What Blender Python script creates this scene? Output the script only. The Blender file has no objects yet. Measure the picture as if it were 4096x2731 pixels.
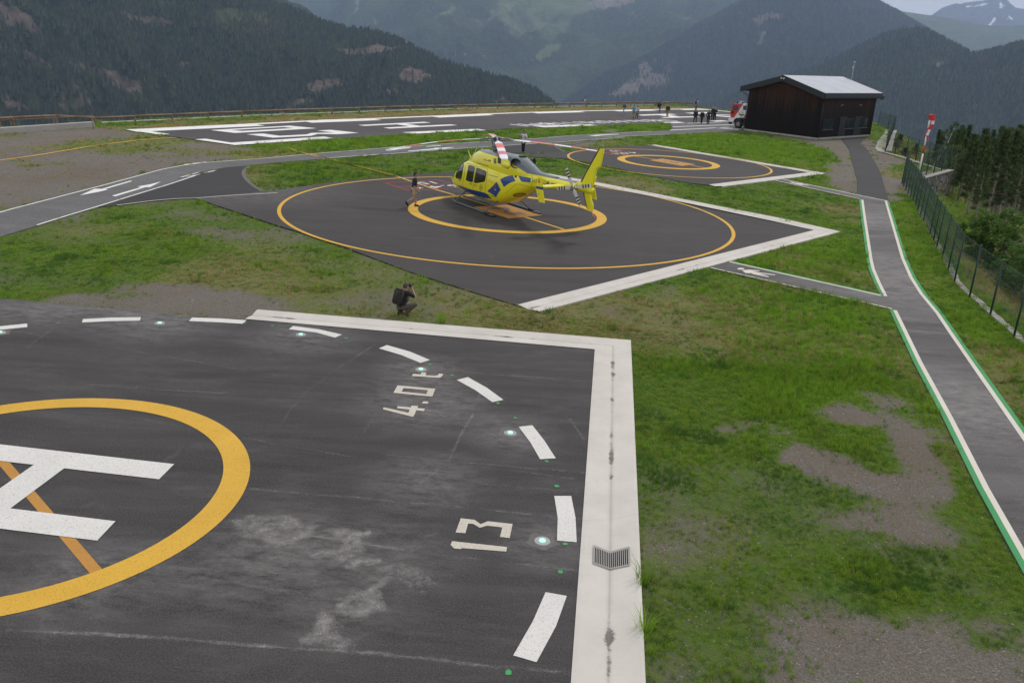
import bpy, bmesh, math, random
import numpy as np
from mathutils import Vector, Matrix, noise as mnoise
from mathutils.geometry import delaunay_2d_cdt
random.seed(7); RNG=np.random.default_rng(11)
C=bpy.context.scene.collection; SC=bpy.context.scene
HAZE=0.95e-4
# ---------------- camera ----------------
H=8.5; FPX=3487.0; PITCH=math.radians(19.125); ROLL=math.radians(3.234)
cd=bpy.data.cameras.new('camera'); cam=bpy.data.objects.new('camera',cd); C.objects.link(cam); SC.camera=cam
cd.sensor_width=36; cd.lens=FPX/4096*36; cd.clip_end=60000; cd.clip_start=0.2
cr,sr=math.cos(ROLL),math.sin(ROLL); cp,sp=math.cos(PITCH),math.sin(PITCH)
M=Matrix(((cr,-sr,0,0),(sr*sp,cr*sp,-cp,0),(sr*cp,cr*cp,sp,H),(0,0,0,1)))
cam.matrix_world=M
# ---------------- world: overcast sky with a blue gap ----------------
SUN_EL=math.radians(52); SUN_AZ=math.radians(35)   # azimuth measured from +Y towards +X
w=bpy.data.worlds.new('World'); SC.world=w; w.use_nodes=True
nt=w.node_tree; nt.nodes.clear(); N=nt.nodes.new; L=nt.links.new
sky=N('ShaderNodeTexSky'); sky.sky_type='NISHITA'; sky.sun_disc=False; sky.sun_elevation=SUN_EL; sky.sun_rotation=SUN_AZ; sky.altitude=1600; sky.dust_density=2.0
tc=N('ShaderNodeTexCoord'); mp=N('ShaderNodeMapping'); mp.inputs['Scale'].default_value=(1.2,1.2,3.5)
nz=N('ShaderNodeTexNoise'); nz.inputs['Scale'].default_value=1.7; nz.inputs['Detail'].default_value=6
rp=N('ShaderNodeValToRGB'); rp.color_ramp.elements[0].position=.30; rp.color_ramp.elements[1].position=.52
rp.color_ramp.elements[0].color=(.35,.35,.35,1); rp.color_ramp.elements[1].color=(.92,.92,.92,1)
mx=N('ShaderNodeMix'); mx.data_type='RGBA'; mx.inputs[7].default_value=(8.5,8.3,8.15,1)
bg=N('ShaderNodeBackground'); bg.inputs[1].default_value=.1; ow=N('ShaderNodeOutputWorld')
L(tc.outputs['Generated'],mp.inputs[0]); L(mp.outputs[0],nz.inputs[0]); L(nz.outputs[0],rp.inputs[0]); L(rp.outputs[0],mx.inputs[0])
L(sky.outputs[0],mx.inputs[6]); L(mx.outputs[2],bg.inputs[0]); L(bg.outputs[0],ow.inputs[0])
sd=bpy.data.lights.new('sun','SUN'); sd.energy=1.5; sd.angle=math.radians(10); sd.color=(1,.94,.87)
so=bpy.data.objects.new('sun',sd); C.objects.link(so)
sdir=Vector((math.sin(SUN_AZ)*math.cos(SUN_EL),math.cos(SUN_AZ)*math.cos(SUN_EL),math.sin(SUN_EL)))
so.rotation_euler=sdir.to_track_quat('Z','Y').to_euler()
SC.view_settings.view_transform='Standard'; SC.view_settings.look='None'; SC.view_settings.exposure=0.14; SC.view_settings.gamma=1
# ---------------- photo measurements -> metres on the ground ----------------
REG={'F':(0,0,1),'D':(0,0,1.74150),'A':(700,600,.55272),'B':(2000,500,.59524),'C':(0,1100,.55272),'E':(2200,500,.5102),
 'R5':(0,380,.42517),'R7':(700,400,.5102),'W6':(1400,550,.2551),'W7':(1300,400,.34014),'P4':(2300,380,.28061),'T3':(3400,400,.31883),
 'S4':(3400,800,.38263),'S5':(2000,1400,.38273),'S6':(1200,1200,.34014),'G':(0,1500,.63768),'S8':(1800,2000,.4662),'Q5':(2500,1200,.97615),
 'M1':(0,0,.59524),'M2':(1300,0,.59524),'M3':(2600,0,.63605),'Z1':(1750,500,.31888),'BL':(2880,200,.32313),'X1':(2040,440,.38265),
 'X6':(2700,980,.38265),'X7':(2150,580,.17432),'X8':(3000,640,.2381),'Y5':(1780,780,.17857),'WS':(3560,420,.24227),'TR':(2860,390,.09564),
 'TT':(3700,480,.33166)}
def px(reg,x,y):
    a,b,s=REG[reg]; return a+s*x,b+s*y
def ray(reg,x,y):
    X,Y=px(reg,x,y); v=Vector(((X-2048)/FPX,-(Y-1365.5)/FPX,-1)); d=M.to_3x3()@v; return d
def g(reg,x,y,z=0.0):
    d=ray(reg,x,y); t=(z-H)/d.z; return Vector((d.x*t,d.y*t,z))
def at_dist(reg,x,y,dist):
    d=ray(reg,x,y); t=dist/math.hypot(d.x,d.y); return Vector((d.x*t,d.y*t,H+d.z*t))
def gp(reg,pts,z=0.0): return [g(reg,x,y,z) for x,y in pts]
# ---------------- helpers ----------------
def tag(o,label=None,cat=None,group=None,kind=None):
    if label:o['label']=label
    if cat:o['category']=cat
    if group:o['group']=group
    if kind:o['kind']=kind
    return o
def mesh_obj(name,verts,faces,mat=None,parent=None,smooth=False,loc=None):
    me=bpy.data.meshes.new(name); me.from_pydata([tuple(v) for v in verts],[],faces); me.update()
    o=bpy.data.objects.new(name,me); C.objects.link(o)
    if mat:
        for m in (mat if isinstance(mat,(list,tuple)) else [mat]): me.materials.append(m)
    if parent:o.parent=parent
    if loc:o.location=loc
    if smooth:
        me.polygons.foreach_set('use_smooth',[True]*len(me.polygons))
    return o
def bm_obj(name,bm,mat=None,parent=None,smooth=False,loc=None):
    me=bpy.data.meshes.new(name); bm.normal_update(); bm.to_mesh(me); bm.free()
    o=bpy.data.objects.new(name,me); C.objects.link(o)
    if mat:
        for m in (mat if isinstance(mat,(list,tuple)) else [mat]): me.materials.append(m)
    if parent:o.parent=parent
    if loc:o.location=loc
    if smooth: me.polygons.foreach_set('use_smooth',[True]*len(me.polygons))
    return o
def empty(name,loc=(0,0,0),rz=0,label=None,cat=None,group=None,kind=None):
    o=bpy.data.objects.new(name,None); C.objects.link(o); o.location=loc; o.rotation_euler=(0,0,rz); o.empty_display_size=.3
    return tag(o,label,cat,group,kind)
def poly_bm(bm,pts,z,depth=0,mi=0):
    """flat polygon, triangulated; a skirt of the given depth round it"""
    n=len(pts); area=sum(pts[i][0]*pts[(i+1)%n][1]-pts[(i+1)%n][0]*pts[i][1] for i in range(n))
    if area<0: pts=pts[::-1]
    P2=[Vector((p[0],p[1])) for p in pts]
    ov,oe,of,_,_,_=delaunay_2d_cdt(P2,[],[list(range(n))],1,1e-5)
    vs=[bm.verts.new((q[0],q[1],z)) for q in ov]
    for t in of:
        a,b,c=[ov[i] for i in t[:3]]; s=(b-a).cross(c-a)
        try:
            f=bm.faces.new([vs[i] for i in (t if s>0 else t[::-1])]); f.material_index=mi
        except ValueError: pass
    if depth>0:
        hi=[bm.verts.new((p[0],p[1],z)) for p in pts]; lo=[bm.verts.new((p[0],p[1],z-depth)) for p in pts]
        for i in range(n):
            j=(i+1)%n; ff=bm.faces.new([hi[i],lo[i],lo[j],hi[j]]); ff.material_index=mi
def polyobj(name,plist,z,mat,parent=None,depth=0):
    bm=bmesh.new()
    for p in plist: poly_bm(bm,p,z,depth)
    return bm_obj(name,bm,mat,parent)
def strip(pts,w,closed=False,side=0):
    """polyline -> polygon band; side 0 centred, +1 to the left, -1 to the right"""
    n=len(pts); P=[Vector((p[0],p[1])) for p in pts]; l=[];r=[]
    for i in range(n):
        a=P[i-1] if (i>0 or closed) else P[i]; b=P[(i+1)%n] if (i<n-1 or closed) else P[i]
        t=(b-a)
        if t.length<1e-9: t=Vector((1,0))
        t.normalize(); nn=Vector((-t.y,t.x))
        k=1.0
        if (i>0 and i<n-1) or closed:
            t1=(P[i]-a).normalized(); k=1/max(.5,abs(t1.dot(t)))
        lo,hi={0:(-w/2,w/2),1:(0,w),-1:(-w,0)}[side]
        l.append(P[i]+nn*hi*k); r.append(P[i]+nn*lo*k)
    return l,r
def band_bm(bm,pts,w,z,closed=False,side=0,mi=0):
    l,r=strip(pts,w,closed,side); n=len(l)
    L_=[bm.verts.new((p[0],p[1],z)) for p in l]; R_=[bm.verts.new((p[0],p[1],z)) for p in r]
    for i in range(n if closed else n-1):
        j=(i+1)%n; f=bm.faces.new([R_[i],R_[j],L_[j],L_[i]]); f.material_index=mi
def bandobj(name,lines,w,z,mat,parent=None,closed=False,side=0):
    bm=bmesh.new()
    for p in lines: band_bm(bm,p,w,z,closed,side)
    return bm_obj(name,bm,mat,parent)
def resample(pts,step):
    P=[Vector((p[0],p[1])) for p in pts]; out=[P[0]]
    for a,b in zip(P,P[1:]):
        d=(b-a).length; k=max(1,int(d/step))
        for i in range(1,k+1): out.append(a.lerp(b,i/k))
    return out
def smooth_line(pts,it=2):
    P=[Vector((p[0],p[1])) for p in pts]
    for _ in range(it):
        q=[P[0]]
        for a,b in zip(P,P[1:]): q+= [a.lerp(b,.25),a.lerp(b,.75)]
        q.append(P[-1]); P=q
    return P
def arc(cx,cy,r,a0,a1,n=64): return [Vector((cx+r*math.cos(a0+(a1-a0)*i/n),cy+r*math.sin(a0+(a1-a0)*i/n))) for i in range(n+1)]
def ring_obj(name,cx,cy,r0,r1,z,mat,parent,n=160):
    vs=[];fs=[]
    for i in range(n):
        a=2*math.pi*i/n; vs+= [(cx+r0*math.cos(a),cy+r0*math.sin(a),z),(cx+r1*math.cos(a),cy+r1*math.sin(a),z)]
    for i in range(n):
        a=2*i;b=2*((i+1)%n); fs.append((a,a+1,b+1,b))
    return mesh_obj(name,vs,fs,mat,parent)
def inpoly(X,Y,poly):
    n=len(poly); ins=np.zeros(X.shape,bool); j=n-1
    for i in range(n):
        xi,yi=poly[i][0],poly[i][1]; xj,yj=poly[j][0],poly[j][1]
        if yi!=yj:
            c=((yi>Y)!=(yj>Y))&(X<(xj-xi)*(Y-yi)/(yj-yi)+xi); ins^=c
        j=i
    return ins
def box_bm(bm,x0,x1,y0,y1,z0,z1,mi=0,mat=None):
    vs=[bm.verts.new(v) for v in ((x0,y0,z0),(x1,y0,z0),(x1,y1,z0),(x0,y1,z0),(x0,y0,z1),(x1,y0,z1),(x1,y1,z1),(x0,y1,z1))]
    if mat is not None:
        for v in vs: v.co=mat@v.co
    for q in ((0,3,2,1),(4,5,6,7),(0,1,5,4),(1,2,6,5),(2,3,7,6),(3,0,4,7)):
        f=bm.faces.new([vs[i] for i in q]); f.material_index=mi
    return vs
def tube_bm(bm,pts,rad,n=8,mi=0,caps=True,squash=1.0):
    """tube through 3D points, radius a number or a list"""
    P=[Vector(p) for p in pts]; rs=rad if isinstance(rad,(list,tuple)) else [rad]*len(P)
    rings=[]; up=None
    for i,p in enumerate(P):
        t=(P[min(i+1,len(P)-1)]-P[max(i-1,0)]).normalized()
        if up is None:
            up=Vector((0,0,1)) if abs(t.z)<.9 else Vector((1,0,0))
        u=t.cross(up).normalized(); v=u.cross(t).normalized(); up=v
        rings.append([bm.verts.new(p+(u*math.cos(2*math.pi*k/n)+v*squash*math.sin(2*math.pi*k/n))*rs[i]) for k in range(n)])
    for a,b in zip(rings,rings[1:]):
        for k in range(n):
            f=bm.faces.new([a[k],a[(k+1)%n],b[(k+1)%n],b[k]]); f.material_index=mi; f.smooth=True
    if caps:
        f=bm.faces.new(rings[0][::-1]); f.material_index=mi; f=bm.faces.new(rings[-1]); f.material_index=mi
def text_polys(body,size,mat,name,parent,loc,rot,scale=(1,1,1),bold=0.0,extrude=0):
    cu=bpy.data.curves.new(name,'FONT'); cu.body=body; cu.size=size; cu.offset=bold; cu.align_x='CENTER'; cu.align_y='CENTER'; cu.resolution_u=3; cu.extrude=extrude
    t=bpy.data.objects.new(name+'_tmp',cu); C.objects.link(t); dg=bpy.context.evaluated_depsgraph_get()
    me=bpy.data.meshes.new_from_object(t.evaluated_get(dg)); me.name=name; bpy.data.objects.remove(t); bpy.data.curves.remove(cu)
    me.materials.clear(); me.materials.append(mat)
    o=bpy.data.objects.new(name,me); C.objects.link(o); o.location=loc; o.rotation_euler=rot; o.scale=scale
    if parent:o.parent=parent
    return o
# ---------------- materials ----------------
class NT:
    def __init__(s,name):
        s.m=bpy.data.materials.new(name); s.m.use_nodes=True; s.t=s.m.node_tree; s.b=s.t.nodes['Principled BSDF']; s.o=s.t.nodes['Material Output']
    def n(s,ty,**k):
        x=s.t.nodes.new(ty)
        for a,b in k.items():
            if a.startswith('i_'): x.inputs[int(a[2:])].default_value=b
            else: setattr(x,a,b)
        return x
    def l(s,a,b): s.t.links.new(a,b)
    def pos(s):
        return s.n('ShaderNodeNewGeometry').outputs['Position']
    def obj(s): return s.n('ShaderNodeTexCoord').outputs['Object']
    def mapv(s,v,scale=(1,1,1),rot=(0,0,0)):
        m=s.n('ShaderNodeMapping'); m.inputs['Scale'].default_value=scale; m.inputs['Rotation'].default_value=rot; s.l(v,m.inputs[0]); return m.outputs[0]
    def noise(s,v,sc,det=4,rough=.55,dist=0):
        x=s.n('ShaderNodeTexNoise'); x.inputs['Scale'].default_value=sc; x.inputs['Detail'].default_value=det; x.inputs['Roughness'].default_value=rough; x.inputs['Distortion'].default_value=dist
        s.l(v,x.inputs['Vector']); return x.outputs[0]
    def ramp(s,f,p0,p1,c0=(0,0,0,1),c1=(1,1,1,1)):
        r=s.n('ShaderNodeValToRGB'); e=r.color_ramp.elements; e[0].position=p0; e[1].position=p1; e[0].color=c0; e[1].color=c1; s.l(f,r.inputs[0]); return r.outputs[0]
    def mix(s,f,a,b,mode='MIX'):
        x=s.n('ShaderNodeMix',data_type='RGBA',blend_type=mode)
        for i,v in ((0,f),(6,a),(7,b)):
            if isinstance(v,(int,float)): x.inputs[i].default_value=v
            elif isinstance(v,(tuple,list)): x.inputs[i].default_value=tuple(v)+((1,) if len(v)==3 else ())
            else: s.l(v,x.inputs[i])
        return x.outputs[2]
    def math(s,op,a,b=0.0,c=0.0,clamp=False):
        x=s.n('ShaderNodeMath',operation=op,use_clamp=clamp)
        for i,v in enumerate((a,b,c)):
            if isinstance(v,(int,float)): x.inputs[i].default_value=v
            else: s.l(v,x.inputs[i])
        return x.outputs[0]
    def bump(s,h,st,dist=.02):
        x=s.n('ShaderNodeBump'); x.inputs['Strength'].default_value=st; x.inputs['Distance'].default_value=dist; s.l(h,x.inputs['Height']); s.l(x.outputs[0],s.b.inputs['Normal'])
    def col(s,c):
        if isinstance(c,tuple): s.b.inputs['Base Color'].default_value=c+((1,) if len(c)==3 else ())
        else: s.l(c,s.b.inputs['Base Color'])
        return s
    def rough(s,r):
        if isinstance(r,(int,float)): s.b.inputs['Roughness'].default_value=r
        else: s.l(r,s.b.inputs['Roughness'])
        return s
def simple(name,c,rough=.6,metal=0,var=.12,scale=8,coat=0,bump=0):
    k=NT(name); f=k.noise(k.obj(),scale,3); lo=tuple(x*(1-var) for x in c); hi=tuple(min(1,x*(1+var)) for x in c)
    k.col(k.mix(f,lo,hi)); k.rough(rough); k.b.inputs['Metallic'].default_value=metal
    if coat: k.b.inputs['Coat Weight'].default_value=coat; k.b.inputs['Coat Roughness'].default_value=.08
    if bump: k.bump(k.noise(k.obj(),scale*6,3),bump,.01)
    return k.m
def asphalt(name,c,streak_rot=0.0,streak=.5,dust=.35,fine=1.0,blobs=(),spec=.3,cw=.03):
    k=NT(name); p=k.pos(); v=k.mapv(p,(.12,1.0,1),(0,0,streak_rot))
    big=k.noise(p,.13,5,.6); st=k.ramp(k.noise(v,1.1,6,.65,.6),.35,.75)
    lo=tuple(x*.72 for x in c); hi=tuple(x*1.35 for x in c)
    col=k.mix(k.ramp(big,.3,.7),lo,hi)
    dustc=tuple(min(1,x*3.0+.03) for x in c)
    col=k.mix(k.math('MULTIPLY',st,streak*.42),col,dustc)
    fn=k.noise(p,28,5,.7); col=k.mix(k.math('MULTIPLY',k.ramp(fn,.42,.66),.55*fine),col,dustc)
    fd=k.noise(p,60,3,.7); col=k.mix(k.math('MULTIPLY',k.ramp(fd,.38,.58,(1,1,1,1),(0,0,0,1)),.7*fine),col,tuple(x*.35 for x in c))
    pn=k.ramp(k.noise(k.mapv(p,(.45,1.3,1),(0,0,streak_rot)),.8,9,.78,.3),.50,.74); col=k.mix(k.math('MULTIPLY',pn,dust),col,dustc)
    vv=k.n('ShaderNodeTexVoronoi',feature='DISTANCE_TO_EDGE'); 
    wv=k.n('ShaderNodeVectorMath',operation='ADD'); nv=k.n('ShaderNodeTexNoise'); nv.inputs['Scale'].default_value=.8; nv.inputs['Detail'].default_value=4; k.l(p,nv.inputs['Vector'])
    k.l(p,wv.inputs[0]); k.l(nv.outputs['Color'],wv.inputs[1]); mv=k.mapv(wv.outputs[0],(.22,.13,1),(0,0,streak_rot+.5)); k.l(mv,vv.inputs['Vector']); vv.inputs['Scale'].default_value=1
    cl=k.math('MULTIPLY',k.ramp(vv.outputs['Distance'],0,.012,(1,1,1,1),(0,0,0,1)),k.ramp(k.noise(p,.9,5,.7),.5,.7)); col=k.mix(k.math('MULTIPLY',cl,.35),col,dustc)
    # long straight paver joints where the machine laid the lanes
    jv=k.mapv(p,(1,1,1),(0,0,streak_rot)); sx=k.n('ShaderNodeSeparateXYZ'); k.l(jv,sx.inputs[0])
    jj=k.math('ABSOLUTE',k.math('SUBTRACT',k.math('FRACT',k.math('DIVIDE',k.math('ADD',sx.outputs[1],k.math('MULTIPLY',k.noise(p,.6,3),.25)),3.1)),.5))
    jl=k.math('MULTIPLY',k.ramp(jj,0,.008,(1,1,1,1),(0,0,0,1)),k.ramp(k.noise(p,1.3,6,.75),.42,.62)); col=k.mix(k.math('MULTIPLY',jl,.16),col,tuple(min(1,x*4) for x in c))
    for (bx,by,br,amt,kind) in blobs:
        d=k.n('ShaderNodeVectorMath',operation='DISTANCE'); d.inputs[1].default_value=(bx,by,0); k.l(p,d.inputs[0])
        m=k.ramp(k.math('DIVIDE',d.outputs['Value'],br),.25,1,(1,1,1,1),(0,0,0,1))
        n2=k.ramp(k.noise(k.mapv(p,(1,2.2,1),(0,0,.5)),1.6 if kind=='dust' else 3.2,9,.82,.15),.38 if kind=='dust' else .44,.66 if kind=='dust' else .58)
        col=k.mix(k.math('MULTIPLY',k.math('MULTIPLY',m,n2),amt),col,(.33,.32,.31))
    k.col(col); k.rough(.85); k.b.inputs['Specular IOR Level'].default_value=spec
    k.bump(fn,.35,.01); return k.m
def paint(name,c,worn=.5,sc=7,base=(.05,.05,.052),spec=.3):
    k=NT(name); p=k.pos(); f=k.noise(p,sc*4,6,.75); b=k.noise(p,.9,4,.6)
    m=k.ramp(f,.58-.14*worn,.76-.12*worn); col=k.mix(k.ramp(b,.3,.75),tuple(x*.86 for x in c),c)
    col=k.mix(k.math('MULTIPLY',m,worn),col,base); col=k.mix(k.math('MULTIPLY',k.ramp(k.noise(p,.45,6,.7),.5,.85),.25*worn),col,(.25,.24,.23))
    k.col(col); k.rough(.75); k.b.inputs['Specular IOR Level'].default_value=spec; k.bump(f,.15,.004); return k.m
# ================= ground =================
def v2(l): return [(p[0],p[1]) for p in l]
FENCE_BASE=gp('T3',[(650,1040),(700,1125),(750,1205),(800,1290),(850,1385),(900,1475)])+gp('S4',[(775,229),(830,345),(870,435),(905,500),(965,605),(1025,725),(1090,855),(1250,1005),(1465,1200),(1715,1420)])
d_=(FENCE_BASE[-1]-FENCE_BASE[-2]).normalized()
FENCE_EXT=FENCE_BASE[-1]+d_*2.5; FAR_EXT=FENCE_EXT+Vector((3,-9,0))+d_*0
RAIL_BASE=[g('F',-330,535)]+gp('F',[(57,512.7),(226,503.5),(380.5,494),(540.8,486.3),(689.6,479.9),(833,472.4),(967,466.4),(1110,460.5),(1219,457),(1328.9,452.7),(1437.8,449),(1541.5,445.2),(1640,442),(1740,439),(1840,436.5),(1910,435),(1990,433),(2065,431.5),(2140,430),(2220,428.5),(2300,427),(2380,425.5),(2470,424),(2560,422.8),(2650,421.8),(2740,422.5),(2777,427.5)])
back=[p+Vector((0,1.6,0)) for p in RAIL_BASE]
PLAT=v2([Vector((-80,-6,0)),Vector((-80,60,0)),back[0]]+back[1:]+gp('F',[(2830,434),(2960,448),(3100,459),(3300,472),(3475,488)])+
   gp('T3',[(440,366),(478,380),(345,598),(420,655),(560,695),(690,735),(1040,835),(1262,893),(915,992)])+[FENCE_BASE[0]+Vector((.45,.2,0))]+
   [p+Vector((.45,.1,0)) for p in FENCE_BASE[1:]]+[FENCE_EXT+Vector((.5,0,0)),FAR_EXT+Vector((.5,0,0)),Vector((16,-6,0))])
XS=np.concatenate([-np.geomspace(3500,61,40),np.arange(-60,80,.42),np.geomspace(80.5,3500,46)])
YS=np.concatenate([-np.geomspace(300,2.5,12),np.arange(-2,178,.45),np.geomspace(178.6,5000,50)])
GX,GY=np.meshgrid(XS,YS)
def dist_poly(X,Y,poly):
    D=np.full(X.shape,1e9); n=len(poly)
    for i in range(n):
        ax,ay=poly[i][:2]; bx,by=poly[(i+1)%n][:2]; dx,dy=bx-ax,by-ay; L2=dx*dx+dy*dy+1e-9
        t=np.clip(((X-ax)*dx+(Y-ay)*dy)/L2,0,1); D=np.minimum(D,np.hypot(X-ax-t*dx,Y-ay-t*dy))
    return D
def vnoise(X,Y,sc,seed=0,octv=4,gain=.5):
    """value noise, numpy"""
    out=np.zeros(X.shape); amp=1; tot=0; s=sc
    for o in range(octv):
        x=X*s+seed*17.3+o*31.7; y=Y*s+seed*9.1+o*11.9; xi=np.floor(x).astype(np.int64); yi=np.floor(y).astype(np.int64); fx=x-xi; fy=y-yi
        fx=fx*fx*(3-2*fx); fy=fy*fy*(3-2*fy)
        def h(a,b):
            n=(a*374761393+b*668265263+seed*1442695)&0x7fffffff; n=((n^(n>>13))*1274126177)&0x7fffffff; n=n^(n>>16); return (n&0xffff)/65535.0
        v=(h(xi,yi)*(1-fx)+h(xi+1,yi)*fx)*(1-fy)+(h(xi,yi+1)*(1-fx)+h(xi+1,yi+1)*fx)*fy
        out+=v*amp; tot+=amp; amp*=gain; s*=2.03
    return out/tot
IN=inpoly(GX,GY,PLAT); DP=dist_poly(GX,GY,PLAT)
DO=np.where(IN,0,DP)
def slope_z(X,Y,DO):
    s=np.where(DO>0.4,-(DO-.4)*.46,0); s=np.where(DO>60,-27.4-(DO-60)*.62,s); s=np.maximum(s,-640)
    return s+ np.where(DO>.4,(vnoise(X,Y,.11,3)-.5)*np.minimum(DO*.25,2.5),0)
WX=np.hypot(GX-g('T3',1250,895).x,GY-g('T3',1250,895).y)
GZ=-.05+slope_z(GX,GY,DO)+(vnoise(GX,GY,.35,5,3)-.5)*.05*(DP>1)
GZ-=np.where((~IN)&(WX<16),2.4*np.exp(-(WX/7)**2),0)
def mask(polys,feather=1.2,seed=1):
    m=np.zeros(GX.shape)
    for reg,pts in polys:
        P=v2(gp(reg,pts)); i=inpoly(GX,GY,P); d=dist_poly(GX,GY,P); s=np.where(i,d,-d)+(vnoise(GX,GY,.9,seed,4)-.5)*feather*2.2
        m=np.maximum(m,np.clip(s/feather*.5+.5,0,1))
    return m
GRAVEL=[('Q5',[(450,530),(640,515),(700,570),(830,610),(1060,690),(1110,715),(1200,700),(1090,600),(1020,540),(780,500),(800,455),(950,430),(1000,382),(1110,392),(1190,450),(1280,530),(1330,590),(1380,640),(1330,690),(1430,780),(1420,835),(1300,850),(1310,900),(1160,965),(960,900),(940,790),(750,700),(570,640)]),
 ('Q5',[(680,1350),(800,1300),(960,1285),(1330,1320),(1450,1400),(1700,1400),(1750,1700),(600,1700)]),
 ('A',[(-300,960),(0,970),(200,960),(330,990),(560,1060),(640,1130),(600,1160),(510,1230),(0,1200),(-400,1180)]),
 ('C',[(380,160),(700,150),(900,130),(1100,70),(1400,60),(1700,80),(1830,160),(1900,220),(1790,320),(600,218)]),
 ('T3',[(130,535),(240,480),(300,520),(330,600),(420,665),(700,745),(690,800),(560,800),(420,850),(420,960),(640,1000),(650,1100),(600,1240),(500,1270),(430,1080),(380,900),(290,740),(210,610)]),
 ('X8',[(1380,70),(1700,0),(1760,-120),(1900,-400),(1750,-450),(1400,-200),(1560,20)]),
 ('X8',[(1290,380),(1380,100),(1700,0),(1790,200),(1800,560),(1500,480)]),
 ('E',[(1500,45),(1700,75),(1900,110),(2200,180),(2260,230),(2352,235),(2352,100),(2100,118),(1530,48)]),
 ('P4',[(400,490),(620,490),(620,520),(430,530)]),('B',[(390,120),(560,105),(620,120),(600,140),(430,150)])]
SPARSE=[('R5',[(-900,380),(0,372),(900,305),(1180,330),(1500,375),(1830,418),(2215,473),(2352,500),(2352,600),(2040,625),(1620,672),(640,930),(0,1100),(-900,1500)]),
 ('R7',[(0,300),(500,350),(600,420),(900,420),(1020,410),(700,460),(0,520)])]
SPECK=[('A',[(380,560),(700,520),(1130,670),(1700,890),(2352,1090),(2352,1266),(1900,1266),(600,1150),(560,1060),(900,980),(700,800)]),
 ('B',[(120,1270),(700,1120),(1100,1060),(1500,1000),(1400,1100),(1000,1300),(500,1344),(0,1344)]),
 ('Q5',[(30,160),(300,60),(420,200),(400,500),(350,900),(420,1200),(500,1568),(80,1568)])]
DRY=[('F',[(400,512),(900,486),(1328.9,458),(1900,438),(2300,431),(2700,426),(2800,432),(2830,440),(2300,448),(1900,460),(1300,484),(900,502),(700,512)])]
LUSH=[('Q5',[(400,0),(1000,-100),(1090,60),(1200,300),(1290,480),(1000,380),(700,450),(500,300)]),('S4',[(420,30),(620,0),(800,250),(1090,850),(1250,1005),(1819,1530),(1819,1568),(1245,1568),(975,1190),(690,820)]),
 ('E',[(800,150),(1100,60),(1900,120),(2200,230),(2250,280),(2170,380),(1500,280)]),('X6',[(650,170),(1200,0),(1990,0),(2030,300),(2130,500)]),('P4',[(0,450),(600,430),(1300,400),(1370,450),(1340,495),(0,560)]),('R7',[(500,350),(1250,300),(1900,265),(2352,245),(2352,300),(1500,370),(1020,410),(900,420),(560,400)])]
ISLES=[('Q5',[(690,560),(800,505),(1040,545),(1070,610),(1090,700),(1000,670),(850,640)]),('Q5',[(740,700),(950,765),(1130,790),(1110,860),(960,810),(950,850),(780,790)]),('Q5',[(1180,800),(1330,850),(1300,900),(1150,860)]),('Q5',[(1330,600),(1440,700),(1440,790),(1340,700)]),('Q5',[(560,575),(620,560),(640,640),(560,650)])]
mg=mask(GRAVEL,.8,2); mi_=mask(ISLES,.5,22); mg=np.clip(mg-mi_*.95-(vnoise(GX,GY,1.3,23,3)>.62)*.35,0,1); msp=mask(SPARSE,1.6,3); mspk=mask(SPECK,2.5,4); mdry=mask(DRY,1.5,6); ml=mask(LUSH,2.0,7)
big=vnoise(GX,GY,.09,9,4); mid=vnoise(GX,GY,.5,10,4)
COVER=np.clip(.80+(big-.5)*.5+(mid-.5)*.5+ml*.3-mspk*.24,0,1)
COVER=COVER*(1-mg)*(1-msp)+msp*(1-mg)*np.clip((vnoise(GX,GY,.16,12,4)-.47)*4.0,0.10,.65)
COVER=np.maximum(COVER,mdry*.95); COVER=np.where(DO>.3,1.0,COVER)
DRYM=np.clip(mdry*1.0+np.clip((vnoise(GX,GY,.13,14,4)-.52)*3.2,0,.55)*(1-ml*.6)+msp*.45,0,1); DRYM=np.where(DO>.3,np.clip(.25+ (vnoise(GX,GY,.2,8,3)-.5)*1.2,0,.7),DRYM)
ny,nx=GX.shape
gverts=np.stack([GX,GY,GZ],-1).reshape(-1,3)
ii=np.arange(ny*nx).reshape(ny,nx)
gf=np.stack([ii[:-1,:-1],ii[:-1,1:],ii[1:,1:],ii[1:,:-1]],-1).reshape(-1,4)
me=bpy.data.meshes.new('ground'); me.vertices.add(len(gverts)); me.vertices.foreach_set('co',gverts.ravel()); me.loops.add(len(gf)*4); me.loops.foreach_set('vertex_index',gf.ravel().astype(np.int32))
me.polygons.add(len(gf)); me.polygons.foreach_set('loop_start',np.arange(0,len(gf)*4,4,dtype=np.int32)); me.polygons.foreach_set('loop_total',np.full(len(gf),4,dtype=np.int32)); me.update(calc_edges=True)
for nm,a in (('cover',COVER),('dry',DRYM),('lush',ml)):
    at=me.attributes.new(nm,'FLOAT','POINT'); at.data.foreach_set('value',a.ravel().astype(np.float32))
me.polygons.foreach_set('use_smooth',[True]*len(me.polygons))
ground=bpy.data.objects.new('ground',me); C.objects.link(ground); tag(ground,kind='structure')
k=NT('meadow_soil'); p=k.pos()
ac=k.n('ShaderNodeAttribute',attribute_name='cover').outputs['Fac']; ad=k.n('ShaderNodeAttribute',attribute_name='dry').outputs['Fac']; al=k.n('ShaderNodeAttribute',attribute_name='lush').outputs['Fac']
g1=k.noise(p,7,5,.75); g2=k.noise(p,26,4,.7); g3=k.noise(p,1.3,4,.6)
th=k.math('ADD',k.math('MULTIPLY',k.math('SUBTRACT',ac,.5),1.5),k.math('SUBTRACT',k.math('ADD',k.math('MULTIPLY',g1,.6),k.math('MULTIPLY',g2,1.1)),.41))
cov=k.ramp(th,.42,.66)
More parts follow.
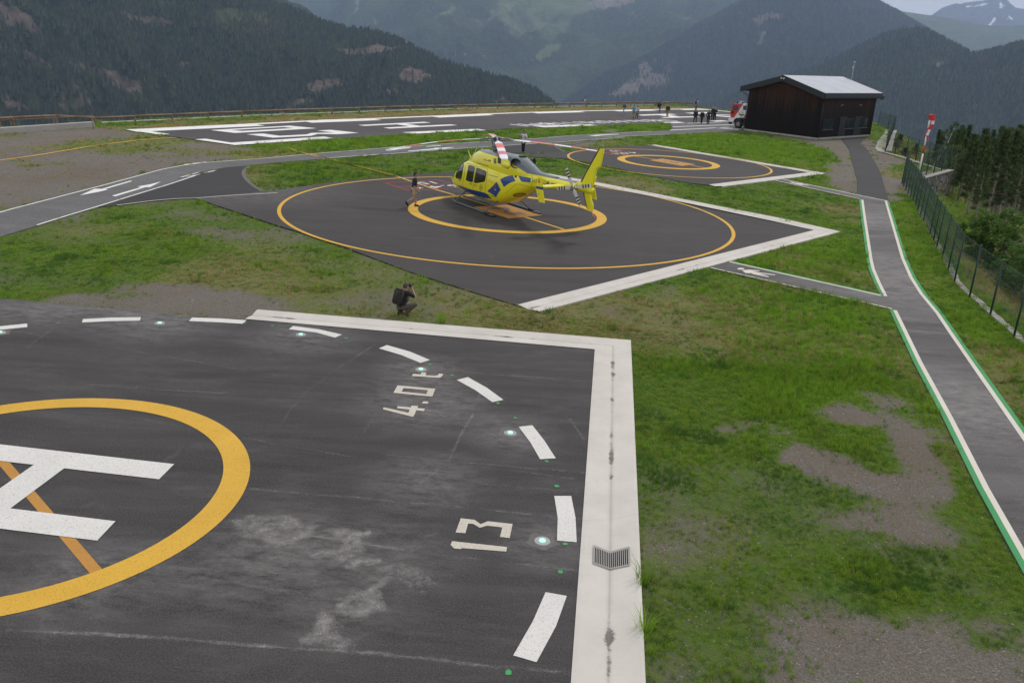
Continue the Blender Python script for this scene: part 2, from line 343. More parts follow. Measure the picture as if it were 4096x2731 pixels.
stone=k.mix(k.ramp(g2,.35,.7),(.095,.087,.076),(.28,.262,.235)); vr=k.n('ShaderNodeTexVoronoi'); vr.inputs['Scale'].default_value=22; k.l(p,vr.inputs['Vector'])
stone=k.mix(k.ramp(k.noise(p,.17,5,.7),.42,.62),stone,k.mix(.55,stone,(.14,.115,.08))); stone=k.mix(k.ramp(k.noise(p,.8,4,.6),.35,.7),stone,k.mix(.5,stone,(.18,.15,.12)))
stone=k.mix(k.math('MULTIPLY',k.ramp(vr.outputs['Distance'],.12,.3,(1,1,1,1),(0,0,0,1)),k.ramp(k.noise(p,30,2),.5,.62)),stone,(.36,.345,.32))
gr=k.mix(k.ramp(g1,.3,.7),(.05,.085,.014),(.14,.20,.024)); gr=k.mix(k.ramp(g3,.35,.7),gr,(.075,.15,.02)); gr=k.mix(k.math('MULTIPLY',al,.6),gr,(.13,.25,.016))
gr=k.mix(k.math('MULTIPLY',ad,.85),gr,k.mix(g2,(.20,.16,.08),(.33,.27,.15)))
k.col(k.mix(cov,stone,gr)); k.rough(.95); k.b.inputs['Specular IOR Level'].default_value=.12; k.bump(k.math('ADD',g1,g2),.9,.06); me.materials.append(k.m)
# ================= pavements =================
rotp=0.0
def R8(x,y): 
    q=g('F',*px('S8',x,y)); return q
bl=[]
for (rg,x,y,r,a,kd) in [('D',640,1215,1.0,.25,'dust'),('D',850,1280,1.6,.28,'dust'),('D',760,1420,.8,.2,'dust'),('D',200,710,2.0,.3,'dust'),('D',60,700,2.0,.3,'dust'),('D',980,925,1.6,.45,'dust'),('D',700,775,1.6,.35,'dust'),('D',968,850,1.2,.4,'dust'),('D',1172,996,1.0,.4,'dust'),('D',1245,1243,.9,.35,'dust'),('D',365,745,1.8,.35,'dust'),
   ('D',200,1330,1.3,.35,'dust'),('D',560,1300,1.4,.3,'dust'),('D',980,1100,1.2,.35,'dust'),('D',420,690,2.2,.5,'dust')]:
    q=g(rg,x,y); bl.append((q.x,q.y,r*(.72 if kd=='chalk' else 1.3),a,kd))
asph1=asphalt('asphalt_weathered',(.032,.030,.0305),-.12,1.15,.42,1.0,bl)
asph2=asphalt('asphalt_fresh',(.035,.032,.032),.35,.5,.14,.7,[(g('D',560,430).x,g('D',560,430).y,7,.35,'dust')])
asph3=asphalt('asphalt_road',(.092,.092,.094),.5,.3,.2,.7)
asph4=asphalt('asphalt_apron',(.026,.026,.027),.5,.2,.1,.7)
asph5=asphalt('asphalt_path',(.060,.057,.058),1.25,1.5,.75,.9,[(g('D',2110,640).x,g('D',2110,640).y,7,.55,'dust'),(g('D',2230,930).x,g('D',2230,930).y,4,.5,'dust'),(g('D',2010,500).x,g('D',2010,500).y,6,.5,'dust')])
asph6=asphalt('asphalt_new_path',(.029,.029,.031),-.25,.3,.1,.8)
white=paint('paint_white',(.70,.69,.665),.5); white_far=paint('paint_white_far',(.80,.80,.79),.15)
cream=paint('paint_cream',(.60,.555,.48),.5); yellow=paint('paint_yellow',(.68,.40,.045),.5); orange=paint('paint_orange',(.50,.25,.05),.5)
red=paint('paint_red',(.42,.055,.07),.35); green=paint('paint_green',(.05,.30,.10),.5,base=(.04,.05,.03)); whiteline=paint('paint_path_white',(.66,.62,.55),.25); grey_p=paint('paint_grey',(.16,.15,.155),.3)
# concrete for the drainage channel
k=NT('concrete_channel'); p=k.pos(); col=k.mix(k.ramp(k.noise(p,.7,6,.65),.3,.75),(.50,.47,.435),(.62,.595,.56)); col=k.mix(k.math('MULTIPLY',k.ramp(k.noise(p,2.6,7,.75,.5),.58,.78),.35),col,(.42,.38,.33))
col=k.mix(k.math('MULTIPLY',k.ramp(k.noise(p,30,4,.7),.6,.8),.35),col,(.3,.29,.28))
at=k.n('ShaderNodeAttribute',attribute_name='valley').outputs['Fac']; n_=k.noise(p,2.0,8,.8,.6)
wet=k.ramp(k.math('ADD',k.math('ADD',k.math('MULTIPLY',at,.3),k.math('MULTIPLY',n_,.35)),k.math('MULTIPLY',k.noise(p,.5,3),.7)),.865,.90); col=k.mix(k.math('MULTIPLY',k.ramp(at,.95,1.0),.35),col,(.22,.20,.18)); col=k.mix(wet,col,(.12,.12,.115)); col=k.mix(k.math('MULTIPLY',k.math('MULTIPLY',k.ramp(at,.80,1.0),k.ramp(k.noise(p,1.1,6,.7),.35,.65)),.4),col,(.34,.30,.26))
jt=k.n('ShaderNodeAttribute',attribute_name='joint').outputs['Fac']; col=k.mix(k.math('MULTIPLY',k.ramp(jt,.9,1.0),.55),col,(.2,.19,.18))
k.col(col); k.rough(.85); k.b.inputs['Specular IOR Level'].default_value=.25; k.bump(k.noise(p,20,5,.7),.15,.01); conc=k.m
concp=simple('concrete_plain',(.30,.285,.26),.9,scale=1.5,var=.25,bump=.2)
# ---- pad 1 (foreground) ----
c1=(-9.196,14.556)
pad1_top=gp('C',[(-900,60),(-500,110),(0,168),(600,222),(1400,297),(1785,322)])
in_corner=g('D',1366,803); in_bot=g('D',1311,1568); out_l=g('A',598,1155); in_l=g('A',510,1225); out_c=g('D',1449,781.5); out_bot=g('D',1483,1568)
def ext(a,b,t): return a+(b-a)*t
in_end=ext(in_corner,in_bot,1.5); out_end=ext(out_c,out_bot,1.5)
pad1=polyobj('landing_pad',[v2(pad1_top)+v2([in_l,in_corner,in_end,Vector((-26,in_end.y,0))])],0.0,asph1,depth=.1); tag(pad1,'weathered dark asphalt pad in the foreground with a yellow ring, white H and dashed circle','landing pad',kind='structure')
def channel(name,paths,label):
    """V-shaped concrete gutter: list of (outer polyline, inner polyline)"""
    vs=[];fs=[];val=[];jo=[]
    for outer,inner in paths:
        n=len(outer); prof=[(0,.012,0),(.06,.018,0),(.30,-.008,.35),(.47,-.032,.95),(.50,-.036,1),(.53,-.032,.95),(.72,-.008,.3),(.95,.012,0),(1,.006,0)]
        base=len(vs); acc=0
        seg=[]
        for i in range(n-1):
            L_=((outer[i+1]-outer[i]).length+(inner[i+1]-inner[i]).length)/2; m=max(2,int(L_/.07)) ; 
            for j in range(m): seg.append((i,j/m,acc+L_*j/m))
            acc+=L_
        seg.append((n-2,1.0,acc))
        for (i,t,s) in seg:
            a=outer[i].lerp(outer[i+1],t); b=inner[i].lerp(inner[i+1],t); dj=abs((s/3.05)%1-.5)*2
            for (u,z,v) in prof:
                q=b.lerp(a,u); jw=(mnoise.noise(Vector((s*.5,u*3,0)))*.015)
                vs.append((q.x,q.y,z+.004)); val.append(v); jo.append(1.0 if dj>.985 else 0.0)
        P=len(prof)
        for i in range(len(seg)-1):
            for j in range(P-1):
                a=base+i*P+j; fs.append((a,a+1,a+P+1,a+P))
        # kerb faces
        for i in range(len(seg)-1):
            a=base+i*P+P-1; b=base+(i+1)*P+P-1
            q0=vs[a];q1=vs[b]; k0=len(vs); vs+= [(q0[0],q0[1],-.12),(q1[0],q1[1],-.12)]; val+=[0,0]; jo+=[0,0]; fs.append((a,k0,k0+1,b))
    o=mesh_obj(name,vs,fs,conc); me=o.data
    for nm,a in (('valley',val),('joint',jo)):
        t=me.attributes.new(nm,'FLOAT','POINT'); t.data.foreach_set('value',a)
    bm=bmesh.new(); bm.from_mesh(me); bmesh.ops.recalc_face_normals(bm,faces=bm.faces); bm.to_mesh(me); bm.free()
    # make sure the top looks up
    up=sum(p.normal.z for p in me.polygons)
    if up<0: me.flip_normals()
    return tag(o,label,'drain channel',kind='structure')
ch1=channel('drain_channel',[([out_l,out_c,out_end],[in_l,in_corner,in_end])],'white concrete gutter bent round the corner of the foreground pad')
YR=(c1[0],c1[1])
import itertools
ring_obj('yellow_ring',YR[0],YR[1],3.70,4.218,.008,yellow,pad1)
def arcband(r0,r1,a0,a1,cx,cy,n=10):
    return [(cx+r1*math.cos(a0+(a1-a0)*i/n),cy+r1*math.sin(a0+(a1-a0)*i/n)) for i in range(n+1)]+[(cx+r0*math.cos(a0+(a1-a0)*i/n),cy+r0*math.sin(a0+(a1-a0)*i/n)) for i in range(n,-1,-1)]
DASH=[('C',[(-150,392),(0,372),(197,352),(198,378),(0,398),(-150,417)]),('C',[(600,320),(810,309),(1020,306),(1012,331),(800,335),(594,345)]),('C',[(1390,309),(1590,315),(1785,328),(1755,354),(1560,342),(1368,334)]),
 ('F',[px('C',2122,370),px('S6',240,349),px('S6',493,408),px('S6',412,444),px('S6',190,384),px('C',2090,393)]),('S6',[(1022,531),(1290,607),(1528,706),(1418,741),(1190,648),(928,570)]),
 ('F',[px('S6',1975,908),px('S6',2200,1035),px('S6',2392,1175),px('S6',2262,1202),px('S6',2060,1060),px('S6',1843,940)]),('S5',[(195,803),(338,787),(462,945),(583,1132),(418,1141),(320,970)]),
 ('F',[px('D',1273,1139),px('D',1312,1139),px('D',1322,1190),px('S8',1087,362),px('S8',918,347),px('D',1281,1190)]),('S8',[(820,790),(1002,822),(910,1080),(742,1390),(542,1332),(710,1040)])]
for rg,ps in DASH: polyobj('white_dash',[v2(gp(rg,ps))],.008,white,pad1)
# the white H
b1e=g('G',1093,560); b1f=g('G',998,655); b2e=g('G',725,918); b2f=g('G',610,1040)
ca=g('G',215,562); cb=g('G',405,585); cc=g('G',75,840); cdn=g('G',-70,820)
u=((g('G',1093,560)-g('G',0,435)).normalized()+(g('G',725,918)-g('G',75,840)).normalized()).normalized(); n_=Vector((-u.y,u.x,0))
mid=(ca+cb)/2; half=(b1f-mid).dot(u)+.02
def bar(e,f):
    return [e,f,f-u*(half*2),e-u*(half*2)]
Hb=bmesh.new(); poly_bm(Hb,v2(bar(b1e,b1f)),.012); poly_bm(Hb,v2(bar(b2e,b2f)),.012)
w_=(cb-ca).dot(u); low=(cc-cb).dot(n_); poly_bm(Hb,v2([ca+n_*.02,cb+n_*.02,cb+n_*(low-.02),ca+n_*(low-.02)]),.0122)
bm_obj('white_letter_h',Hb,white,pad1)
o1=g('G',620,1250); o0=g('G',15,540); bandobj('orange_line',[[ext(o1,o0,2.6),o1]],.19,.004,orange,pad1)
polyobj('white_numeral',[v2(gp('S6',[(1330,868),(1420,877),(1430,853),(1487,857),(1475,886),(1580,893),(1620,885),(1635,867),(1685,870),(1670,900),(1640,916),(1585,912),(1315,895)]))],.008,cream,pad1)
def frame_poly(name,outer,inner,z,mat,par):
    vs=[(p[0],p[1],z) for p in outer]+[(p[0],p[1],z) for p in inner]; n=len(outer)
    o=mesh_obj(name,vs,[(i,(i+1)%n,n+(i+1)%n,n+i) for i in range(n)],mat,par)
    if o.data.polygons[0].normal.z<0:o.data.flip_normals()
    return o
frame_poly('white_numeral',gp('S6',[(1147,1005),(1592,1045),(1555,1137),(1098,1092)]),gp('S6',[(1217,1037),(1505,1062),(1485,1108),(1195,1078)]),.008,cream,pad1)
polyobj('white_numeral',[v2(gp('S6',[(1450,1192),(1508,1195),(1503,1220),(1432,1215)]))],.008,cream,pad1)
bm=bmesh.new()
poly_bm(bm,v2(gp('S6',[(985,1262),(1275,1328),(1355,1332),(1330,1376),(975,1286)])),.008); poly_bm(bm,v2(gp('S6',[(1275,1328),(1312,1243),(1390,1247),(1345,1350)])),.0084); poly_bm(bm,v2(gp('S6',[(1150,1250),(1470,1280),(1455,1307),(1138,1273)])),.0088)
bm_obj('white_numeral',bm,cream,pad1)
polyobj('white_numeral',[v2(gp('S8',[(18,353),(490,403),(482,442),(100,412),(92,421),(35,415),(5,385)]))],.008,cream,pad1)
polyobj('white_numeral',[v2(gp('S8',[(92,157),(212,170),(262,208),(325,182),(537,205),(512,326),(430,316),(448,235),(320,220),(255,238),(200,205),(155,202),(132,285),(48,278)]))],.008,cream,pad1)
dots=[('C',[(420,347),(1275,322),(1772,347),(1970,366)]),('S6',[(543,450),(1530,760),(1787,883),(2330,1216)]),('S5',[(160,710),(487,1163),(592,1421)]),('S8',[(993,376),(948,616),(500,1478)])]
gdot=simple('green_spray',(.04,.30,.08),.7)
bm=bmesh.new()
for rg,ps in dots:
    for q in gp(rg,ps): poly_bm(bm,[(q.x+.05*random.uniform(.7,1.3)*math.cos(a),q.y+.05*random.uniform(.7,1.3)*math.sin(a)) for a in [i*math.pi/4 for i in range(8)]],.009)
bm_obj('green_spray_dots',bm,gdot,pad1)
# chalky scuffs and long scratches: a film of pale dust on the asphalt, thick along the strokes, nothing elsewhere
SC_=([(562,1196),(640,1190),(700,1216)],[(580,1226),(650,1200)],[(562,1200),(560,1228)],[(600,1242),(640,1240),(692,1222)],[(560,1228),(600,1215)],[(650,1193),(660,1212)],[(765,1214),(840,1222)],[(810,1215),(790,1250)],[(720,1277),(790,1278),(832,1236)],[(775,1268),(830,1266)],[(826,1292),(900,1308),(985,1330)],[(900,1300),(962,1350)],[(880,1318),(930,1325)],[(872,1322),(860,1388),(826,1408)],[(812,1372),(870,1378)],[(808,1400),(815,1380)],[(750,1405),(742,1440),(768,1466)],[(724,1462),(772,1472)])
LN_=(([(20,1445),(400,1468),(860,1497),(1320,1548)],3),([(570,1122),(900,1150),(1335,1192)],1.6),([(700,1230),(1150,1290),(1340,1314)],2.2),([(880,1046),(1345,1086)],1.2),([(960,846),(1370,878)],1.6),([(300,958),(880,1062)],.9),([(0,868),(520,905)],1),([(40,762),(640,862)],.9),([(0,790),(350,800)],.7),([(330,1312),(560,1340),(900,1400)],.9),([(1090,950),(1062,990),(1030,1060)],2.5),([(1005,1078),(962,1112)],2.5),([(1085,935),(1120,880)],1),([(860,790),(700,900),(640,980)],.8),([(120,755),(60,800)],.8),([(1300,950),(1340,1010)],.9),([(1110,640+470),(1330,1130)],.8),([(560,1300),(760,1340)],.7),([(0,1260),(300,1300)],.7),([(830,1000),(870,940)],.7),([(1180,1080),(1320,1100)],.8))
fx=np.arange(-21,3.2,.045); fy=np.arange(7.5,29,.045); FX,FY=np.meshgrid(fx,fy); AM=np.zeros(FX.shape)
wX=FX+(vnoise(FX,FY,2.6,41,4)-.5)*.7; wY=FY+(vnoise(FX,FY,2.6,42,4)-.5)*.6
def stroke(pts,w,amt,X,Y):
    P=[g('D',*q) for q in pts]
    for a,b in zip(P,P[1:]):
        x0,x1=min(a.x,b.x)-w*3-.3,max(a.x,b.x)+w*3+.3; y0,y1=min(a.y,b.y)-w*3-.3,max(a.y,b.y)+w*3+.3
        i0,i1=np.searchsorted(fx,[x0,x1]); j0,j1=np.searchsorted(fy,[y0,y1])
        if i1<=i0 or j1<=j0: continue
        xs,ys=X[j0:j1,i0:i1],Y[j0:j1,i0:i1]; dx,dy=b.x-a.x,b.y-a.y; t=np.clip(((xs-a.x)*dx+(ys-a.y)*dy)/(dx*dx+dy*dy+1e-9),0,1); d=np.hypot(xs-a.x-t*dx,ys-a.y-t*dy)
        AM[j0:j1,i0:i1]=np.maximum(AM[j0:j1,i0:i1],amt*np.exp(-(d/w)**2))
for st in SC_: stroke(st,.19,.62,wX,wY)
lX=FX+(vnoise(FX,FY,1.1,43,3)-.5)*.10; lY=FY+(vnoise(FX,FY,1.1,44,3)-.5)*.10
for st,dn in LN_: stroke(st,.045,min(.66,.24+.11*dn),lX,lY)
AM*=np.clip(.1+1.7*vnoise(FX,FY,1.2,45,5,.65),.15,1.3)
ok=~inpoly(FX,FY,v2([in_corner,in_end,Vector((9,in_end.y,0)),Vector((9,40,0)),in_l]))
AM=np.where(ok,AM,0); idm=np.full(AM.shape,-1); keep=AM>.03; fm=keep[:-1,:-1]|keep[1:,:-1]|keep[:-1,1:]|keep[1:,1:]; vm=np.zeros(AM.shape,bool); vm[:-1,:-1]|=fm; vm[1:,:-1]|=fm; vm[:-1,1:]|=fm; vm[1:,1:]|=fm; idm[vm]=np.arange(vm.sum())
vs=np.stack([FX[vm],FY[vm],np.full(vm.sum(),.0030)],-1).tolist(); jj,ii_=np.nonzero(fm); fs=np.stack([idm[jj,ii_],idm[jj,ii_+1],idm[jj+1,ii_+1],idm[jj+1,ii_]],-1).tolist()
k=NT('chalk_dust'); p=k.pos(); am=k.n('ShaderNodeAttribute',attribute_name='amount').outputs['Fac']; n1=k.noise(p,6,8,.85,.3); n2=k.noise(p,45,3,.7)
f_=k.ramp(k.math('ADD',k.math('MULTIPLY',am,.75),k.math('MULTIPLY',k.math('SUBTRACT',k.math('ADD',k.math('MULTIPLY',n1,.8),k.math('MULTIPLY',n2,.4)),.6),2.2)),.15,.80)
k.col((.33,.32,.31)); k.rough(1.0); tb=k.n('ShaderNodeBsdfTransparent'); ms=k.n('ShaderNodeMixShader'); k.l(k.math('MULTIPLY',k.math('MULTIPLY',f_,k.ramp(am,0,.35)),.75),ms.inputs[0]); k.l(tb.outputs[0],ms.inputs[1]); k.l(k.b.outputs[0],ms.inputs[2]); k.l(ms.outputs[0],k.o.inputs[0])
ck=mesh_obj('chalk_dust',vs,fs,k.m,pad1); t=ck.data.attributes.new('amount','FLOAT','POINT'); t.data.foreach_set('value',AM[vm].astype(np.float32))
# inset green lights
lens=NT('green_lamp_glass'); lens.col((.5,.9,.75)); lens.b.inputs['Emission Color'].default_value=(.25,1,.75,1); lens.b.inputs['Emission Strength'].default_value=.7; lens.rough(.2)
steel=simple('brushed_steel',(.34,.35,.35),.45,.6); grout=simple('light_grout',(.12,.118,.112),.9,scale=9,var=.35)
lights=[('C',0,417,'leftmost green inset light, at the left edge of the foreground pad'),('C',1155,349,'green inset light between two white dashes at the far side of the foreground pad'),('C',2177,432,'green inset light below the white dash near the gutter end, left of the crouching photographer'),
 ('S6',1422,817,'green inset light just above the letter t of the painted 4.0 t'),('S5',107,868,'green inset light left of the white dash halfway down the foreground pad'),('S8',792,352,'green inset light right of the painted 13, nearest the camera')]
for i,(rg,x,y,lb) in enumerate(lights):
    q=g(rg,x,y); e=empty('inset_light',(q.x,q.y,0),0,lb,'pad light','green lights set into the foreground pad')
    for nm,r0,r1,z0,z1,m in (('grout_patch',.0,.27,.003,.004,grout),('flange',0,.15,.004,.016,steel),('glass_lens',0,.062,.016,.03,lens.m)):
        bm=bmesh.new(); n=24
        a=[bm.verts.new((r1*(1+(.12*math.sin(i_*5)+.1*math.sin(i_*3.1) if nm=='grout_patch' else 0))*math.cos(2*math.pi*i_/n),r1*(1+(.12*math.sin(i_*5) if nm=='grout_patch' else 0))*math.sin(2*math.pi*i_/n),z0)) for i_ in range(n)]
        b=[bm.verts.new((v.co.x*.93,v.co.y*.93,z1)) for v in a]; c_=bm.verts.new((0,0,z1+(.006 if nm=='glass_lens' else 0)))
        for i_ in range(n):
            bm.faces.new([a[i_],a[(i_+1)%n],b[(i_+1)%n],b[i_]]); bm.faces.new([b[i_],b[(i_+1)%n],c_])
        bm_obj(nm,bm,m,e)
# drain grate over the gutter valley
iron=simple('grate_iron',(.30,.29,.28),.6,.2); hole=simple('grate_hole',(.008,.008,.008),1.0)
gA=gp('S8',[(1228,398),(1375,440),(1540,412)],0); gB=gp('S8',[(1225,545),(1375,582),(1545,562)],0)
ge=empty('drain_grate',(gA[1].x,gA[1].y,0),0,'barred steel grate folded into the white gutter beside the foreground pad','drain grate')
bm=bmesh.new(); prof=lambda t:.022-.036*(1-abs(2*t-1))
def gpnt(t,s,dz=0):
    a=gA[0].lerp(gA[1],t*2) if t<.5 else gA[1].lerp(gA[2],t*2-1); b=gB[0].lerp(gB[1],t*2) if t<.5 else gB[1].lerp(gB[2],t*2-1)
    q=a.lerp(b,s); return Vector((q.x-gA[1].x,q.y-gA[1].y,prof(t)+dz))
bmh=bmesh.new()
for (t0,t1) in ((.02,.5),(.5,.98)):
    bmh.faces.new([bmh.verts.new(gpnt(a,b,-.004)) for a,b in ((t0,.05),(t1,.05),(t1,.95),(t0,.95))])
bm_obj('sump_opening',bmh,hole,ge)
for i in range(19):
    t=.04+.92*i/18; dt=.0105
    a=[gpnt(t-dt,.02,.008),gpnt(t+dt,.02,.008),gpnt(t+dt,.98,.008),gpnt(t-dt,.98,.008)]; bm.faces.new([bm.verts.new(q) for q in a])
    for s0,s1 in ((0,1),(2,3)):
        q=[a[s0],a[s1],a[s1]-Vector((0,0,.01)),a[s0]-Vector((0,0,.01))]; bm.faces.new([bm.verts.new(v) for v in q])
bm_obj('grate_bars',bm,iron,ge)
bm=bmesh.new()
for s0,s1 in ((-.03,.03),(.97,1.03)):
    for t0,t1 in ((0,.5),(.5,1)): bm.faces.new([bm.verts.new(gpnt(a,b,.010)) for a,b in ((t0,s0),(t1,s0),(t1,s1),(t0,s1))])
for t0,t1 in ((-.0,.03),(.97,1.0)): bm.faces.new([bm.verts.new(gpnt(a,b,.012)) for a,b in ((t0,.03),(t1,.03),(t1,.97),(t0,.97))])
bm_obj('frame',bm,concp,ge)
# ---- pad 2 ----
p2=gp('A',[(150,350),(380,326),(640,300),(740,290),(1000,252),(1280,218),(1450,198),(1620,190)])+gp('W6',[(900,588),(1100,573),(1600,545)])+[g('F',1960,680)]
go=g('F',2090,672); gi=g('F',2115,688)
o_c=g('B',2288,717); i_c=g('B',2110,708); o_e=g('B',265,1254); i_e=g('B',115,1210)
low2=gp('A',[(2352,1085),(2200,1040),(1700,880),(1130,665),(680,525),(380,425)])
pad2=polyobj('landing_pad',[v2(p2)+v2([go,gi,i_c,i_e])+v2(low2)],.0,asph2,depth=.1); tag(pad2,'dark asphalt pad with yellow circles that the helicopter stands on','landing pad',kind='structure')
up_o=[go]+gp('B',[(270,318),(750,405),(1260,505),(1900,630)])+[o_c]; up_i=[gi]+gp('B',[(330,345),(700,418),(1225,520),(1800,640)])+[i_c]
channel('drain_channel',[(up_o,up_i),([o_c,o_e],[i_c,i_e])],'white concrete gutter round the pad under the helicopter')
c2=(-.606,44.86); ring_obj('thin_yellow_circle',c2[0],c2[1],11.36,11.54,.008,yellow,pad2); ring_obj('yellow_ring',c2[0],c2[1],4.62,5.13,.012,yellow,pad2)
polyobj('orange_panel',[v2(gp('Y5',[(632,275),(1380,220),(2182,463),(1425,532)]))],.012,orange,pad2)
polyobj('grey_numeral',[v2(gp('Y5',[(1005,300),(1330,277),(1467,322),(1390,388),(1490,422),(1600,408),(1590,398),(1700,392),(1812,426),(1480,456),(1290,395),(1368,322),(1285,312),(1075,326)]))],.016,grey_p,pad2)
ln=gp('A',[(1000,35),(1200,88),(1620,197),(1700,224),(1890,288),(2025,327)]); tail=gp('Z1',[(280,900),(500,968),(640,1010)]); lt=gp('B',[(165,618),(430,703)])
bandobj('orange_line',[ln,tail,lt],.16,.006,yellow,pad2)
ln0=gp('R7',[(870,368),(960,402),(1060,425),(1200,460)]); 
def redbox(par,TL,TR,BL,w,rows):
    """red frame with a middle line and two rows of figures read from the far side"""
    uu=(TR-TL); vv=(BL-TL); bm=bmesh.new()
    for a,b in ((TL,TR),(TL+vv*.5,TR+vv*.5),(TL+vv,TR+vv)): band_bm(bm,v2([a,b]),w,.008)
    for a,b in ((TL,BL),(TR,TR+vv)): band_bm(bm,v2([a,b]),w,.0085)
    bm_obj('red_frame',bm,red,par)
    ang=math.atan2(-uu.y,-uu.x)
    for i,(tx,cu,sz,sx) in enumerate(rows):
        c=TL+uu*cu+vv*(.25+.5*i); text_polys(tx,sz,white,'white_figures',par,(c.x,c.y,.010),(0,0,ang),(sx,1,1),bold=.015)
TL=g('W6',557,717);TR=g('W6',1385,670);BL_=g('W6',935,838)
uh=(TR-TL).normalized(); redbox(pad2,TL,TR,BL_,.09,[('15',.68,(BL_-TL).length*.42,1.2),('6.4 t',.62,(BL_-TL).length*.36,1.75)])
# ---- pad 3 ----
o3=[g('E',822,155),g('E',2168,381)]; i3=[g('E',765,157.5),g('E',2030,373.5)]; oe=g('E',1350,483); ie=g('E',1240,470)
p3=gp('E',[(-215,235),(105,209),(230,193),(330,180),(480,172),(765,157.5)])
pad3=polyobj('landing_pad',[v2(p3)+v2([i3[1],ie])+v2(gp('E',[(1100,455),(800,402),(560,348),(350,302),(100,262),(-110,252)]))],.0,asph2,depth=.1); tag(pad3,'small dark asphalt pad with yellow circles beyond the helicopter tail','landing pad',kind='structure')
channel('drain_channel',[(o3,i3),([o3[1],oe],[i3[1],ie])],'white concrete gutter round the small pad beyond the helicopter tail')
c3=(11.45,69.5); ring_obj('thin_yellow_circle',c3[0],c3[1],7.77,7.95,.008,yellow,pad3)
e1=(g('E',550,262)-Vector((c3[0],c3[1],0))).length; 
ring_obj('yellow_ring',c3[0],c3[1],3.4,4.0,.012,yellow,pad3)
polyobj('orange_panel',[v2(gp('E',[(778,278),(880,265.5),(1143,311),(1035,323)]))],.012,orange,pad3)
PC=(g('E',778,278)+g('E',1143,311))/2; dd=(g('E',1143,311)-g('E',880,265.5)); text_polys('3',1.5,grey_p,'grey_numeral',pad3,(PC.x,PC.y,.016),(0,0,math.atan2(dd.y,dd.x)+math.pi/2),(1.2,1.2,1),bold=.03)
bandobj('orange_line',[gp('E',[(665,247),(825,270)]),gp('E',[(1105,317),(1262,347)]),gp('E',[(480,208),(600,236)])],.15,.006,yellow,pad3)
TL=g('X7',1180,142);TR=g('X7',1750,105);BL_=g('X7',1780,245)
redbox(pad3,TL,TR,BL_,.10,[('15',.80,(BL_-TL).length*.40,1.0),('4.0 t',.66,(BL_-TL).length*.36,1.5)])
# ---- taxi road, aprons ----
road_up=gp('R5',[(-700,1330),(-300,1190),(0,1097),(350,1007),(640,932),(930,857),(1170,792),(1620,672),(2040,621)])+gp('R7',[(0,515),(200,492),(700,457),(1040,424),(1500,387),(1800,362)])+gp('W7',[(700,572),(1000,547),(1360,518),(1800,495),(2300,465)])+gp('P4',[(0,577),(600,541),(1100,515),(1340,504)])
road_lo=gp('R5',[(-300,1420),(360,1223),(640,1135),(930,1048),(1260,945),(1480,878),(1670,818),(1900,740),(2110,692)])+gp('R7',[(0,622),(200,566),(390,530),(580,513),(740,495),(1160,460),(1300,449),(1700,420)])+gp('W6',[(60,300),(700,255),(1190,215),(1640,180),(2250,142)])+gp('Z1',[(830,262),(1240,233),(1560,216),(1900,186),(2352,156)])+gp('E',[(-50,172),(200,150),(420,100)])+gp('P4',[(400,608),(820,587),(1250,566),(1660,549),(2200,522),(2352,512)])
road_lo.sort(key=lambda q:0) 
apr=gp('P4',[(1350,500),(1385,458),(1330,404),(2050,388),(2220,384)])+gp('F',[(3050,478),(3400,505)])
road=polyobj('road',[v2(road_up)+v2(apr)+v2([g('BL',1500,900),g('BL',1300,1010),g('BL',800,1020),g('BL',285,992)])+v2(list(reversed(road_lo)))],-.008,asph3,depth=.1); tag(road,kind='structure')
bandobj('white_edge_line',[smooth_line(road_up[1:-1],1)],.10,.0,white_far,road,side=-1)
rl=[q for q in road_lo]
bandobj('white_edge_line',[smooth_line(rl[1:11],1),smooth_line(rl[14:22],1),smooth_line(rl[22:27],1),smooth_line(rl[-6:-2],1)],.10,.0,white_far,road,side=1)
bandobj('white_lane_line',[gp('P4',[(1385,456),(1800,440),(2260,424)]),gp('P4',[(1350,503),(1900,476),(2010,470)]),gp('P4',[(2010,472),(2150,484),(2330,499)]),gp('P4',[(1600,404),(2080,390)])],.35,.0,white_far,road)
bandobj('white_hatching',[gp('P4',[(2080+60*i,470+7*i),(2200+60*i,462+8*i)]) for i in range(4)]+[gp('P4',[(2090,478),(2330,494)])],.35,.002,white_far,road)
polyobj('apron',[v2(gp('R5',[(930,1050),(1260,948),(1480,881),(1900,743),(2110,695)]))+v2(gp('R7',[(0,625),(200,569),(390,533),(570,514)]))+v2(gp('A',[(540,115),(505,140),(492,172),(510,205),(560,255),(632,297),(560,315),(330,332),(150,352)]))+v2(gp('R5',[(1800,968),(1430,995),(1100,1035)]))],-.012,asph4,depth=.1)
tag(bpy.data.objects['apron'],'very dark asphalt wedge joining the road to the helicopter pad','apron',kind='structure')
ap2=polyobj('apron',[v2(gp('Z1',[(700,290),(830,264),(1240,235),(1470,262),(1520,290),(1600,337)]))+v2(gp('Z1',[(1400,350),(1090,357),(860,348),(800,320)]))],-.0125,asph4,depth=.1); tag(ap2,'very dark asphalt wedge behind the rotor of the helicopter, joining the road to the small pad','apron',kind='structure')
bandobj('kerb_edge',[smooth_line(gp('A',[(540,115),(505,140),(492,172),(510,205),(560,255),(632,297)]),2)],.22,-.002,grout,ap2)
bandobj('kerb_edge',[smooth_line(gp('Z1',[(1468,262),(1500,285),(1590,335)]),1)],.2,-.002,grout,ap2)
bandobj('white_seam',[gp('A',[(740,310),(380,330),(150,348),(0,353)])+gp('R5',[(1430,995),(1100,1037)])],.07,.004,white_far,pad2)
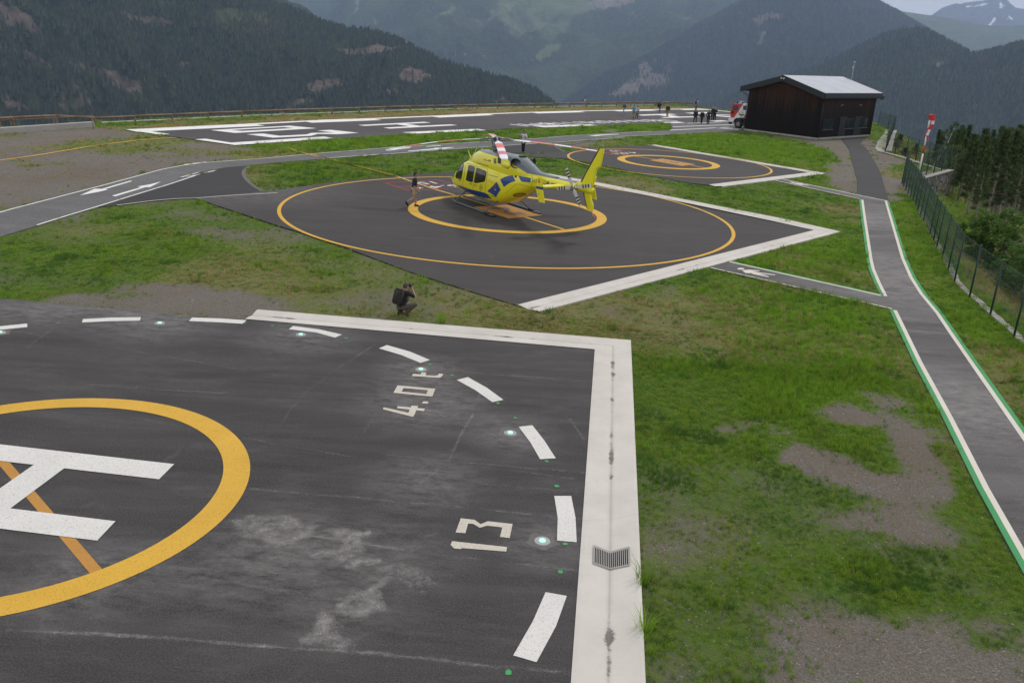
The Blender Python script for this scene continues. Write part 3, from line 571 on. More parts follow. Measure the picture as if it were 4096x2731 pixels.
arrows=[('R5',[(750,945),(890,884),(960,884),(1225,807),(1247,811),(985,888),(1018,890),(930,912)]),('R5',[(1053,948),(1330,868),(1290,862),(1405,843),(1517,815),(1410,868),(1370,868),(1085,955)]),
 ('W7',[(725,602),(830,572),(1010,553),(1000,565),(880,580)]),('W7',[(970,600),(1290,572),(1280,566),(1530,557),(1400,578),(1330,580),(1200,591),(985,605)]),('W7',[(1180,547),(1360,534),(1362,540),(1200,551)]),('P4',[(190,585),(330,570),(620,558),(625,563),(400,577),(300,588)])]
for rg,ps in arrows: polyobj('white_arrow',[v2(gp(rg,ps))],.002,white_far,road)
# ---- big runway (touchdown area) ----
ru=gp('R5',[(1180,327),(1860,294),(2352,271)])+gp('F',[(1200,484.5),(1300,479.5),(1480,474),(1700,465),(1900,456.5),(2100,449.5),(2300,444),(2500,440),(2665,437),(2783,435.3),(2819,437),(2930,448)])+[g('F',3060,465)]
rlw=gp('R5',[(1500,375),(1830,418),(2215,473)])+gp('R7',[(530,353),(1250,303)])+gp('W7',[(1020,401),(1900,360)])+gp('X1',[(0,192),(360,185),(1000,165),(1380,147),(1650,140)])+gp('P4',[(2050,391),(2220,387)])+[g('F',3070,489)]
fato=polyobj('runway',[v2(ru)+v2(list(reversed(rlw)))],0.0,asphalt('asphalt_runway',(.052,.048,.051),.45,.25,.08,.5),depth=.1); tag(fato,'long dark runway strip with large white letters in front of the wooden rail','runway',kind='structure')
bandobj('white_edge',[ru[:-1]],.8,.008,white_far,fato,side=-1)
bandobj('white_edge_dash',[gp('F',[(502,519),(1010,496)]),gp('F',[(1203,484.5),(1480,474.5)]),gp('F',[(1710,465),(1932,455.5)]),gp('F',[(2110,449.2),(2300,444.4)]),gp('F',[(2435,441.5),(2590,438.6)]),gp('F',[(2700,436.5),(2783,435.3),(2819,437)])],1.8,.012,white_far,fato,side=-1)
polyobj('white_corner',[v2(gp('R5',[(1180,327),(1350,333),(1600,371),(1500,375)])),v2(gp('R5',[(1830,420),(1935,414),(2255,463),(2215,474)]))],.014,white_far,fato)
bandobj('white_edge_dash',[gp('R7',[(480,354),(1250,302)]),gp('W7',[(1020,400),(1900,359)]),gp('X1',[(350,184),(925,164)]),gp('X1',[(1650,140),(1840,136)]),gp('X1',[(2150,124),(2300,121)])],1.3,.008,white_far,fato,side=1)
frame_poly('white_letter',gp('R7',[(278,238),(900,203.5),(1112,224),(470,261)]),gp('R7',[(440,238),(850,215),(935,223),(525,245)]),.012,white_far,fato)
polyobj('white_letter',[v2(gp('R7',[(562,271),(692,265),(822,283),(1030,272),(1072,260),(1250,258),(1115,242),(1225,236),(1440,260),(1275,271),(1120,268),(1065,283),(770,298)]))],.012,white_far,fato)
def hlet(rg,a,b,c_):
    bm=bmesh.new(); poly_bm(bm,v2(gp(rg,a)),.012); poly_bm(bm,v2(gp(rg,b)),.012); poly_bm(bm,v2(gp(rg,c_)),.0124); return bm_obj('white_letter',bm,white_far,fato)
hlet('W7',[(388,298),(1165,260),(1245,270),(463,308)],[(683,328),(1480,290),(1557,300),(765,340)],[(820,286),(925,281),(1150,311),(1020,317)])
hlet('P4',[(880,284),(1360,270),(1460,282),(960,298)],[(1225,320),(1700,307),(1790,318),(1270,332)],[(1170,288),(1290,281),(1500,312),(1380,318)])
polyobj('white_letter',[v2(gp('P4',[(1560,258),(1860,248),(2060,258),(1700,272)]))],.012,white_far,fato)
frame_poly('white_letter',gp('P4',[(1850,286),(2080,280),(2400,300),(2240,325)]),gp('P4',[(2010,290),(2060,286),(2300,303),(2215,311)]),.012,white_far,fato)
strokes=[((0,152),(190,173)),((75,148),(240,163)),((145,158),(270,170)),((205,143),(330,150)),((160,156),(420,161)),((280,138),(420,158)),((345,136),(470,158)),((380,138),(520,157)),((440,134),(630,156)),((540,130),(770,150)),((655,126),(880,143)),((720,123),(950,142)),((800,128),(1000,143)),((865,118),(1050,138)),((960,117),(1130,135)),((1030,115),(1160,133)),((1110,112),(1240,133)),((1190,110),(1330,127)),((1230,110),(1400,122)),((1310,108),(1460,126)),((1370,105),(1530,122)),((1410,103),(1600,122)),((1480,101),(1660,118)),((1560,98),(1750,118)),
 ((210,166),(420,160)),((280,140),(350,137)),((870,120),(960,117)),((800,130),(870,126)),((1370,106),(1440,103)),((1480,116),(1600,113))]
bandobj('white_writing',[gp('X1',list(s)) for s in strokes],.42,.012,white_far,fato)
# yellow lines over the gravel and grass to the left
yl=gp('R5',[(-200,635),(0,611),(300,572),(600,522),(900,472),(1250,428),(1500,407),(1655,400)])
yo=bandobj('yellow_hose_line',[yl],.2,-.02,yellow,None); tag(yo,'long thin yellow ground line running over the gravel at the left','ground line',kind='structure')
y2=bandobj('yellow_ground_line',[gp('R7',[(880,370),(960,402),(1040,424)]),gp('R7',[(1040,424),(1200,460),(1400,506)])+gp('A',[(1170,80),(1400,138),(1620,195)]),gp('W7',[(1820,400),(2080,440)])],.22,.006,yellow,None); tag(y2,'yellow ground line running through the grass to the helicopter pad','ground line',kind='structure')
# ---- footpaths on the right ----
Lp=gp('S4',[(95,-5),(118,200),(148,430),(172,620),(192,715),(250,860),(300,965),(410,1145)])+gp('Q5',[(1180,250),(1300,478),(1440,765),(1635,1122)]); Lp.append(ext(Lp[-2],Lp[-1],2.2))
Rp=gp('S4',[(408,15),(520,370),(600,620),(690,815),(800,985),(975,1190),(1120,1400)])+gp('Q5',[(1455,270),(1635,520)]); Rp.append(ext(Rp[-2],Rp[-1],2.6))
path=polyobj('path',[v2(Lp)+v2(list(reversed(Rp)))],.0,asph5,depth=.1); tag(path,kind='structure')
path2=polyobj('path',[v2(gp('T3',[(0,475),(240,456),(120,535),(210,610),(290,740),(380,900),(430,1080),(490,1268),(440,1262),(95,1180),(90,1000),(20,740)]))+v2(gp('BL',[(1600,1230),(1500,1095)]))],-.006,asph6,depth=.1); tag(path2,kind='structure')
c1_=gp('X6',[(590,168),(2170,518)]); c2_=gp('X6',[(365,238),(2265,668)])
path3=polyobj('path',[v2([c1_[0],c1_[1],g('X6',2300,600),c2_[1],c2_[0]])],-.004,asph5,depth=.1); tag(path3,kind='structure')
d1_=gp('X8',[(570,322),(1790,580),(2330,690)]); d2_=gp('X8',[(420,348),(1830,655)])
path4=polyobj('path',[v2(d1_+[g('X8',2330,700)]+d2_[::-1])],-.0045,asph3,depth=.1); tag(path4,kind='structure')
GW=.13
def off(line,d): l,r=strip(line,2*abs(d)); return l if d>0 else r
Ls=Lp[:7]; bandobj('green_stripe',[Ls[:7]+[g('S4',325,985)]],GW,.006,green,path,side=1); bandobj('green_stripe',[Lp[7:]],GW,.006,green,path,side=1)
lw=off(Lp,GW)
bandobj('white_stripe',[lw[:7]+[g('S4',352,1003)]],GW,.006,whiteline,path,side=1); bandobj('white_stripe',[lw[7:]],GW,.006,whiteline,path,side=1)
bandobj('green_stripe',[Rp],GW,.006,green,path,side=-1); rw=off(Rp,-GW); bandobj('white_stripe',[rw],GW,.006,whiteline,path,side=-1)
bandobj('green_stripe',[c1_],GW,.004,green,path3,side=-1); bandobj('white_stripe',[off(c1_,-GW)],GW,.004,whiteline,path3,side=-1); bandobj('white_stripe',[c2_],.10,.004,whiteline,path3,side=1)
bandobj('white_stripe',[d1_],.16,.003,whiteline,path4,side=-1); bandobj('white_stripe',[d2_],.12,.003,whiteline,path4,side=1)
bm=bmesh.new()
hc=[px('X6',688+38*math.cos(a),249+9.5*math.sin(a)) for a in [i*math.pi/8 for i in range(16)]]
poly_bm(bm,v2([g('F',*q) for q in hc]),.004); poly_bm(bm,v2(gp('X6',[(700,264),(770,258),(880,267),(884,275),(805,275),(870,286),(1050,310),(1040,317),(940,306),(875,297),(988,331),(972,335),(820,305),(775,284),(803,294),(740,295),(722,282)])),.004)
bm_obj('walking_figure_mark',bm,whiteline,path3)
polyobj('walking_figure_mark',[v2(gp('X8',[(655,372),(720,372),(750,385),(900,398),(880,403),(1000,430),(960,431),(850,410),(910,431),(880,429),(740,399),(700,386)]))],.003,whiteline,path4)
tag(ch1,None)
PAVED=[[(v.co.x,v.co.y) for v in []]]
PAVE=[v2(pad1_top)+v2([in_l,out_l,out_c,out_end,Vector((-26,in_end.y,0))]), v2(p2)+v2(up_o[:1])+v2([o_c,o_e])+v2(low2), v2(p3)+v2([o3[0],o3[1],oe])+v2(gp('E',[(1100,455),(800,402),(560,348),(350,302),(100,262),(-110,252)])),
 v2(road_up)+v2(apr)+v2([g('BL',285,992)])+v2(list(reversed(road_lo))), v2(gp('R5',[(930,1050),(1260,948),(1480,881),(1900,743),(2110,695)]))+v2(gp('R7',[(0,625),(200,569),(390,533),(570,514)]))+v2(gp('A',[(540,115),(505,140),(492,172),(510,205),(560,255),(632,297),(560,315),(330,332),(150,352)])),
 v2(gp('Z1',[(830,264),(1240,235),(1470,262),(1520,290),(1600,337),(1400,350),(1090,357),(860,348)])), v2(ru)+v2(list(reversed(rlw))), v2(Lp)+v2(list(reversed(Rp))), v2(gp('T3',[(0,475),(240,456),(120,535),(210,610),(290,740),(380,900),(430,1080),(490,1268),(95,1180),(20,740)])), v2([c1_[0],c1_[1],c2_[1],c2_[0]]), v2(d1_+d2_[::-1])]
# ================= mountains =================
def terrain_mat(name,f0,f1,rockc,greenc,sc):
    k=NT(name); p=k.pos()
    a=k.n('ShaderNodeAttribute',attribute_name='rock').outputs['Fac']; b=k.n('ShaderNodeAttribute',attribute_name='meadow').outputs['Fac']; s=k.n('ShaderNodeAttribute',attribute_name='snow').outputs['Fac']
    vr=k.n('ShaderNodeTexVoronoi'); vr.inputs['Scale'].default_value=sc; k.l(k.mapv(p,(1,1,.5)),vr.inputs['Vector'])
    n1=k.noise(p,sc*.22,6,.65); n2=k.noise(p,sc*.9,5,.7); n0=k.noise(p,sc*.035,5,.6)
    crown=k.ramp(vr.outputs['Distance'],.05,.75,(1,1,1,1),(0,0,0,1))
    col=k.mix(crown,tuple(x*.35 for x in f0),f1); col=k.mix(k.ramp(n1,.35,.68),k.mix(.55,col,f0),col); col=k.mix(k.ramp(n0,.35,.7),col,k.mix(.5,col,tuple(x*1.5 for x in f1)))
    gm=k.math('ADD',b,k.math('MULTIPLY',k.math('SUBTRACT',n1,.5),1.1)); col=k.mix(k.ramp(gm,.40,.62),col,k.mix(n2,greenc,tuple(x*1.35 for x in greenc)))
    rm=k.math('ADD',a,k.math('MULTIPLY',k.math('SUBTRACT',k.math('ADD',k.math('MULTIPLY',n1,.6),k.math('MULTIPLY',n2,.4)),.5),1.5))
    col=k.mix(k.ramp(rm,.42,.78),col,k.mix(k.ramp(n2,.3,.7),tuple(x*.45 for x in rockc),tuple(x*1.25 for x in rockc)))
    col=k.mix(k.ramp(k.math('ADD',s,k.math('MULTIPLY',k.math('SUBTRACT',n1,.5),.5)),.45,.55),col,(.8,.82,.85))
    k.col(col); k.rough(1.0); k.b.inputs['Specular IOR Level'].default_value=0
    k.bump(k.math('ADD',k.math('MULTIPLY',crown,.6),n2),.9,5.0); return k.m
def spread(reg,polys,PXx,PYy,feather=6,seed=1):
    """surface features (rock, meadow, snow) marked on the slope where the photo shows them"""
    m=np.zeros(PXx.shape)
    for pl in polys:
        P=[px(reg,*q) for q in pl]; i=inpoly(PXx,PYy,P); d=dist_poly(PXx,PYy,P); s=np.where(i,d,-d)
        m=np.maximum(m,np.clip(s/(feather*2)+.5,0,1))
    return m
FW=Vector((0,cp,-sp)); MR=M.to_3x3()
def project(X,Y,Z):
    d=np.stack([X,Y,Z-H],-1)@np.array(MR)   # camera axes
    return 2048+FPX*d[...,0]/-d[...,2], 1365.5-FPX*d[...,1]/-d[...,2]
def sheet(name,reg,ridge,foot_d,foot_z,mat,amp=.10,nu=420,nv=150,seed=1,label=None,rock=(),meadow=(),snow=(),rockn=.0,meadn=.0,noise_sc=1/420.,profile=1.0,rough_ridge=.02):
    xs=np.array([px(reg,a[0],a[1])[0] for a in ridge]); pts=[at_dist(reg,a[0],a[1],a[2]) for a in ridge]
    P=np.array([[p.x,p.y,p.z] for p in pts]); cum=np.r_[0,np.cumsum(np.hypot(*np.diff(P[:,:2],axis=0).T))]; tt=np.linspace(0,cum[-1],nu)
    R=np.stack([np.interp(tt,cum,P[:,i]) for i in range(3)],-1)
    dist=np.hypot(R[:,0],R[:,1]); dirx=R[:,0]/dist; diry=R[:,1]/dist
    v=np.linspace(0,1,nv)**1.15; vb=np.linspace(0,1,24)[1:]
    V,_=np.meshgrid(v,tt,indexing='ij')
    D=dist[None,:]*(1-V)+np.minimum(foot_d,dist*.9)[None,:]*V if isinstance(foot_d,np.ndarray) else dist[None,:]*(1-V)+foot_d*V
    Z=R[None,:,2]*(1-V**profile)+foot_z*V**profile
    X=dirx[None,:]*D; Y=diry[None,:]*D
    # back slope
    Vb,_=np.meshgrid(vb,tt,indexing='ij'); Db=dist[None,:]+Vb*2200; Zb=R[None,:,2]-Vb*1300
    Xb=dirx[None,:]*Db; Yb=diry[None,:]*Db
    hgt=np.maximum(R[:,2]-foot_z,50)[None,:]
    # spurs and gullies
    def rn(X,Y,s,sd):
        n=vnoise(X,Y,s,sd,5,.5); return 1-np.abs(n-.5)*4
    env=np.clip(V*6,0,1)*np.clip((1-V)*3,.2,1)
    wx=X+ (vnoise(X,Y,noise_sc*.6,seed+5,3)-.5)*500; wy=Y+(vnoise(X,Y,noise_sc*.6,seed+8,3)-.5)*500
    g1=rn(wx,wy,noise_sc*1.0,seed); g2=rn(wx,wy,noise_sc*3.1,seed+2); g3=vnoise(X,Y,noise_sc*11,seed+3,4)-.5
    Z=Z+hgt*amp*env*(g1*.62+g2*.25)+hgt*amp*.35*g3*np.clip(V*6+rough_ridge*6,0,1)-hgt*amp*env*.12
    Z[0]+= (vnoise(X[0],Y[0],noise_sc*8,seed+4,4)-.5)*hgt[0]*rough_ridge
    Xa=np.concatenate([Xb[::-1],X]); Ya=np.concatenate([Yb[::-1],Y]); Za=np.concatenate([Zb[::-1],Z])
    ny,nx=Xa.shape; vs=np.stack([Xa,Ya,Za],-1).reshape(-1,3); ii=np.arange(ny*nx).reshape(ny,nx)
    f=np.stack([ii[:-1,:-1],ii[1:,:-1],ii[1:,1:],ii[:-1,1:]],-1).reshape(-1,4)
    me=bpy.data.meshes.new(name); me.vertices.add(len(vs)); me.vertices.foreach_set('co',vs.ravel()); me.loops.add(len(f)*4); me.loops.foreach_set('vertex_index',f.ravel().astype(np.int32))
    me.polygons.add(len(f)); me.polygons.foreach_set('loop_start',np.arange(0,len(f)*4,4,dtype=np.int32)); me.polygons.foreach_set('loop_total',np.full(len(f),4,dtype=np.int32)); me.update(calc_edges=True)
    me.polygons.foreach_set('use_smooth',[True]*len(f))
    PXx,PYy=project(Xa,Ya,Za)
    PXx=PXx+(vnoise(Xa,Ya,noise_sc*9,seed+11,4)-.5)*45; PYy=PYy+(vnoise(Xa,Ya,noise_sc*9,seed+12,4)-.5)*28
    def comb(fe,base,sd):
        m=np.zeros(Xa.shape)
        for rg,pl in fe: m=np.maximum(m,spread(rg,[pl],PXx,PYy))
        if base: m=np.maximum(m,np.clip((vnoise(Xa,Ya,noise_sc*2.2,sd,4)-.6)*6,0,1)*base)
        return m
    rk=np.clip(comb(rock,rockn,seed+21)*1.35,0,1); md=comb(meadow,meadn,seed+22); sn=comb(snow,0,0)
    for nm,a in (('rock',rk),('meadow',md),('snow',sn)):
        t=me.attributes.new(nm,'FLOAT','POINT'); t.data.foreach_set('value',a.ravel().astype(np.float32))
    me.materials.append(mat); o=bpy.data.objects.new(name,me); C.objects.link(o); tag(o,label,None,kind='structure')
    if sum(me.polygons[i].normal.z for i in range(0,len(me.polygons),97))<0: me.flip_normals()
    return o,(Xa,Ya,Za,rk,md,ny-nv)
F0=(.014,.022,.012);F1=(.042,.060,.028)
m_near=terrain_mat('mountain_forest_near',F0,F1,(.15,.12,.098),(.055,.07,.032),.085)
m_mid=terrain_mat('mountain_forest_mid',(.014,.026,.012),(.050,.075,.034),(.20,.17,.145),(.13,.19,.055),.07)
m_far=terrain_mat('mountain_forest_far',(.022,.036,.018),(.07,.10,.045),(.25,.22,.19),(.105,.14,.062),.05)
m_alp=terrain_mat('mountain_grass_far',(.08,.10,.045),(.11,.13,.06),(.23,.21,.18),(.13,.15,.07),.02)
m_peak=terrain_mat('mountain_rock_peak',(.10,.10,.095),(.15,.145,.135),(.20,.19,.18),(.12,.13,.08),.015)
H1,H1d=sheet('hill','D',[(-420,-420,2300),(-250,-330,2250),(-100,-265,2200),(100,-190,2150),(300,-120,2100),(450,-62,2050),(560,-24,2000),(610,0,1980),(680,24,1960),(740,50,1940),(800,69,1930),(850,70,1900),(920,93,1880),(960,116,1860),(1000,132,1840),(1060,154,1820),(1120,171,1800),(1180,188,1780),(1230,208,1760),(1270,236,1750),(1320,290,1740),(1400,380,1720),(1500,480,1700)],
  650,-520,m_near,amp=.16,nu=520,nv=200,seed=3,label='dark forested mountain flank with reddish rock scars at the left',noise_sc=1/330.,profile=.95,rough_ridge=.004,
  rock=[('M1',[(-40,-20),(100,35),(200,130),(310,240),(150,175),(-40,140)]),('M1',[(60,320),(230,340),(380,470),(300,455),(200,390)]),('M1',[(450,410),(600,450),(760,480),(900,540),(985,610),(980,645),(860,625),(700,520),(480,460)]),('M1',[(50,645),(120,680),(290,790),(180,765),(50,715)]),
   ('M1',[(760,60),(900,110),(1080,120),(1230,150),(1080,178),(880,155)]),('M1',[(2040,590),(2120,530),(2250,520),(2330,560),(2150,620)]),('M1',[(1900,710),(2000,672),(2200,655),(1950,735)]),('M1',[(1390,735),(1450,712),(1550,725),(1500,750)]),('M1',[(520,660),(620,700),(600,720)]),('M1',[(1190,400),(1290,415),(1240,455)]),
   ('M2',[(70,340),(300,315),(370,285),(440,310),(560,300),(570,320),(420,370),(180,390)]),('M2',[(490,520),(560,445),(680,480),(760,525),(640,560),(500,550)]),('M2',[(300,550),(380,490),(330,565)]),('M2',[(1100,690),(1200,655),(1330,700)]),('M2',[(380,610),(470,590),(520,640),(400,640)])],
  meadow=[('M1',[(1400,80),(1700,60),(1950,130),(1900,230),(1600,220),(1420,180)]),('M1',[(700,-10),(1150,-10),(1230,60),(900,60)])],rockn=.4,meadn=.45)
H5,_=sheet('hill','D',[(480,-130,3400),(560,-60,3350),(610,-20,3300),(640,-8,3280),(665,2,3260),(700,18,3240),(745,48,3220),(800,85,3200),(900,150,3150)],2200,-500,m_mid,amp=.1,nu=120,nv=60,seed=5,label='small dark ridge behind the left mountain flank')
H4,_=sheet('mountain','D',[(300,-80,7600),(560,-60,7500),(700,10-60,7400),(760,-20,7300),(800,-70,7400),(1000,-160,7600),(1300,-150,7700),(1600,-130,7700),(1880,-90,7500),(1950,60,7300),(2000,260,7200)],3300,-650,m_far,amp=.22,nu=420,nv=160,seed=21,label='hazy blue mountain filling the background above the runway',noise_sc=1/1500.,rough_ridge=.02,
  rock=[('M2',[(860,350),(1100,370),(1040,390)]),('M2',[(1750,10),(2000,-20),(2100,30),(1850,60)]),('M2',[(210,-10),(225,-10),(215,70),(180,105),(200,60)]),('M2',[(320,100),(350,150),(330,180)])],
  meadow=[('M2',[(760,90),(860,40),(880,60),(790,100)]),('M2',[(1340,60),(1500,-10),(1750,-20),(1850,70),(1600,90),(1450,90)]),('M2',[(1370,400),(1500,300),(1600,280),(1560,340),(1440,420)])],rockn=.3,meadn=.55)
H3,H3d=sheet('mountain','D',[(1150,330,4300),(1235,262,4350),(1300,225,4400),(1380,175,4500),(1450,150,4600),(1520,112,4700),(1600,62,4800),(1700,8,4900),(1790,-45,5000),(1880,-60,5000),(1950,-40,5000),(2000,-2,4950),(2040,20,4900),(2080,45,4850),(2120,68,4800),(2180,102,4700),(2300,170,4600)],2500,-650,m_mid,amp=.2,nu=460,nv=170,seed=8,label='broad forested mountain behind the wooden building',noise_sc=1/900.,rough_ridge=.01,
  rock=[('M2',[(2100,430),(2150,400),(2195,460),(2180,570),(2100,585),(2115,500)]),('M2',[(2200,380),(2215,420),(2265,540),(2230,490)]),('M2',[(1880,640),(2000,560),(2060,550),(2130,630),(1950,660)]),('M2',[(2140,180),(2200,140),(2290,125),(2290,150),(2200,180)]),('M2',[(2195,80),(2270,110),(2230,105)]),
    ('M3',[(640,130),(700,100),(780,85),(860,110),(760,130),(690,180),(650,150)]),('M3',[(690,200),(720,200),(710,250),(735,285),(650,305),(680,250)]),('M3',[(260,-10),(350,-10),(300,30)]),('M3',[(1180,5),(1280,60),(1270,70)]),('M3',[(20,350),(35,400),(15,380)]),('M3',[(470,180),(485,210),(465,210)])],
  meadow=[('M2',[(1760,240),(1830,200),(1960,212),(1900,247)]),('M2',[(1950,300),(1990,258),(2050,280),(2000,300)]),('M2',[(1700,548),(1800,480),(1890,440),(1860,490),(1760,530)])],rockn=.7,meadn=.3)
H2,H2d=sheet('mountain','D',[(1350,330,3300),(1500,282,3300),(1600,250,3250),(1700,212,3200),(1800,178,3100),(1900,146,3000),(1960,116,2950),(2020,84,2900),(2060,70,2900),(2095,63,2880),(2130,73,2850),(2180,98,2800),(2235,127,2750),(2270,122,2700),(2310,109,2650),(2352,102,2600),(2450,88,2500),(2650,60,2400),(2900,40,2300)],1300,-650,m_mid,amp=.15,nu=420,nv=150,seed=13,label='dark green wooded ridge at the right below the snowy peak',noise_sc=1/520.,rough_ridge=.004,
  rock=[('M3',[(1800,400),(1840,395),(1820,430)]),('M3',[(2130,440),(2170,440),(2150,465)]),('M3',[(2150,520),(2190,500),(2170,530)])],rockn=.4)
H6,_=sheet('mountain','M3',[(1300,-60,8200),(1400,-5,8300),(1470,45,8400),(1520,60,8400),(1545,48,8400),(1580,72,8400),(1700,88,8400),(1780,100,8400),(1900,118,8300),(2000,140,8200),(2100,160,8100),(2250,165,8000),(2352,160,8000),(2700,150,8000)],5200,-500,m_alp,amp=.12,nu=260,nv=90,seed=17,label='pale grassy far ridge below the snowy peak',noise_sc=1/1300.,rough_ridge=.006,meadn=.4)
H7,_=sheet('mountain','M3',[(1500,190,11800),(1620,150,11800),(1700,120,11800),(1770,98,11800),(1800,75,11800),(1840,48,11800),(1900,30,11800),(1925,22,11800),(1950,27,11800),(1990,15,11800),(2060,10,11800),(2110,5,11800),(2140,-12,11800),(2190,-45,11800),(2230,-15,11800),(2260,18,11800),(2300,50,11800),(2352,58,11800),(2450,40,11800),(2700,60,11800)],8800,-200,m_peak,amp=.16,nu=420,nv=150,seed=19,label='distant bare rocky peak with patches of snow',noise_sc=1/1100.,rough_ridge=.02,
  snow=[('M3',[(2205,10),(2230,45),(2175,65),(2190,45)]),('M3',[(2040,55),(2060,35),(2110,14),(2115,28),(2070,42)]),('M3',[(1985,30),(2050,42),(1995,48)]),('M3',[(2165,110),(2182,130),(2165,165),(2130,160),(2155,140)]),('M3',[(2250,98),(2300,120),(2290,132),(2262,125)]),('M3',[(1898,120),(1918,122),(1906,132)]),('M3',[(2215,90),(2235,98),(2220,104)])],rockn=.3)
# ---- instancing helper (only for uncountable stuff) ----
def scatter(name,pts,rot,scl,protos,label=None,idx=None,sclv=None):
    me=bpy.data.meshes.new(name); me.vertices.add(len(pts)); me.vertices.foreach_set('co',np.asarray(pts,np.float32).ravel())
    t=me.attributes.new('rot','FLOAT_VECTOR','POINT'); t.data.foreach_set('vector',np.asarray(rot,np.float32).ravel())
    t=me.attributes.new('scl','FLOAT_VECTOR','POINT'); t.data.foreach_set('vector',np.asarray(scl,np.float32).ravel())
    t=me.attributes.new('idx','INT','POINT'); t.data.foreach_set('value',(np.asarray(idx) if idx is not None else RNG.integers(0,len(protos),len(pts))).astype(np.int32))
    o=bpy.data.objects.new(name,me); C.objects.link(o); tag(o,label,None,kind='stuff')
    col=bpy.data.collections.new(name+'_kinds')
    for q in protos: col.objects.link(q)
    ng=bpy.data.node_groups.new(name+'_scatter','GeometryNodeTree'); ng.interface.new_socket('Geometry',in_out='INPUT',socket_type='NodeSocketGeometry'); ng.interface.new_socket('Geometry',in_out='OUTPUT',socket_type='NodeSocketGeometry')
    gi=ng.nodes.new('NodeGroupInput'); go_=ng.nodes.new('NodeGroupOutput'); ip=ng.nodes.new('GeometryNodeInstanceOnPoints'); ci=ng.nodes.new('GeometryNodeCollectionInfo')
    ci.inputs['Collection'].default_value=col; ci.inputs['Separate Children'].default_value=True; ci.inputs['Reset Children'].default_value=True
    def na(nm,ty):
        x=ng.nodes.new('GeometryNodeInputNamedAttribute'); x.data_type=ty; x.inputs['Name'].default_value=nm; return [q for q in x.outputs if q.enabled][0]
    ng.links.new(gi.outputs[0],ip.inputs['Points']); ng.links.new(ci.outputs[0],ip.inputs['Instance']); ip.inputs['Pick Instance'].default_value=True
    ng.links.new(na('idx','INT'),ip.inputs['Instance Index']); ng.links.new(na('rot','FLOAT_VECTOR'),ip.inputs['Rotation']); ng.links.new(na('scl','FLOAT_VECTOR'),ip.inputs['Scale'])
    ng.links.new(ip.outputs[0],go_.inputs[0]); md=o.modifiers.new('scatter','NODES'); md.node_group=ng
    return o
# forest on the near mountain: small conifers that give the slope and its skyline a ragged edge
def far_conifer(i):
    bm=bmesh.new(); rr=random.Random(i)
    for z0,z1,r in ((0,.55,.23),(.3,.8,.17),(.6,1.0,.10)):
        n=5; a0=rr.random(); ring=[bm.verts.new((r*rr.uniform(.7,1.2)*math.cos(a0+2*math.pi*j/n),r*rr.uniform(.7,1.2)*math.sin(a0+2*math.pi*j/n),z0)) for j in range(n)]; top=bm.verts.new((rr.uniform(-.02,.02),0,z1))
        for j in range(n): bm.faces.new([ring[j],ring[(j+1)%n],top])
    me=bpy.data.meshes.new('far_conifer'); bm.to_mesh(me); bm.free(); me.materials.append([fc1,fc2,fc3][i%3]); return bpy.data.objects.new('far_conifer',me)
fc1=simple('needles_far_dark',(.022,.036,.018),1,var=.2,scale=.3); fc2=simple('needles_far_mid',(.036,.056,.026),1,var=.2,scale=.3); fc3=simple('needles_far_light',(.060,.088,.036),1,var=.2,scale=.3)
protos=[far_conifer(i) for i in range(6)]
def forest(dat,n,hmin,hmax,name,label,frame=None):
    X,Y,Z,rk,md,r0=dat; rows=X.shape[0]
    i=RNG.random(n)**1.0*(rows-r0-2)*.8+r0-1; j=RNG.random(n)*(X.shape[1]-2); i0=i.astype(int); j0=j.astype(int); fi=i-i0; fj=j-j0
    def ip(A): return (A[i0,j0]*(1-fi)+A[i0+1,j0]*fi)*(1-fj)+(A[i0,j0+1]*(1-fi)+A[i0+1,j0+1]*fi)*fj
    x,y,z,r,m=ip(X),ip(Y),ip(Z),ip(rk),ip(md)
    PXx,PYy=project(x,y,z); ok=(PXx>-60)&(PXx<4160)&(PYy>-60)&(PYy<900)&(RNG.random(n)>np.maximum(r,m*.55)*.97)&(vnoise(x,y,1/70.,91,3)+RNG.random(n)*.25>.47)
    x,y,z=x[ok],y[ok],z[ok]; k=len(x); h=RNG.uniform(hmin,hmax,k); w=h*RNG.uniform(.8,1.25,k)
    rot=np.stack([np.zeros(k),np.zeros(k),RNG.random(k)*6.28],-1)
    return scatter(name,np.stack([x,y,z-.5],-1),rot,np.stack([w,w,h],-1),protos,label)
forest(H1d,150000,6,12,'forest','dense conifer forest covering the left mountain flank')
forest(H2d,90000,9,16,'forest','conifer forest on the wooded ridge at the right')
forest(H3d,110000,14,24,'forest','conifer forest on the broad mountain behind the building')
# ================= built things round the edge =================
def ground_z(x,y):
    i=int(np.clip(np.searchsorted(YS,y)-1,0,len(YS)-2)); j=int(np.clip(np.searchsorted(XS,x)-1,0,len(XS)-2))
    u=(x-XS[j])/(XS[j+1]-XS[j]); v=(y-YS[i])/(YS[i+1]-YS[i])
    return float((GZ[i,j]*(1-u)+GZ[i,j+1]*u)*(1-v)+(GZ[i+1,j]*(1-u)+GZ[i+1,j+1]*u)*v)
def hit(reg,x,y,t0=5,t1=260):
    d=ray(reg,x,y); hl=math.hypot(d.x,d.y); t=t0
    while t<t1:
        X,Y,Z=d.x/hl*t,d.y/hl*t,H+d.z/hl*t
        if Z<ground_z(X,Y): return Vector((X,Y,Z))
        t+=.25
    return Vector((X,Y,Z))
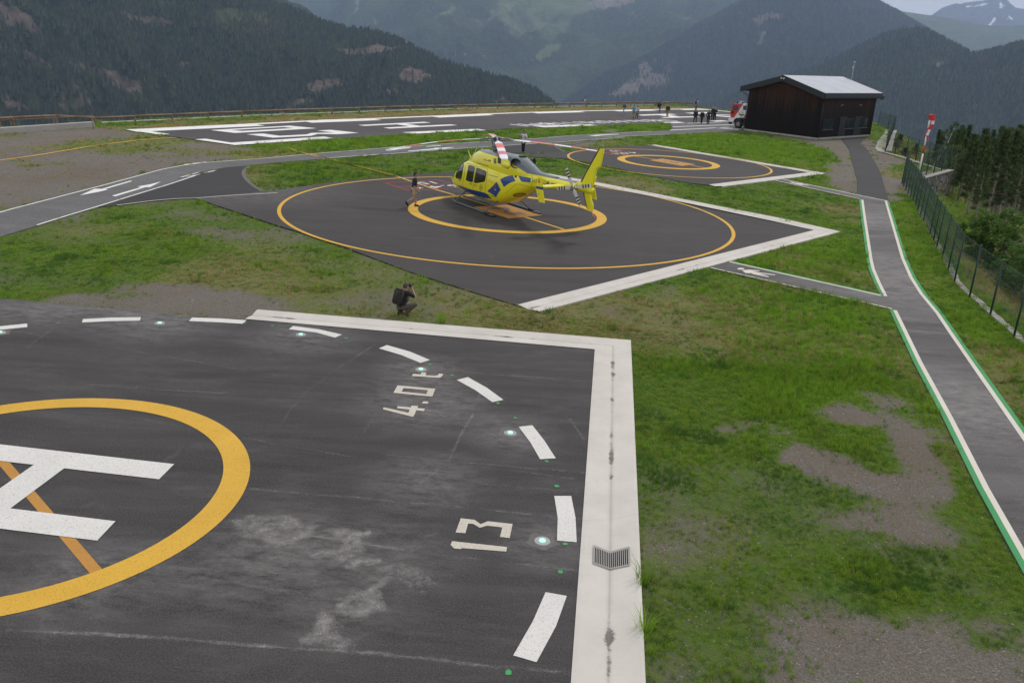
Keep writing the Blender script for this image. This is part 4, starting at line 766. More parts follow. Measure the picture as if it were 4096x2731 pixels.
# --- log rail along the far edge ---
log=NT('log_wood'); p=log.obj(); v=log.mapv(p,(1,1,1)); n1=log.noise(v,1.4,5,.7); n2=log.noise(v,14,4,.7)
log.col(log.mix(log.ramp(n2,.3,.7),log.mix(log.ramp(n1,.35,.65),(.20,.12,.08),(.36,.26,.18)),(.13,.085,.055))); log.rough(.85); log.bump(n2,.4,.02)
posts_px=[('R5',135),('R5',533),('R5',895),('R5',1272),('R5',1622),('R5',1960),('R5',2275)]+[('W7',x) for x in (85,405,710,1000,1285,1540,1790,2027,2255)]+[('M2',x) for x in (1020,1160,1285,1410,1530,1645,1755,1860,1960,2055,2145,2230,2310)]+[('P4',x) for x in (1140,1270,1400,1583,1698)]
rx=[px(a,b,0)[0] for a,b in posts_px]
def rail_at(X):
    # point on the rail's base line for photo column X
    P=[(-300,533.6),(57,512.7),(226,503.5),(380.5,494),(540.8,486.3),(689.6,479.9),(833,472.4),(967,466.4),(1110,460.5),(1219,457),(1328.9,452.7),(1437.8,449),(1541.5,445.2),(1640,442),(1740,439),(1840,436.5),(1990,433),(2140,430),(2300,427),(2470,424),(2650,421.8),(2740,422.5),(2780,427.5)]
    return g('F',X,float(np.interp(X,[a for a,_ in P],[b for _,b in P])))
rail=empty('log_rail_fence',tuple(rail_at(1300)),0,'long brown log rail fence along the far edge of the terrace','rail fence'); o0=rail.location.copy()
PL=[rail_at(X)-o0 for X in [-280]+rx]
def rz(X): return .45 if X>380 else .78
for i,(a,b) in enumerate(zip(PL,PL[1:])):
    X0=([-280]+rx)[i]; X1=rx[i]; bm=bmesh.new(); r=.095
    tube_bm(bm,[a+Vector((0,0,rz(X0))),(a+b)/2+Vector((0,0,(rz(X0)+rz(X1))/2+random.uniform(-.02,.02))),b+Vector((0,0,rz(X1)))],[r*1.04,r,r*.93],8); bm_obj('rail',bm,log.m,rail)
for a,X in zip(PL[1:],rx):
    bm=bmesh.new(); tube_bm(bm,[a+Vector((0,0,-.3)),a+Vector((0,0,rz(X)+.04))],[.09,.085],8); bm_obj('post',bm,log.m,rail)
# low concrete wall under the left part of the rail
wb=[g('R5',-700,404),g('R5',0,361),g('R5',893,298)]; o_=wb[1].copy(); bm=bmesh.new()
for a,b in zip(wb,wb[1:]):
    dd=(b-a).normalized(); nn=Vector((-dd.y,dd.x,0))
    q=[a-o_,b-o_,b+nn*.45-o_,a+nn*.45-o_]; lo=[bm.verts.new((p_.x,p_.y,-.1)) for p_ in q]; hi=[bm.verts.new((p_.x,p_.y,.36)) for p_ in q]
    bm.faces.new(hi)
    for i in range(4): bm.faces.new([lo[i],lo[(i+1)%4],hi[(i+1)%4],hi[i]])
bmesh.ops.recalc_face_normals(bm,faces=bm.faces)
tag(bm_obj('concrete_wall',bm,simple('concrete_wall',(.36,.35,.33),.9,scale=2,var=.2),loc=o_),'low pale concrete wall under the log rail at the far left','wall')
# thin kerb behind the rail
kb=[rail_at(X)+Vector((0,.7,.0)) for X in range(390,2700,80)]
bm=bmesh.new(); band_bm(bm,v2([p_-kb[0] for p_ in kb]),.25,.03); 
for a,b in zip(kb,kb[1:]):
    dd=(b-a).normalized(); nn=Vector((dd.y,-dd.x,0))*.125; q=[a+nn-kb[0],b+nn-kb[0]]; bm.faces.new([bm.verts.new((q[0].x,q[0].y,-.1)),bm.verts.new((q[1].x,q[1].y,-.1)),bm.verts.new((q[1].x,q[1].y,.03)),bm.verts.new((q[0].x,q[0].y,.03))])
tag(bm_obj('kerb',bm,simple('kerb_concrete',(.6,.59,.56),.9),loc=kb[0]),'thin pale kerb running behind the log rail',None,kind='structure')
# slim handrail beyond the wall
hp=[at_dist('R5',x,y,78) for x,y in ((-500,272),(0,243),(100,238),(533,214),(883,196))]; hr=empty('handrail',tuple(hp[2]-Vector((0,0,1))),0,'thin brown handrail on posts beyond the low concrete wall at far left','handrail'); o_=hr.location.copy()
bm=bmesh.new(); tube_bm(bm,[q-o_ for q in hp],.045,6); bm_obj('rail',bm,log.m,hr)
for q in [hp[1].lerp(hp[2],0),hp[2],hp[2].lerp(hp[3],.93),hp[3],hp[4].lerp(hp[3],.05)]:
    bm=bmesh.new(); tube_bm(bm,[q-o_,q-o_-Vector((0,0,1.6))],.035,6); bm_obj('post',bm,log.m,hr)
q=g('W7',622,178); bm=bmesh.new(); tube_bm(bm,[(0,0,-.1),(.05,0,.22),(.07,0,.46)],[.03,.028,.022],6); tag(bm_obj('wooden_stake',bm,log.m,loc=q),'short dark wooden stake in the dry grass before the log rail','stake')
# --- building ---
A_=g('BL',298,990); B_=g('BL',1195,1105); Cx=g('BL',1835,1060)
ux=(B_-A_).normalized(); uy=Vector((-ux.y,ux.x,0)); WID=(B_-A_).length
if (Cx-B_).dot(uy)<0: uy=-uy
LEN=(Cx-B_).dot(uy); print('building',WID,LEN,(Cx-B_).dot(ux))
ang=math.atan2(ux.y,ux.x)
bld=empty('wooden_building',tuple(B_),ang,'dark brown board-clad building with a pale grey gabled metal roof and black fascia','building')
# local frame: x along the gable wall (A at -WID, B at 0), y away along the long wall
sgn=1 if Vector((-ux.y,ux.x,0)).dot(uy)>0 else -1
def L3(x,y,z): return (x,y*sgn,z)
def wall_hit(reg,x,y):
    """where the photo ray meets the long wall plane -> (distance from the near corner, height)"""
    d=ray(reg,x,y); o=Vector((0,0,H)); t=(B_-o).dot(ux)/d.dot(ux); q=o+d*t; return (q-B_).dot(uy),q.z
WH=4.15; OV=.55
mid_=(A_+B_)/2
def plane_hit(reg,x,y,P0,n):
    d=ray(reg,x,y); o=Vector((0,0,H)); t=(P0-o).dot(n)/d.dot(n); return o+d*t
ap=plane_hit('BL',785,312,B_-uy*OV,uy); ea=plane_hit('BL',1305,535,B_-uy*OV,uy); eb=plane_hit('BL',262,448,B_-uy*OV,uy)
print('apex',(ap-B_).dot(ux),ap.z,'eaveR',(ea-B_).dot(ux),ea.z,'eaveL',(eb-B_).dot(ux),eb.z)
rdg=plane_hit('BL',1525,347,ap,ux); print('ridge end',(rdg-B_).dot(uy),rdg.z)
for nm,x,y in (('w1a',1290,860),('w1b',1365,985),('w2a',1555,850),('w2b',1625,970),('w3a',1735,845),('w3b',1797,960),('d1',1490,850),('d1b',1530,1080),('d2',1675,845),('d2b',1725,1065),('l1',1497,680),('l2',1725,680)): print(nm,wall_hit('BL',x,y))
k=NT('charred_boards'); p=k.obj(); mp_=k.mapv(p,(1,1,.05)); bx_=k.mapv(p,(1,1,0)); sx=k.n('ShaderNodeSeparateXYZ'); k.l(p,sx.inputs[0])
pl=k.math('FRACT',k.math('MULTIPLY',k.math('ADD',sx.outputs[0],sx.outputs[1]),7.2)); gap=k.ramp(pl,.0,.10,(1,1,1,1),(0,0,0,1))
fl=k.math('FLOOR',k.math('MULTIPLY',k.math('ADD',sx.outputs[0],sx.outputs[1]),7.2)); wn=k.n('ShaderNodeTexWhiteNoise',noise_dimensions='1D'); k.l(fl,wn.inputs['W'])
n1=k.noise(mp_,3.0,6,.75); hi=k.math('ADD',k.math('MULTIPLY',k.math('SUBTRACT',sx.outputs[2],3.0),.16),k.math('MULTIPLY',n1,.9)); red_=k.ramp(k.math('ADD',hi,k.math('MULTIPLY',wn.outputs[0],.3)),.50,.95)
col=k.mix(wn.outputs[0],(.0055,.004,.0035),(.012,.0075,.006)); col=k.mix(red_,col,(.048,.021,.011)); col=k.mix(k.ramp(k.noise(k.mapv(p,(1,1,.35)),9,6,.8),.66,.72),col,(.16,.10,.06)); col=k.mix(gap,col,(.002,.002,.002))
k.col(col); k.rough(.8); k.b.inputs['Specular IOR Level'].default_value=.2; k.bump(gap,.5,-.02); boards=k.m
k=NT('sheet_metal_roof'); p=k.obj(); sx=k.n('ShaderNodeSeparateXYZ'); k.l(p,sx.inputs[0]); rb=k.math('FRACT',k.math('MULTIPLY',sx.outputs[1],2.0)); rbm=k.ramp(rb,.0,.12,(1,1,1,1),(0,0,0,1))
k.col(k.mix(k.ramp(k.noise(p,.8,5),.3,.7),(.25,.28,.325),(.32,.35,.40))); k.rough(.45); k.b.inputs['Metallic'].default_value=.25; k.bump(rbm,.5,.04); roofm=k.m
blackm=simple('black_fascia',(.009,.012,.016),.6); glass=NT('dark_window_glass'); glass.col((.02,.03,.035)); glass.rough(.08); glass=glass.m; framem=simple('dark_frame',(.006,.007,.008),.6)
AX=(ap-B_).dot(ux); RZ=ap.z; EX=(ea-B_).dot(ux); EZ=ea.z; EXL=(eb-B_).dot(ux); EZL=eb.z; FT=.62
sl=(RZ-EZ)/(EX-AX); slL=(RZ-EZL)/(AX-EXL)
RY1=LEN+OV
# walls: solid pentagon prism, slightly below the roof
bm=bmesh.new()
def ztop(x): return RZ-FT*.9-(sl*(x-AX) if x>AX else slL*(AX-x))
prof=[(-WID,-.02),(0,-.02),(0,ztop(0)),(AX,ztop(AX)),(-WID,ztop(-WID))]
f0=[bm.verts.new(L3(x,0,z)) for x,z in prof]; f1=[bm.verts.new(L3(x,LEN,z)) for x,z in prof]; bm.faces.new(f0); bm.faces.new(f1[::-1])
for i in range(5): bm.faces.new([f0[i],f1[i],f1[(i+1)%5],f0[(i+1)%5]])
bmesh.ops.recalc_face_normals(bm,faces=bm.faces); wallo=bm_obj('wall',bm,boards,bld)
bm=bmesh.new(); box_bm(bm,-WID-.06,.06,-.06*sgn if sgn>0 else .06,(LEN+.06)*sgn,-.08,.13); bmesh.ops.recalc_face_normals(bm,faces=bm.faces); bm_obj('plinth',bm,simple('plinth_concrete',(.38,.37,.35),.9,scale=3,var=.2),bld)
# roof
bm=bmesh.new()
for (xa,za,xb,zb) in ((AX,RZ,EX,EZ),(AX,RZ,EXL,EZL)):
    q=[L3(xa,-OV,za),L3(xb,-OV,zb),L3(xb,RY1,zb),L3(xa,RY1,za)]
    vt=[bm.verts.new(v) for v in q]; vb_=[bm.verts.new((v[0],v[1],v[2]-.08)) for v in q]; bm.faces.new(vt); bm.faces.new(vb_[::-1])
    for i in range(4): bm.faces.new([vt[i],vb_[i],vb_[(i+1)%4],vt[(i+1)%4]])
bmesh.ops.recalc_face_normals(bm,faces=bm.faces); roof=bm_obj('roof',bm,roofm,bld)
def slab(pts,nrm,th,mat,name,par):
    bm=bmesh.new(); a=[bm.verts.new(p_) for p_ in pts]; b=[bm.verts.new(Vector(p_)+Vector(nrm)*th) for p_ in pts]; bm.faces.new(a); bm.faces.new(b[::-1]); n=len(pts)
    for i in range(n): bm.faces.new([a[i],b[i],b[(i+1)%n],a[(i+1)%n]])
    bmesh.ops.recalc_face_normals(bm,faces=bm.faces); return bm_obj(name,bm,mat,par)
for y in (-OV-.02,RY1+.02):
    s_=1 if y>0 else -1
    slab([L3(AX,y,RZ-.02),L3(EX+.02,y,EZ-.02),L3(EX+.02,y,EZ-FT),L3(AX,y,RZ-FT)],(0,.04*s_*sgn,0),1,blackm,'fascia',roof)
    slab([L3(AX,y,RZ-.02),L3(EXL-.02,y,EZL-.02),L3(EXL-.02,y,EZL-FT),L3(AX,y,RZ-FT)],(0,.04*s_*sgn,0),1,blackm,'fascia',roof)
slab([L3(EX+.03,-OV,EZ-.03),L3(EX+.03,RY1,EZ-.03),L3(EX+.03,RY1,EZ-FT*.85),L3(EX+.03,-OV,EZ-FT*.85)],(.05,0,0),1,blackm,'fascia',roof)
slab([L3(EXL-.03,-OV,EZL-.03),L3(EXL-.03,RY1,EZL-.03),L3(EXL-.03,RY1,EZL-FT*.85),L3(EXL-.03,-OV,EZL-FT*.85)],(-.05,0,0),1,blackm,'fascia',roof)
slab([L3(EX,-OV,EZ-FT),L3(EX,RY1,EZ-FT),L3(-.02,RY1,EZ-FT+.05),L3(-.02,-OV,EZ-FT+.05)],(0,0,.03),1,blackm,'soffit',roof)
zinc=simple('zinc',(.6,.6,.6),.4); sg=None
for i in range(18):
    y=-OV+.3+i*(RY1+OV-.6)/17
    if sg is None:
        bm=bmesh.new(); box_bm(bm,-.02,.03,-.04,.04,-.005,.05); bmesh.ops.recalc_face_normals(bm,faces=bm.faces); sg=bm_obj('snow_guard',bm,zinc,roof); q=sg
    else: q=sg.copy(); C.objects.link(q)
    q.location=L3(EX,y,EZ)
bm=bmesh.new(); tube_bm(bm,[L3(.09,.12,EZ-FT),L3(.09,.12,.1)],.05,8); bm_obj('downpipe',bm,blackm,bld)
bm=bmesh.new(); tube_bm(bm,[L3(EXL+.1,-.3,EZL-FT),L3(-WID-.05,-.05,EZL-FT-.35)],.04,8); tube_bm(bm,[L3(-WID-.07,-.02,EZL-FT-.35),L3(-WID-.07,-.02,.1)],.04,8); bm_obj('downpipe',bm,blackm,bld)
bm=bmesh.new(); tube_bm(bm,[L3(.09,LEN-.15,EZ-FT),L3(.09,LEN-.15,.1)],.05,8); bm_obj('downpipe',bm,blackm,bld)
def opening(name,reg,x0,y0,x1,y1,door=False):
    s0,z0=wall_hit(reg,x0,y0); s1,z1=wall_hit(reg,x1,y1); zt,zb=max(z0,z1),min(z0,z1)
    if door: zb=.1; zt=2.25
    pa=slab([L3(.012,s0,zb),L3(.012,s1,zb),L3(.012,s1,zt),L3(.012,s0,zt)],(.035,0,0),1,framem,name,bld)
    if not door:
        m_=(s0+s1)/2
        for a,b in ((s0+.07,m_-.04),(m_+.04,s1-.07)): slab([L3(.052,a,zb+.08),L3(.052,b,zb+.08),L3(.052,b,zt-.08),L3(.052,a,zt-.08)],(.006,0,0),1,glass,'pane',pa)
        slab([L3(.0,s0-.1,zb-.06),L3(.0,s1+.1,zb-.06),L3(.14,s1+.1,zb-.06),L3(.14,s0-.1,zb-.06)],(0,0,.04),1,simple('sill_metal',(.12,.13,.14),.5),'sill',pa)
    return pa
opening('window','BL',1283,862,1385,982); opening('window','BL',1552,850,1640,968); opening('window','BL',1732,845,1808,958)
opening('door','BL',1488,850,1532,1080,True); opening('door','BL',1672,845,1722,1065,True)
lampm=simple('lamp_white',(.55,.56,.56),.4)
for x in (1497,1725):
    s_,z_=wall_hit('BL',x,682); bm=bmesh.new(); tube_bm(bm,[L3(0,s_,z_-.08),L3(.22,s_-.05,z_),L3(.30,s_-.05,z_+.02)],[.05,.05,.02],8); bm_obj('wall_lamp',bm,lampm,bld)
for dx in (-.12,.18):
    bm=bmesh.new(); bmesh.ops.create_uvsphere(bm,u_segments=10,v_segments=6,radius=.10,matrix=Matrix.Translation(L3(AX+dx,-OV-.10,RZ-.30-abs(dx)*.3))); bm_obj('floodlight',bm,lampm,bld)
# rear annexe with its own slightly lower roof
s2=(plane_hit('BL',2005,530,ea+ux*-.2,ux)-B_).dot(uy); print('annex y',s2)
AL=max(LEN+1.5,min(s2,LEN+6)); dz=.35
bm=bmesh.new(); prof2=[(-WID+.6,-.02),(-.9,-.02),(-.9,ztop(-.9)-dz),(AX,ztop(AX)-dz),(-WID+.6,ztop(-WID+.6)-dz)]
f0=[bm.verts.new(L3(x,LEN+.003,z)) for x,z in prof2]; f1=[bm.verts.new(L3(x,AL-.5,z)) for x,z in prof2]; bm.faces.new(f0); bm.faces.new(f1[::-1])
for i in range(5): bm.faces.new([f0[i],f1[i],f1[(i+1)%5],f0[(i+1)%5]])
bmesh.ops.recalc_face_normals(bm,faces=bm.faces); bm_obj('annexe_wall',bm,boards,bld)
ar=slab([L3(AX,RY1+.07,RZ-dz),L3(EX-.25,RY1+.07,EZ-dz+sl*.25),L3(EX-.25,AL,EZ-dz+sl*.25),L3(AX,AL,RZ-dz)],(0,0,-.08),1,roofm,'annexe_roof',bld)
slab([L3(AX,AL+.01,RZ-dz-.02),L3(EX-.25,AL+.01,EZ-dz+sl*.25-.02),L3(EX-.25,AL+.01,EZ-dz-.45+sl*.25),L3(AX,AL+.01,RZ-dz-.45)],(0,.04*sgn,0),1,blackm,'fascia',ar)
slab([L3(EX-.24,RY1+.07,EZ-dz+sl*.25-.03),L3(EX-.24,AL,EZ-dz+sl*.25-.03),L3(EX-.24,AL,EZ-dz-.4),L3(EX-.24,RY1+.07,EZ-dz-.4)],(.04,0,0),1,blackm,'fascia',ar)
slab([L3(AX+.1,RY1-.01,RZ+.012-sl*.1),L3(EX,RY1-.01,EZ+.012),L3(EX,RY1+.05,EZ+.012),L3(AX+.1,RY1+.05,RZ+.012-sl*.1)],(0,0,.03),1,simple('red_lead',(.30,.10,.08),.6),'flashing',roof)
# mast behind the ridge
mb=plane_hit('BL',1625,388,B_+uy*(RY1+1.0),uy); mt=plane_hit('BL',1653,150,B_+uy*(RY1+1.0),uy)
ma=empty('antenna_mast',(mb.x,mb.y,mb.z-1.2),0,'slender pale antenna mast with a white dome rising behind the building roof','mast'); hh=(mt-mb).length+1.2; mm=simple('galvanised',(.42,.46,.47),.5,.3)
bm=bmesh.new(); tube_bm(bm,[(0,0,0),(0,0,hh*.62),(0,0,hh)],[.05,.04,.03],8); bm_obj('pole',bm,mm,ma)
bm=bmesh.new(); bmesh.ops.create_uvsphere(bm,u_segments=12,v_segments=8,radius=.13,matrix=Matrix.Translation((0,0,hh))@Matrix.Diagonal((1,1,.55,1))); bm_obj('antenna_dome',bm,lampm,ma,True)
bm=bmesh.new(); box_bm(bm,-.12,-.02,-.05,.05,hh*.78,hh*.86); bm_obj('sensor_box',bm,lampm,ma)
# --- green mesh fences ---
fgreen=simple('fence_green',(.006,.032,.024),.5,var=.2); wiregreen=simple('fence_wire_green',(.008,.040,.028),.5)
def mesh_fence(name,base,hgt,label,step=2.5,own=False,zoff=0,wire=.0026,pr=.035):
    """posts at the given base points, welded-wire panels between"""
    root=empty(name,tuple(base[0]),0,label,'fence'); o_=base[0]
    for q in base:
        bm=bmesh.new(); c=q-o_; tube_bm(bm,[c+Vector((0,0,-.2)),c+Vector((0,0,hgt+.06))],pr,6); tube_bm(bm,[c+Vector((0,0,hgt+.06)),c+Vector((0,0,hgt+.075))],pr*1.15,6); bm_obj('post',bm,fgreen,root)
    for a,b in zip(base,base[1:]):
        a=a-o_; b=b-o_; L_=(b-a).length; n=max(2,int(L_/.06)); bm=bmesh.new(); dd=(b-a).normalized(); nn=Vector((-dd.y,dd.x,0))*wire
        def w(p0,p1,r):
            ax=(p1-p0).normalized(); s1=nn.normalized()*r; s2=ax.cross(s1).normalized()*r; A4=[bm.verts.new(p0+s) for s in (s1,s2,-s1,-s2)]; B4=[bm.verts.new(p1+s) for s in (s1,s2,-s1,-s2)]
            for i in range(4): bm.faces.new([A4[i],A4[(i+1)%4],B4[(i+1)%4],B4[i]])
        for i in range(1,n): q=a.lerp(b,i/n); w(q+Vector((0,0,.05)),q+Vector((0,0,hgt)),wire)
        for j in range(10):
            z=.05+(hgt-.05)*j/9; w(a+Vector((0,0,z)),b+Vector((0,0,z)),wire*1.1)
        for z in (hgt*.36,hgt*.68,hgt*.99):
            for e in (-.02,.02): w(a+Vector((0,0,z+e)),b+Vector((0,0,z+e)),wire*1.9)
        bm_obj('wire_panel',bm,wiregreen,root)
    return root
# near fence: post feet read from the photo, then carried on beyond the frame
nf=gp('T3',[(650,1040),(672,1080),(700,1125),(728,1170),(757,1216),(787,1268),(818,1322),(850,1383),(885,1445),(922,1510)])+gp('S4',[(835,352),(870,432),(905,500),(965,605),(1025,725),(1090,855),(1250,1005),(1465,1200),(1715,1420)])+[FENCE_EXT]
nf=[Vector((q.x,q.y,-.03)) for q in nf]; nf.append(nf[-1]+(nf[-1]-nf[-2]).normalized()*2.5+Vector((0,0,0)))
NF=mesh_fence('mesh_fence',nf,2.0,'dark green wire mesh fence along the grass strip at the right edge')
bfp=gp('T3',[(350,330),(470,370),(545,394),(520,450),(495,520),(470,590),(445,645),(560,684),(690,722),(820,765),(960,812),(1110,858),(1228,885),(1140,912),(1045,937),(950,962),(870,984)])
BF=mesh_fence('mesh_fence',bfp,1.9,'dark green wire mesh fence round the corner terrace behind the windsock',wire=.003,pr=.04)
# stone footing under the near fence
bm=bmesh.new(); lf=[q+Vector((.12,0,0)) for q in nf]
for a,b in zip(lf,lf[1:]):
    dd=(b-a).normalized(); nn=Vector((dd.y,-dd.x,0)); nseg=max(1,int((b-a).length/.35))
    for i in range(nseg):
        p0=a.lerp(b,i/nseg)-lf[0]; p1=a.lerp(b,(i+.96)/nseg)-lf[0]; w0=-.13-random.random()*.05; h_=random.uniform(.02,.06)
        q=[p0+nn*w0,p1+nn*w0,p1+nn*.1,p0+nn*.1]; lo=[bm.verts.new((v.x,v.y,-.2)) for v in q]; hi=[bm.verts.new((v.x,v.y,h_)) for v in q]; bm.faces.new(hi)
        for j in range(4): bm.faces.new([lo[j],lo[(j+1)%4],hi[(j+1)%4],hi[j]])
bmesh.ops.recalc_face_normals(bm,faces=bm.faces); tag(bm_obj('kerb',bm,simple('rough_kerb',(.38,.36,.33),.95,scale=6,var=.4,bump=.4),loc=lf[0]),'rough pale stone kerb under the near green fence',None,kind='structure')
# terrace kerb, pale channel and stone retaining wall
k=NT('rubble_stone'); p=k.obj(); vv=k.n('ShaderNodeTexVoronoi'); vv.inputs['Scale'].default_value=1.7; vd=k.n('ShaderNodeTexVoronoi',feature='DISTANCE_TO_EDGE'); vd.inputs['Scale'].default_value=1.7
nw=k.n('ShaderNodeTexNoise'); nw.inputs['Scale'].default_value=2.5; k.l(p,nw.inputs['Vector']); wv=k.n('ShaderNodeVectorMath',operation='MULTIPLY_ADD'); wv.inputs[1].default_value=(.35,.35,.35); k.l(nw.outputs['Color'],wv.inputs[0]); k.l(p,wv.inputs[2])
k.l(wv.outputs[0],vv.inputs['Vector']); k.l(wv.outputs[0],vd.inputs['Vector']); sc_=k.n('ShaderNodeSeparateColor'); k.l(vv.outputs['Color'],sc_.inputs[0])
col=k.mix(sc_.outputs[0],(.16,.16,.155),(.36,.34,.31)); col=k.mix(k.ramp(sc_.outputs[1],.75,.8),col,(.33,.25,.15)); col=k.mix(k.ramp(k.noise(p,3,6,.75),.4,.75),col,(.10,.10,.095)); col=k.mix(k.ramp(vd.outputs['Distance'],.02,.07,(1,1,1,1),(0,0,0,1)),col,(.035,.034,.03))
k.col(col); k.rough(.95); k.bump(k.ramp(vd.outputs['Distance'],0,.12),.9,.08); rub=k.m
def retaining(name,line,depth,label,thick=.45):
    o_=line[0]; bm=bmesh.new(); P=[q-o_ for q in line]
    l,r=strip([(q.x,q.y) for q in P],thick,side=0); n=len(P)
    tl=[bm.verts.new((a.x,a.y,.05)) for a in l]; tr=[bm.verts.new((a.x,a.y,.05)) for a in r]; bl_=[bm.verts.new((a.x,a.y,.05-depth)) for a in l]; br=[bm.verts.new((a.x,a.y,.05-depth)) for a in r]
    for i in range(n-1):
        bm.faces.new([tl[i],tl[i+1],tr[i+1],tr[i]]); bm.faces.new([tl[i],tl[i+1],bl_[i+1],bl_[i]]); bm.faces.new([tr[i],tr[i+1],br[i+1],br[i]])
    bm.faces.new([tl[0],tr[0],br[0],bl_[0]]); bm.faces.new([tl[-1],tr[-1],br[-1],bl_[-1]])
    bmesh.ops.recalc_face_normals(bm,faces=bm.faces); root=bm_obj(name,bm,rub,loc=o_); tag(root,label,'wall')
    bm=bmesh.new(); l,r=strip([(q.x,q.y) for q in P],thick+.08); 
    for z0,z1 in ((.055,.13),):
        a=[bm.verts.new((q.x,q.y,z1)) for q in l]; b=[bm.verts.new((q.x,q.y,z1)) for q in r]; c=[bm.verts.new((q.x,q.y,z0)) for q in l]; d=[bm.verts.new((q.x,q.y,z0)) for q in r]
        for i in range(n-1): bm.faces.new([a[i],a[i+1],b[i+1],b[i]]); bm.faces.new([a[i],a[i+1],c[i+1],c[i]]); bm.faces.new([b[i],b[i+1],d[i+1],d[i]])
        bm.faces.new([a[0],b[0],d[0],c[0]]); bm.faces.new([a[-1],b[-1],d[-1],c[-1]])
    bmesh.ops.recalc_face_normals(bm,faces=bm.faces); bm_obj('coping',bm,concp,root); return root
retaining('retaining_wall',gp('T3',[(905,992),(1080,942),(1262,893)]),6,'rough stone retaining wall below the fenced corner terrace, at the edge of the trees')
retaining('retaining_wall',gp('T3',[(560,392),(535,450),(515,530),(498,600),(486,655)]),5,'curved rough stone wall with a pale coping behind the building corner')
bm=bmesh.new(); base=gp('T3',[(440,369),(474,378),(458,470),(450,560),(436,648),(415,656),(345,640),(318,605),(345,520),(385,470),(430,420)]); poly_bm(bm,v2([q-base[0] for q in base]),.0,.15); tag(bm_obj('drain_channel',bm,concp,loc=base[0]),'pale concrete channel curving beside the building corner',None,kind='structure')
tb=gp('T3',[(420,655),(560,692),(690,728),(820,772),(960,820),(1110,868),(1240,897)]); bandobj('kerb',[tb],.55,.03,concp); tag(bpy.data.objects['kerb.002'] if 'kerb.002' in bpy.data.objects else bpy.data.objects['kerb'],None,None,kind='structure')
tf=gp('T3',[(905,985),(1080,935),(1245,892),(1040,835),(1020,880),(880,905)]); to=polyobj('terrace_floor',[v2(tf)],-.015,simple('terrace_concrete',(.27,.265,.25),.95,scale=2,var=.25)); tag(to,None,None,kind='structure')
for o in bpy.data.objects:
    if o.name.startswith('kerb') and 'kind' not in o: o['kind']='structure'
# --- windsock ---
wb_=g('WS',478,1125); wt=ray('WS',655,165); hd=math.hypot(wb_.x,wb_.y); d=wt; zt=H+d.z*hd/math.hypot(d.x,d.y); print('windsock h',zt)
wr=empty('windsock',tuple(wb_),0,'red and white windsock hanging limp from a striped pole by the corner terrace','windsock'); sr_=simple('sock_red',(.62,.03,.03),.75); sw=simple('sock_white',(.72,.70,.74),.75); pr_=simple('pole_red',(.45,.02,.025),.4); pw_=simple('pole_white',(.75,.75,.74),.4)
seg=[0,.34,.48,.64,.78,.91]; bm=bmesh.new(); 
for i,(a,b) in enumerate(zip(seg,seg[1:])): tube_bm(bm,[(0,0,zt*a),(0,0,zt*b)],.065,10,mi=(i+0)%2 if i else 0)
o=bm_obj('pole',bm,[pw_,pr_],wr); 
bm=bmesh.new(); tube_bm(bm,[(0,0,zt*.91),(0,0,zt)],.03,8); tube_bm(bm,[(0,0,zt*.985),(.12,0,zt*.985)],.02,6); bmesh.ops.create_uvsphere(bm,u_segments=8,v_segments=6,radius=.07,matrix=Matrix.Translation((0,0,zt))); bm_obj('swivel',bm,mm,wr)
def wpt(x,y):
    d=ray('WS',x,y); t=hd/math.hypot(d.x,d.y); return Vector((d.x*t,d.y*t,H+d.z*t))-wb_
cx=[((700,165),0.256),((699,200),0.256),((697,235),0.218),((694,262),0.179),((706,285),0.102),((698,320),0.120),((680,350),0.116),((664,380),0.104),((650,408),0.096),((638,440),0.096),((624,475),0.100),((614,505),0.104),((612,540),0.102),((618,580),0.122)]
cols=[1,1,1,0,0,1,1,1,0,0,0,1,1]
bm=bmesh.new()
for i in range(len(cx)-1):
    (a,ra),(b,rb)=cx[i],cx[i+1]
    A0,B0=wpt(*a),wpt(*b)
    n=12; ringA=[];ringB=[]
    for kx in range(n):
        t=2*math.pi*kx/n; f=1+.22*math.sin(3*t+i*.5)
        ringA.append(bm.verts.new(A0+Vector((math.cos(t)*ra*f,math.sin(t)*ra*f*.8,0)))); f=1+.22*math.sin(3*t+(i+1)*.5); ringB.append(bm.verts.new(B0+Vector((math.cos(t)*rb*f,math.sin(t)*rb*f*.8,0))))
    for kx in range(n):
        fc=bm.faces.new([ringA[kx],ringA[(kx+1)%n],ringB[(kx+1)%n],ringB[kx]]); fc.material_index=cols[i]; fc.smooth=True
    if i==0: fc=bm.faces.new(ringA); fc.material_index=1
bm_obj('sock',bm,[sw,sr_],wr)
# ================= trees beyond the fence =================
bark=NT('pine_bark'); p=bark.obj(); bark.col(bark.mix(bark.ramp(bark.noise(bark.mapv(p,(1,1,.25)),9,5,.7),.3,.7),(.16,.14,.115),(.38,.34,.29))); bark.rough(.95)
birchb=simple('birch_bark',(.46,.45,.42),.8,var=.3,scale=4)
def leafmat(name,a,b,c):
    k=NT(name); ri=k.n('ShaderNodeObjectInfo').outputs['Random']; p=k.obj(); n1=k.noise(p,.9,4,.65); n2=k.noise(p,7,3,.6)
    col=k.mix(k.ramp(n1,.35,.65),a,b); col=k.mix(k.math('MULTIPLY',k.ramp(n2,.5,.75),.7),col,c); col=k.mix(k.math('MULTIPLY',ri,.35),col,a)
    k.col(col); k.rough(.7); k.b.inputs['Specular IOR Level'].default_value=.25
    tr=k.n('ShaderNodeBsdfTranslucent'); k.l(col,tr.inputs[0]); ms=k.n('ShaderNodeMixShader'); ms.inputs[0].default_value=.22; k.l(k.b.outputs[0],ms.inputs[1]); k.l(tr.outputs[0],ms.inputs[2]); k.l(ms.outputs[0],k.o.inputs[0]); return k.m
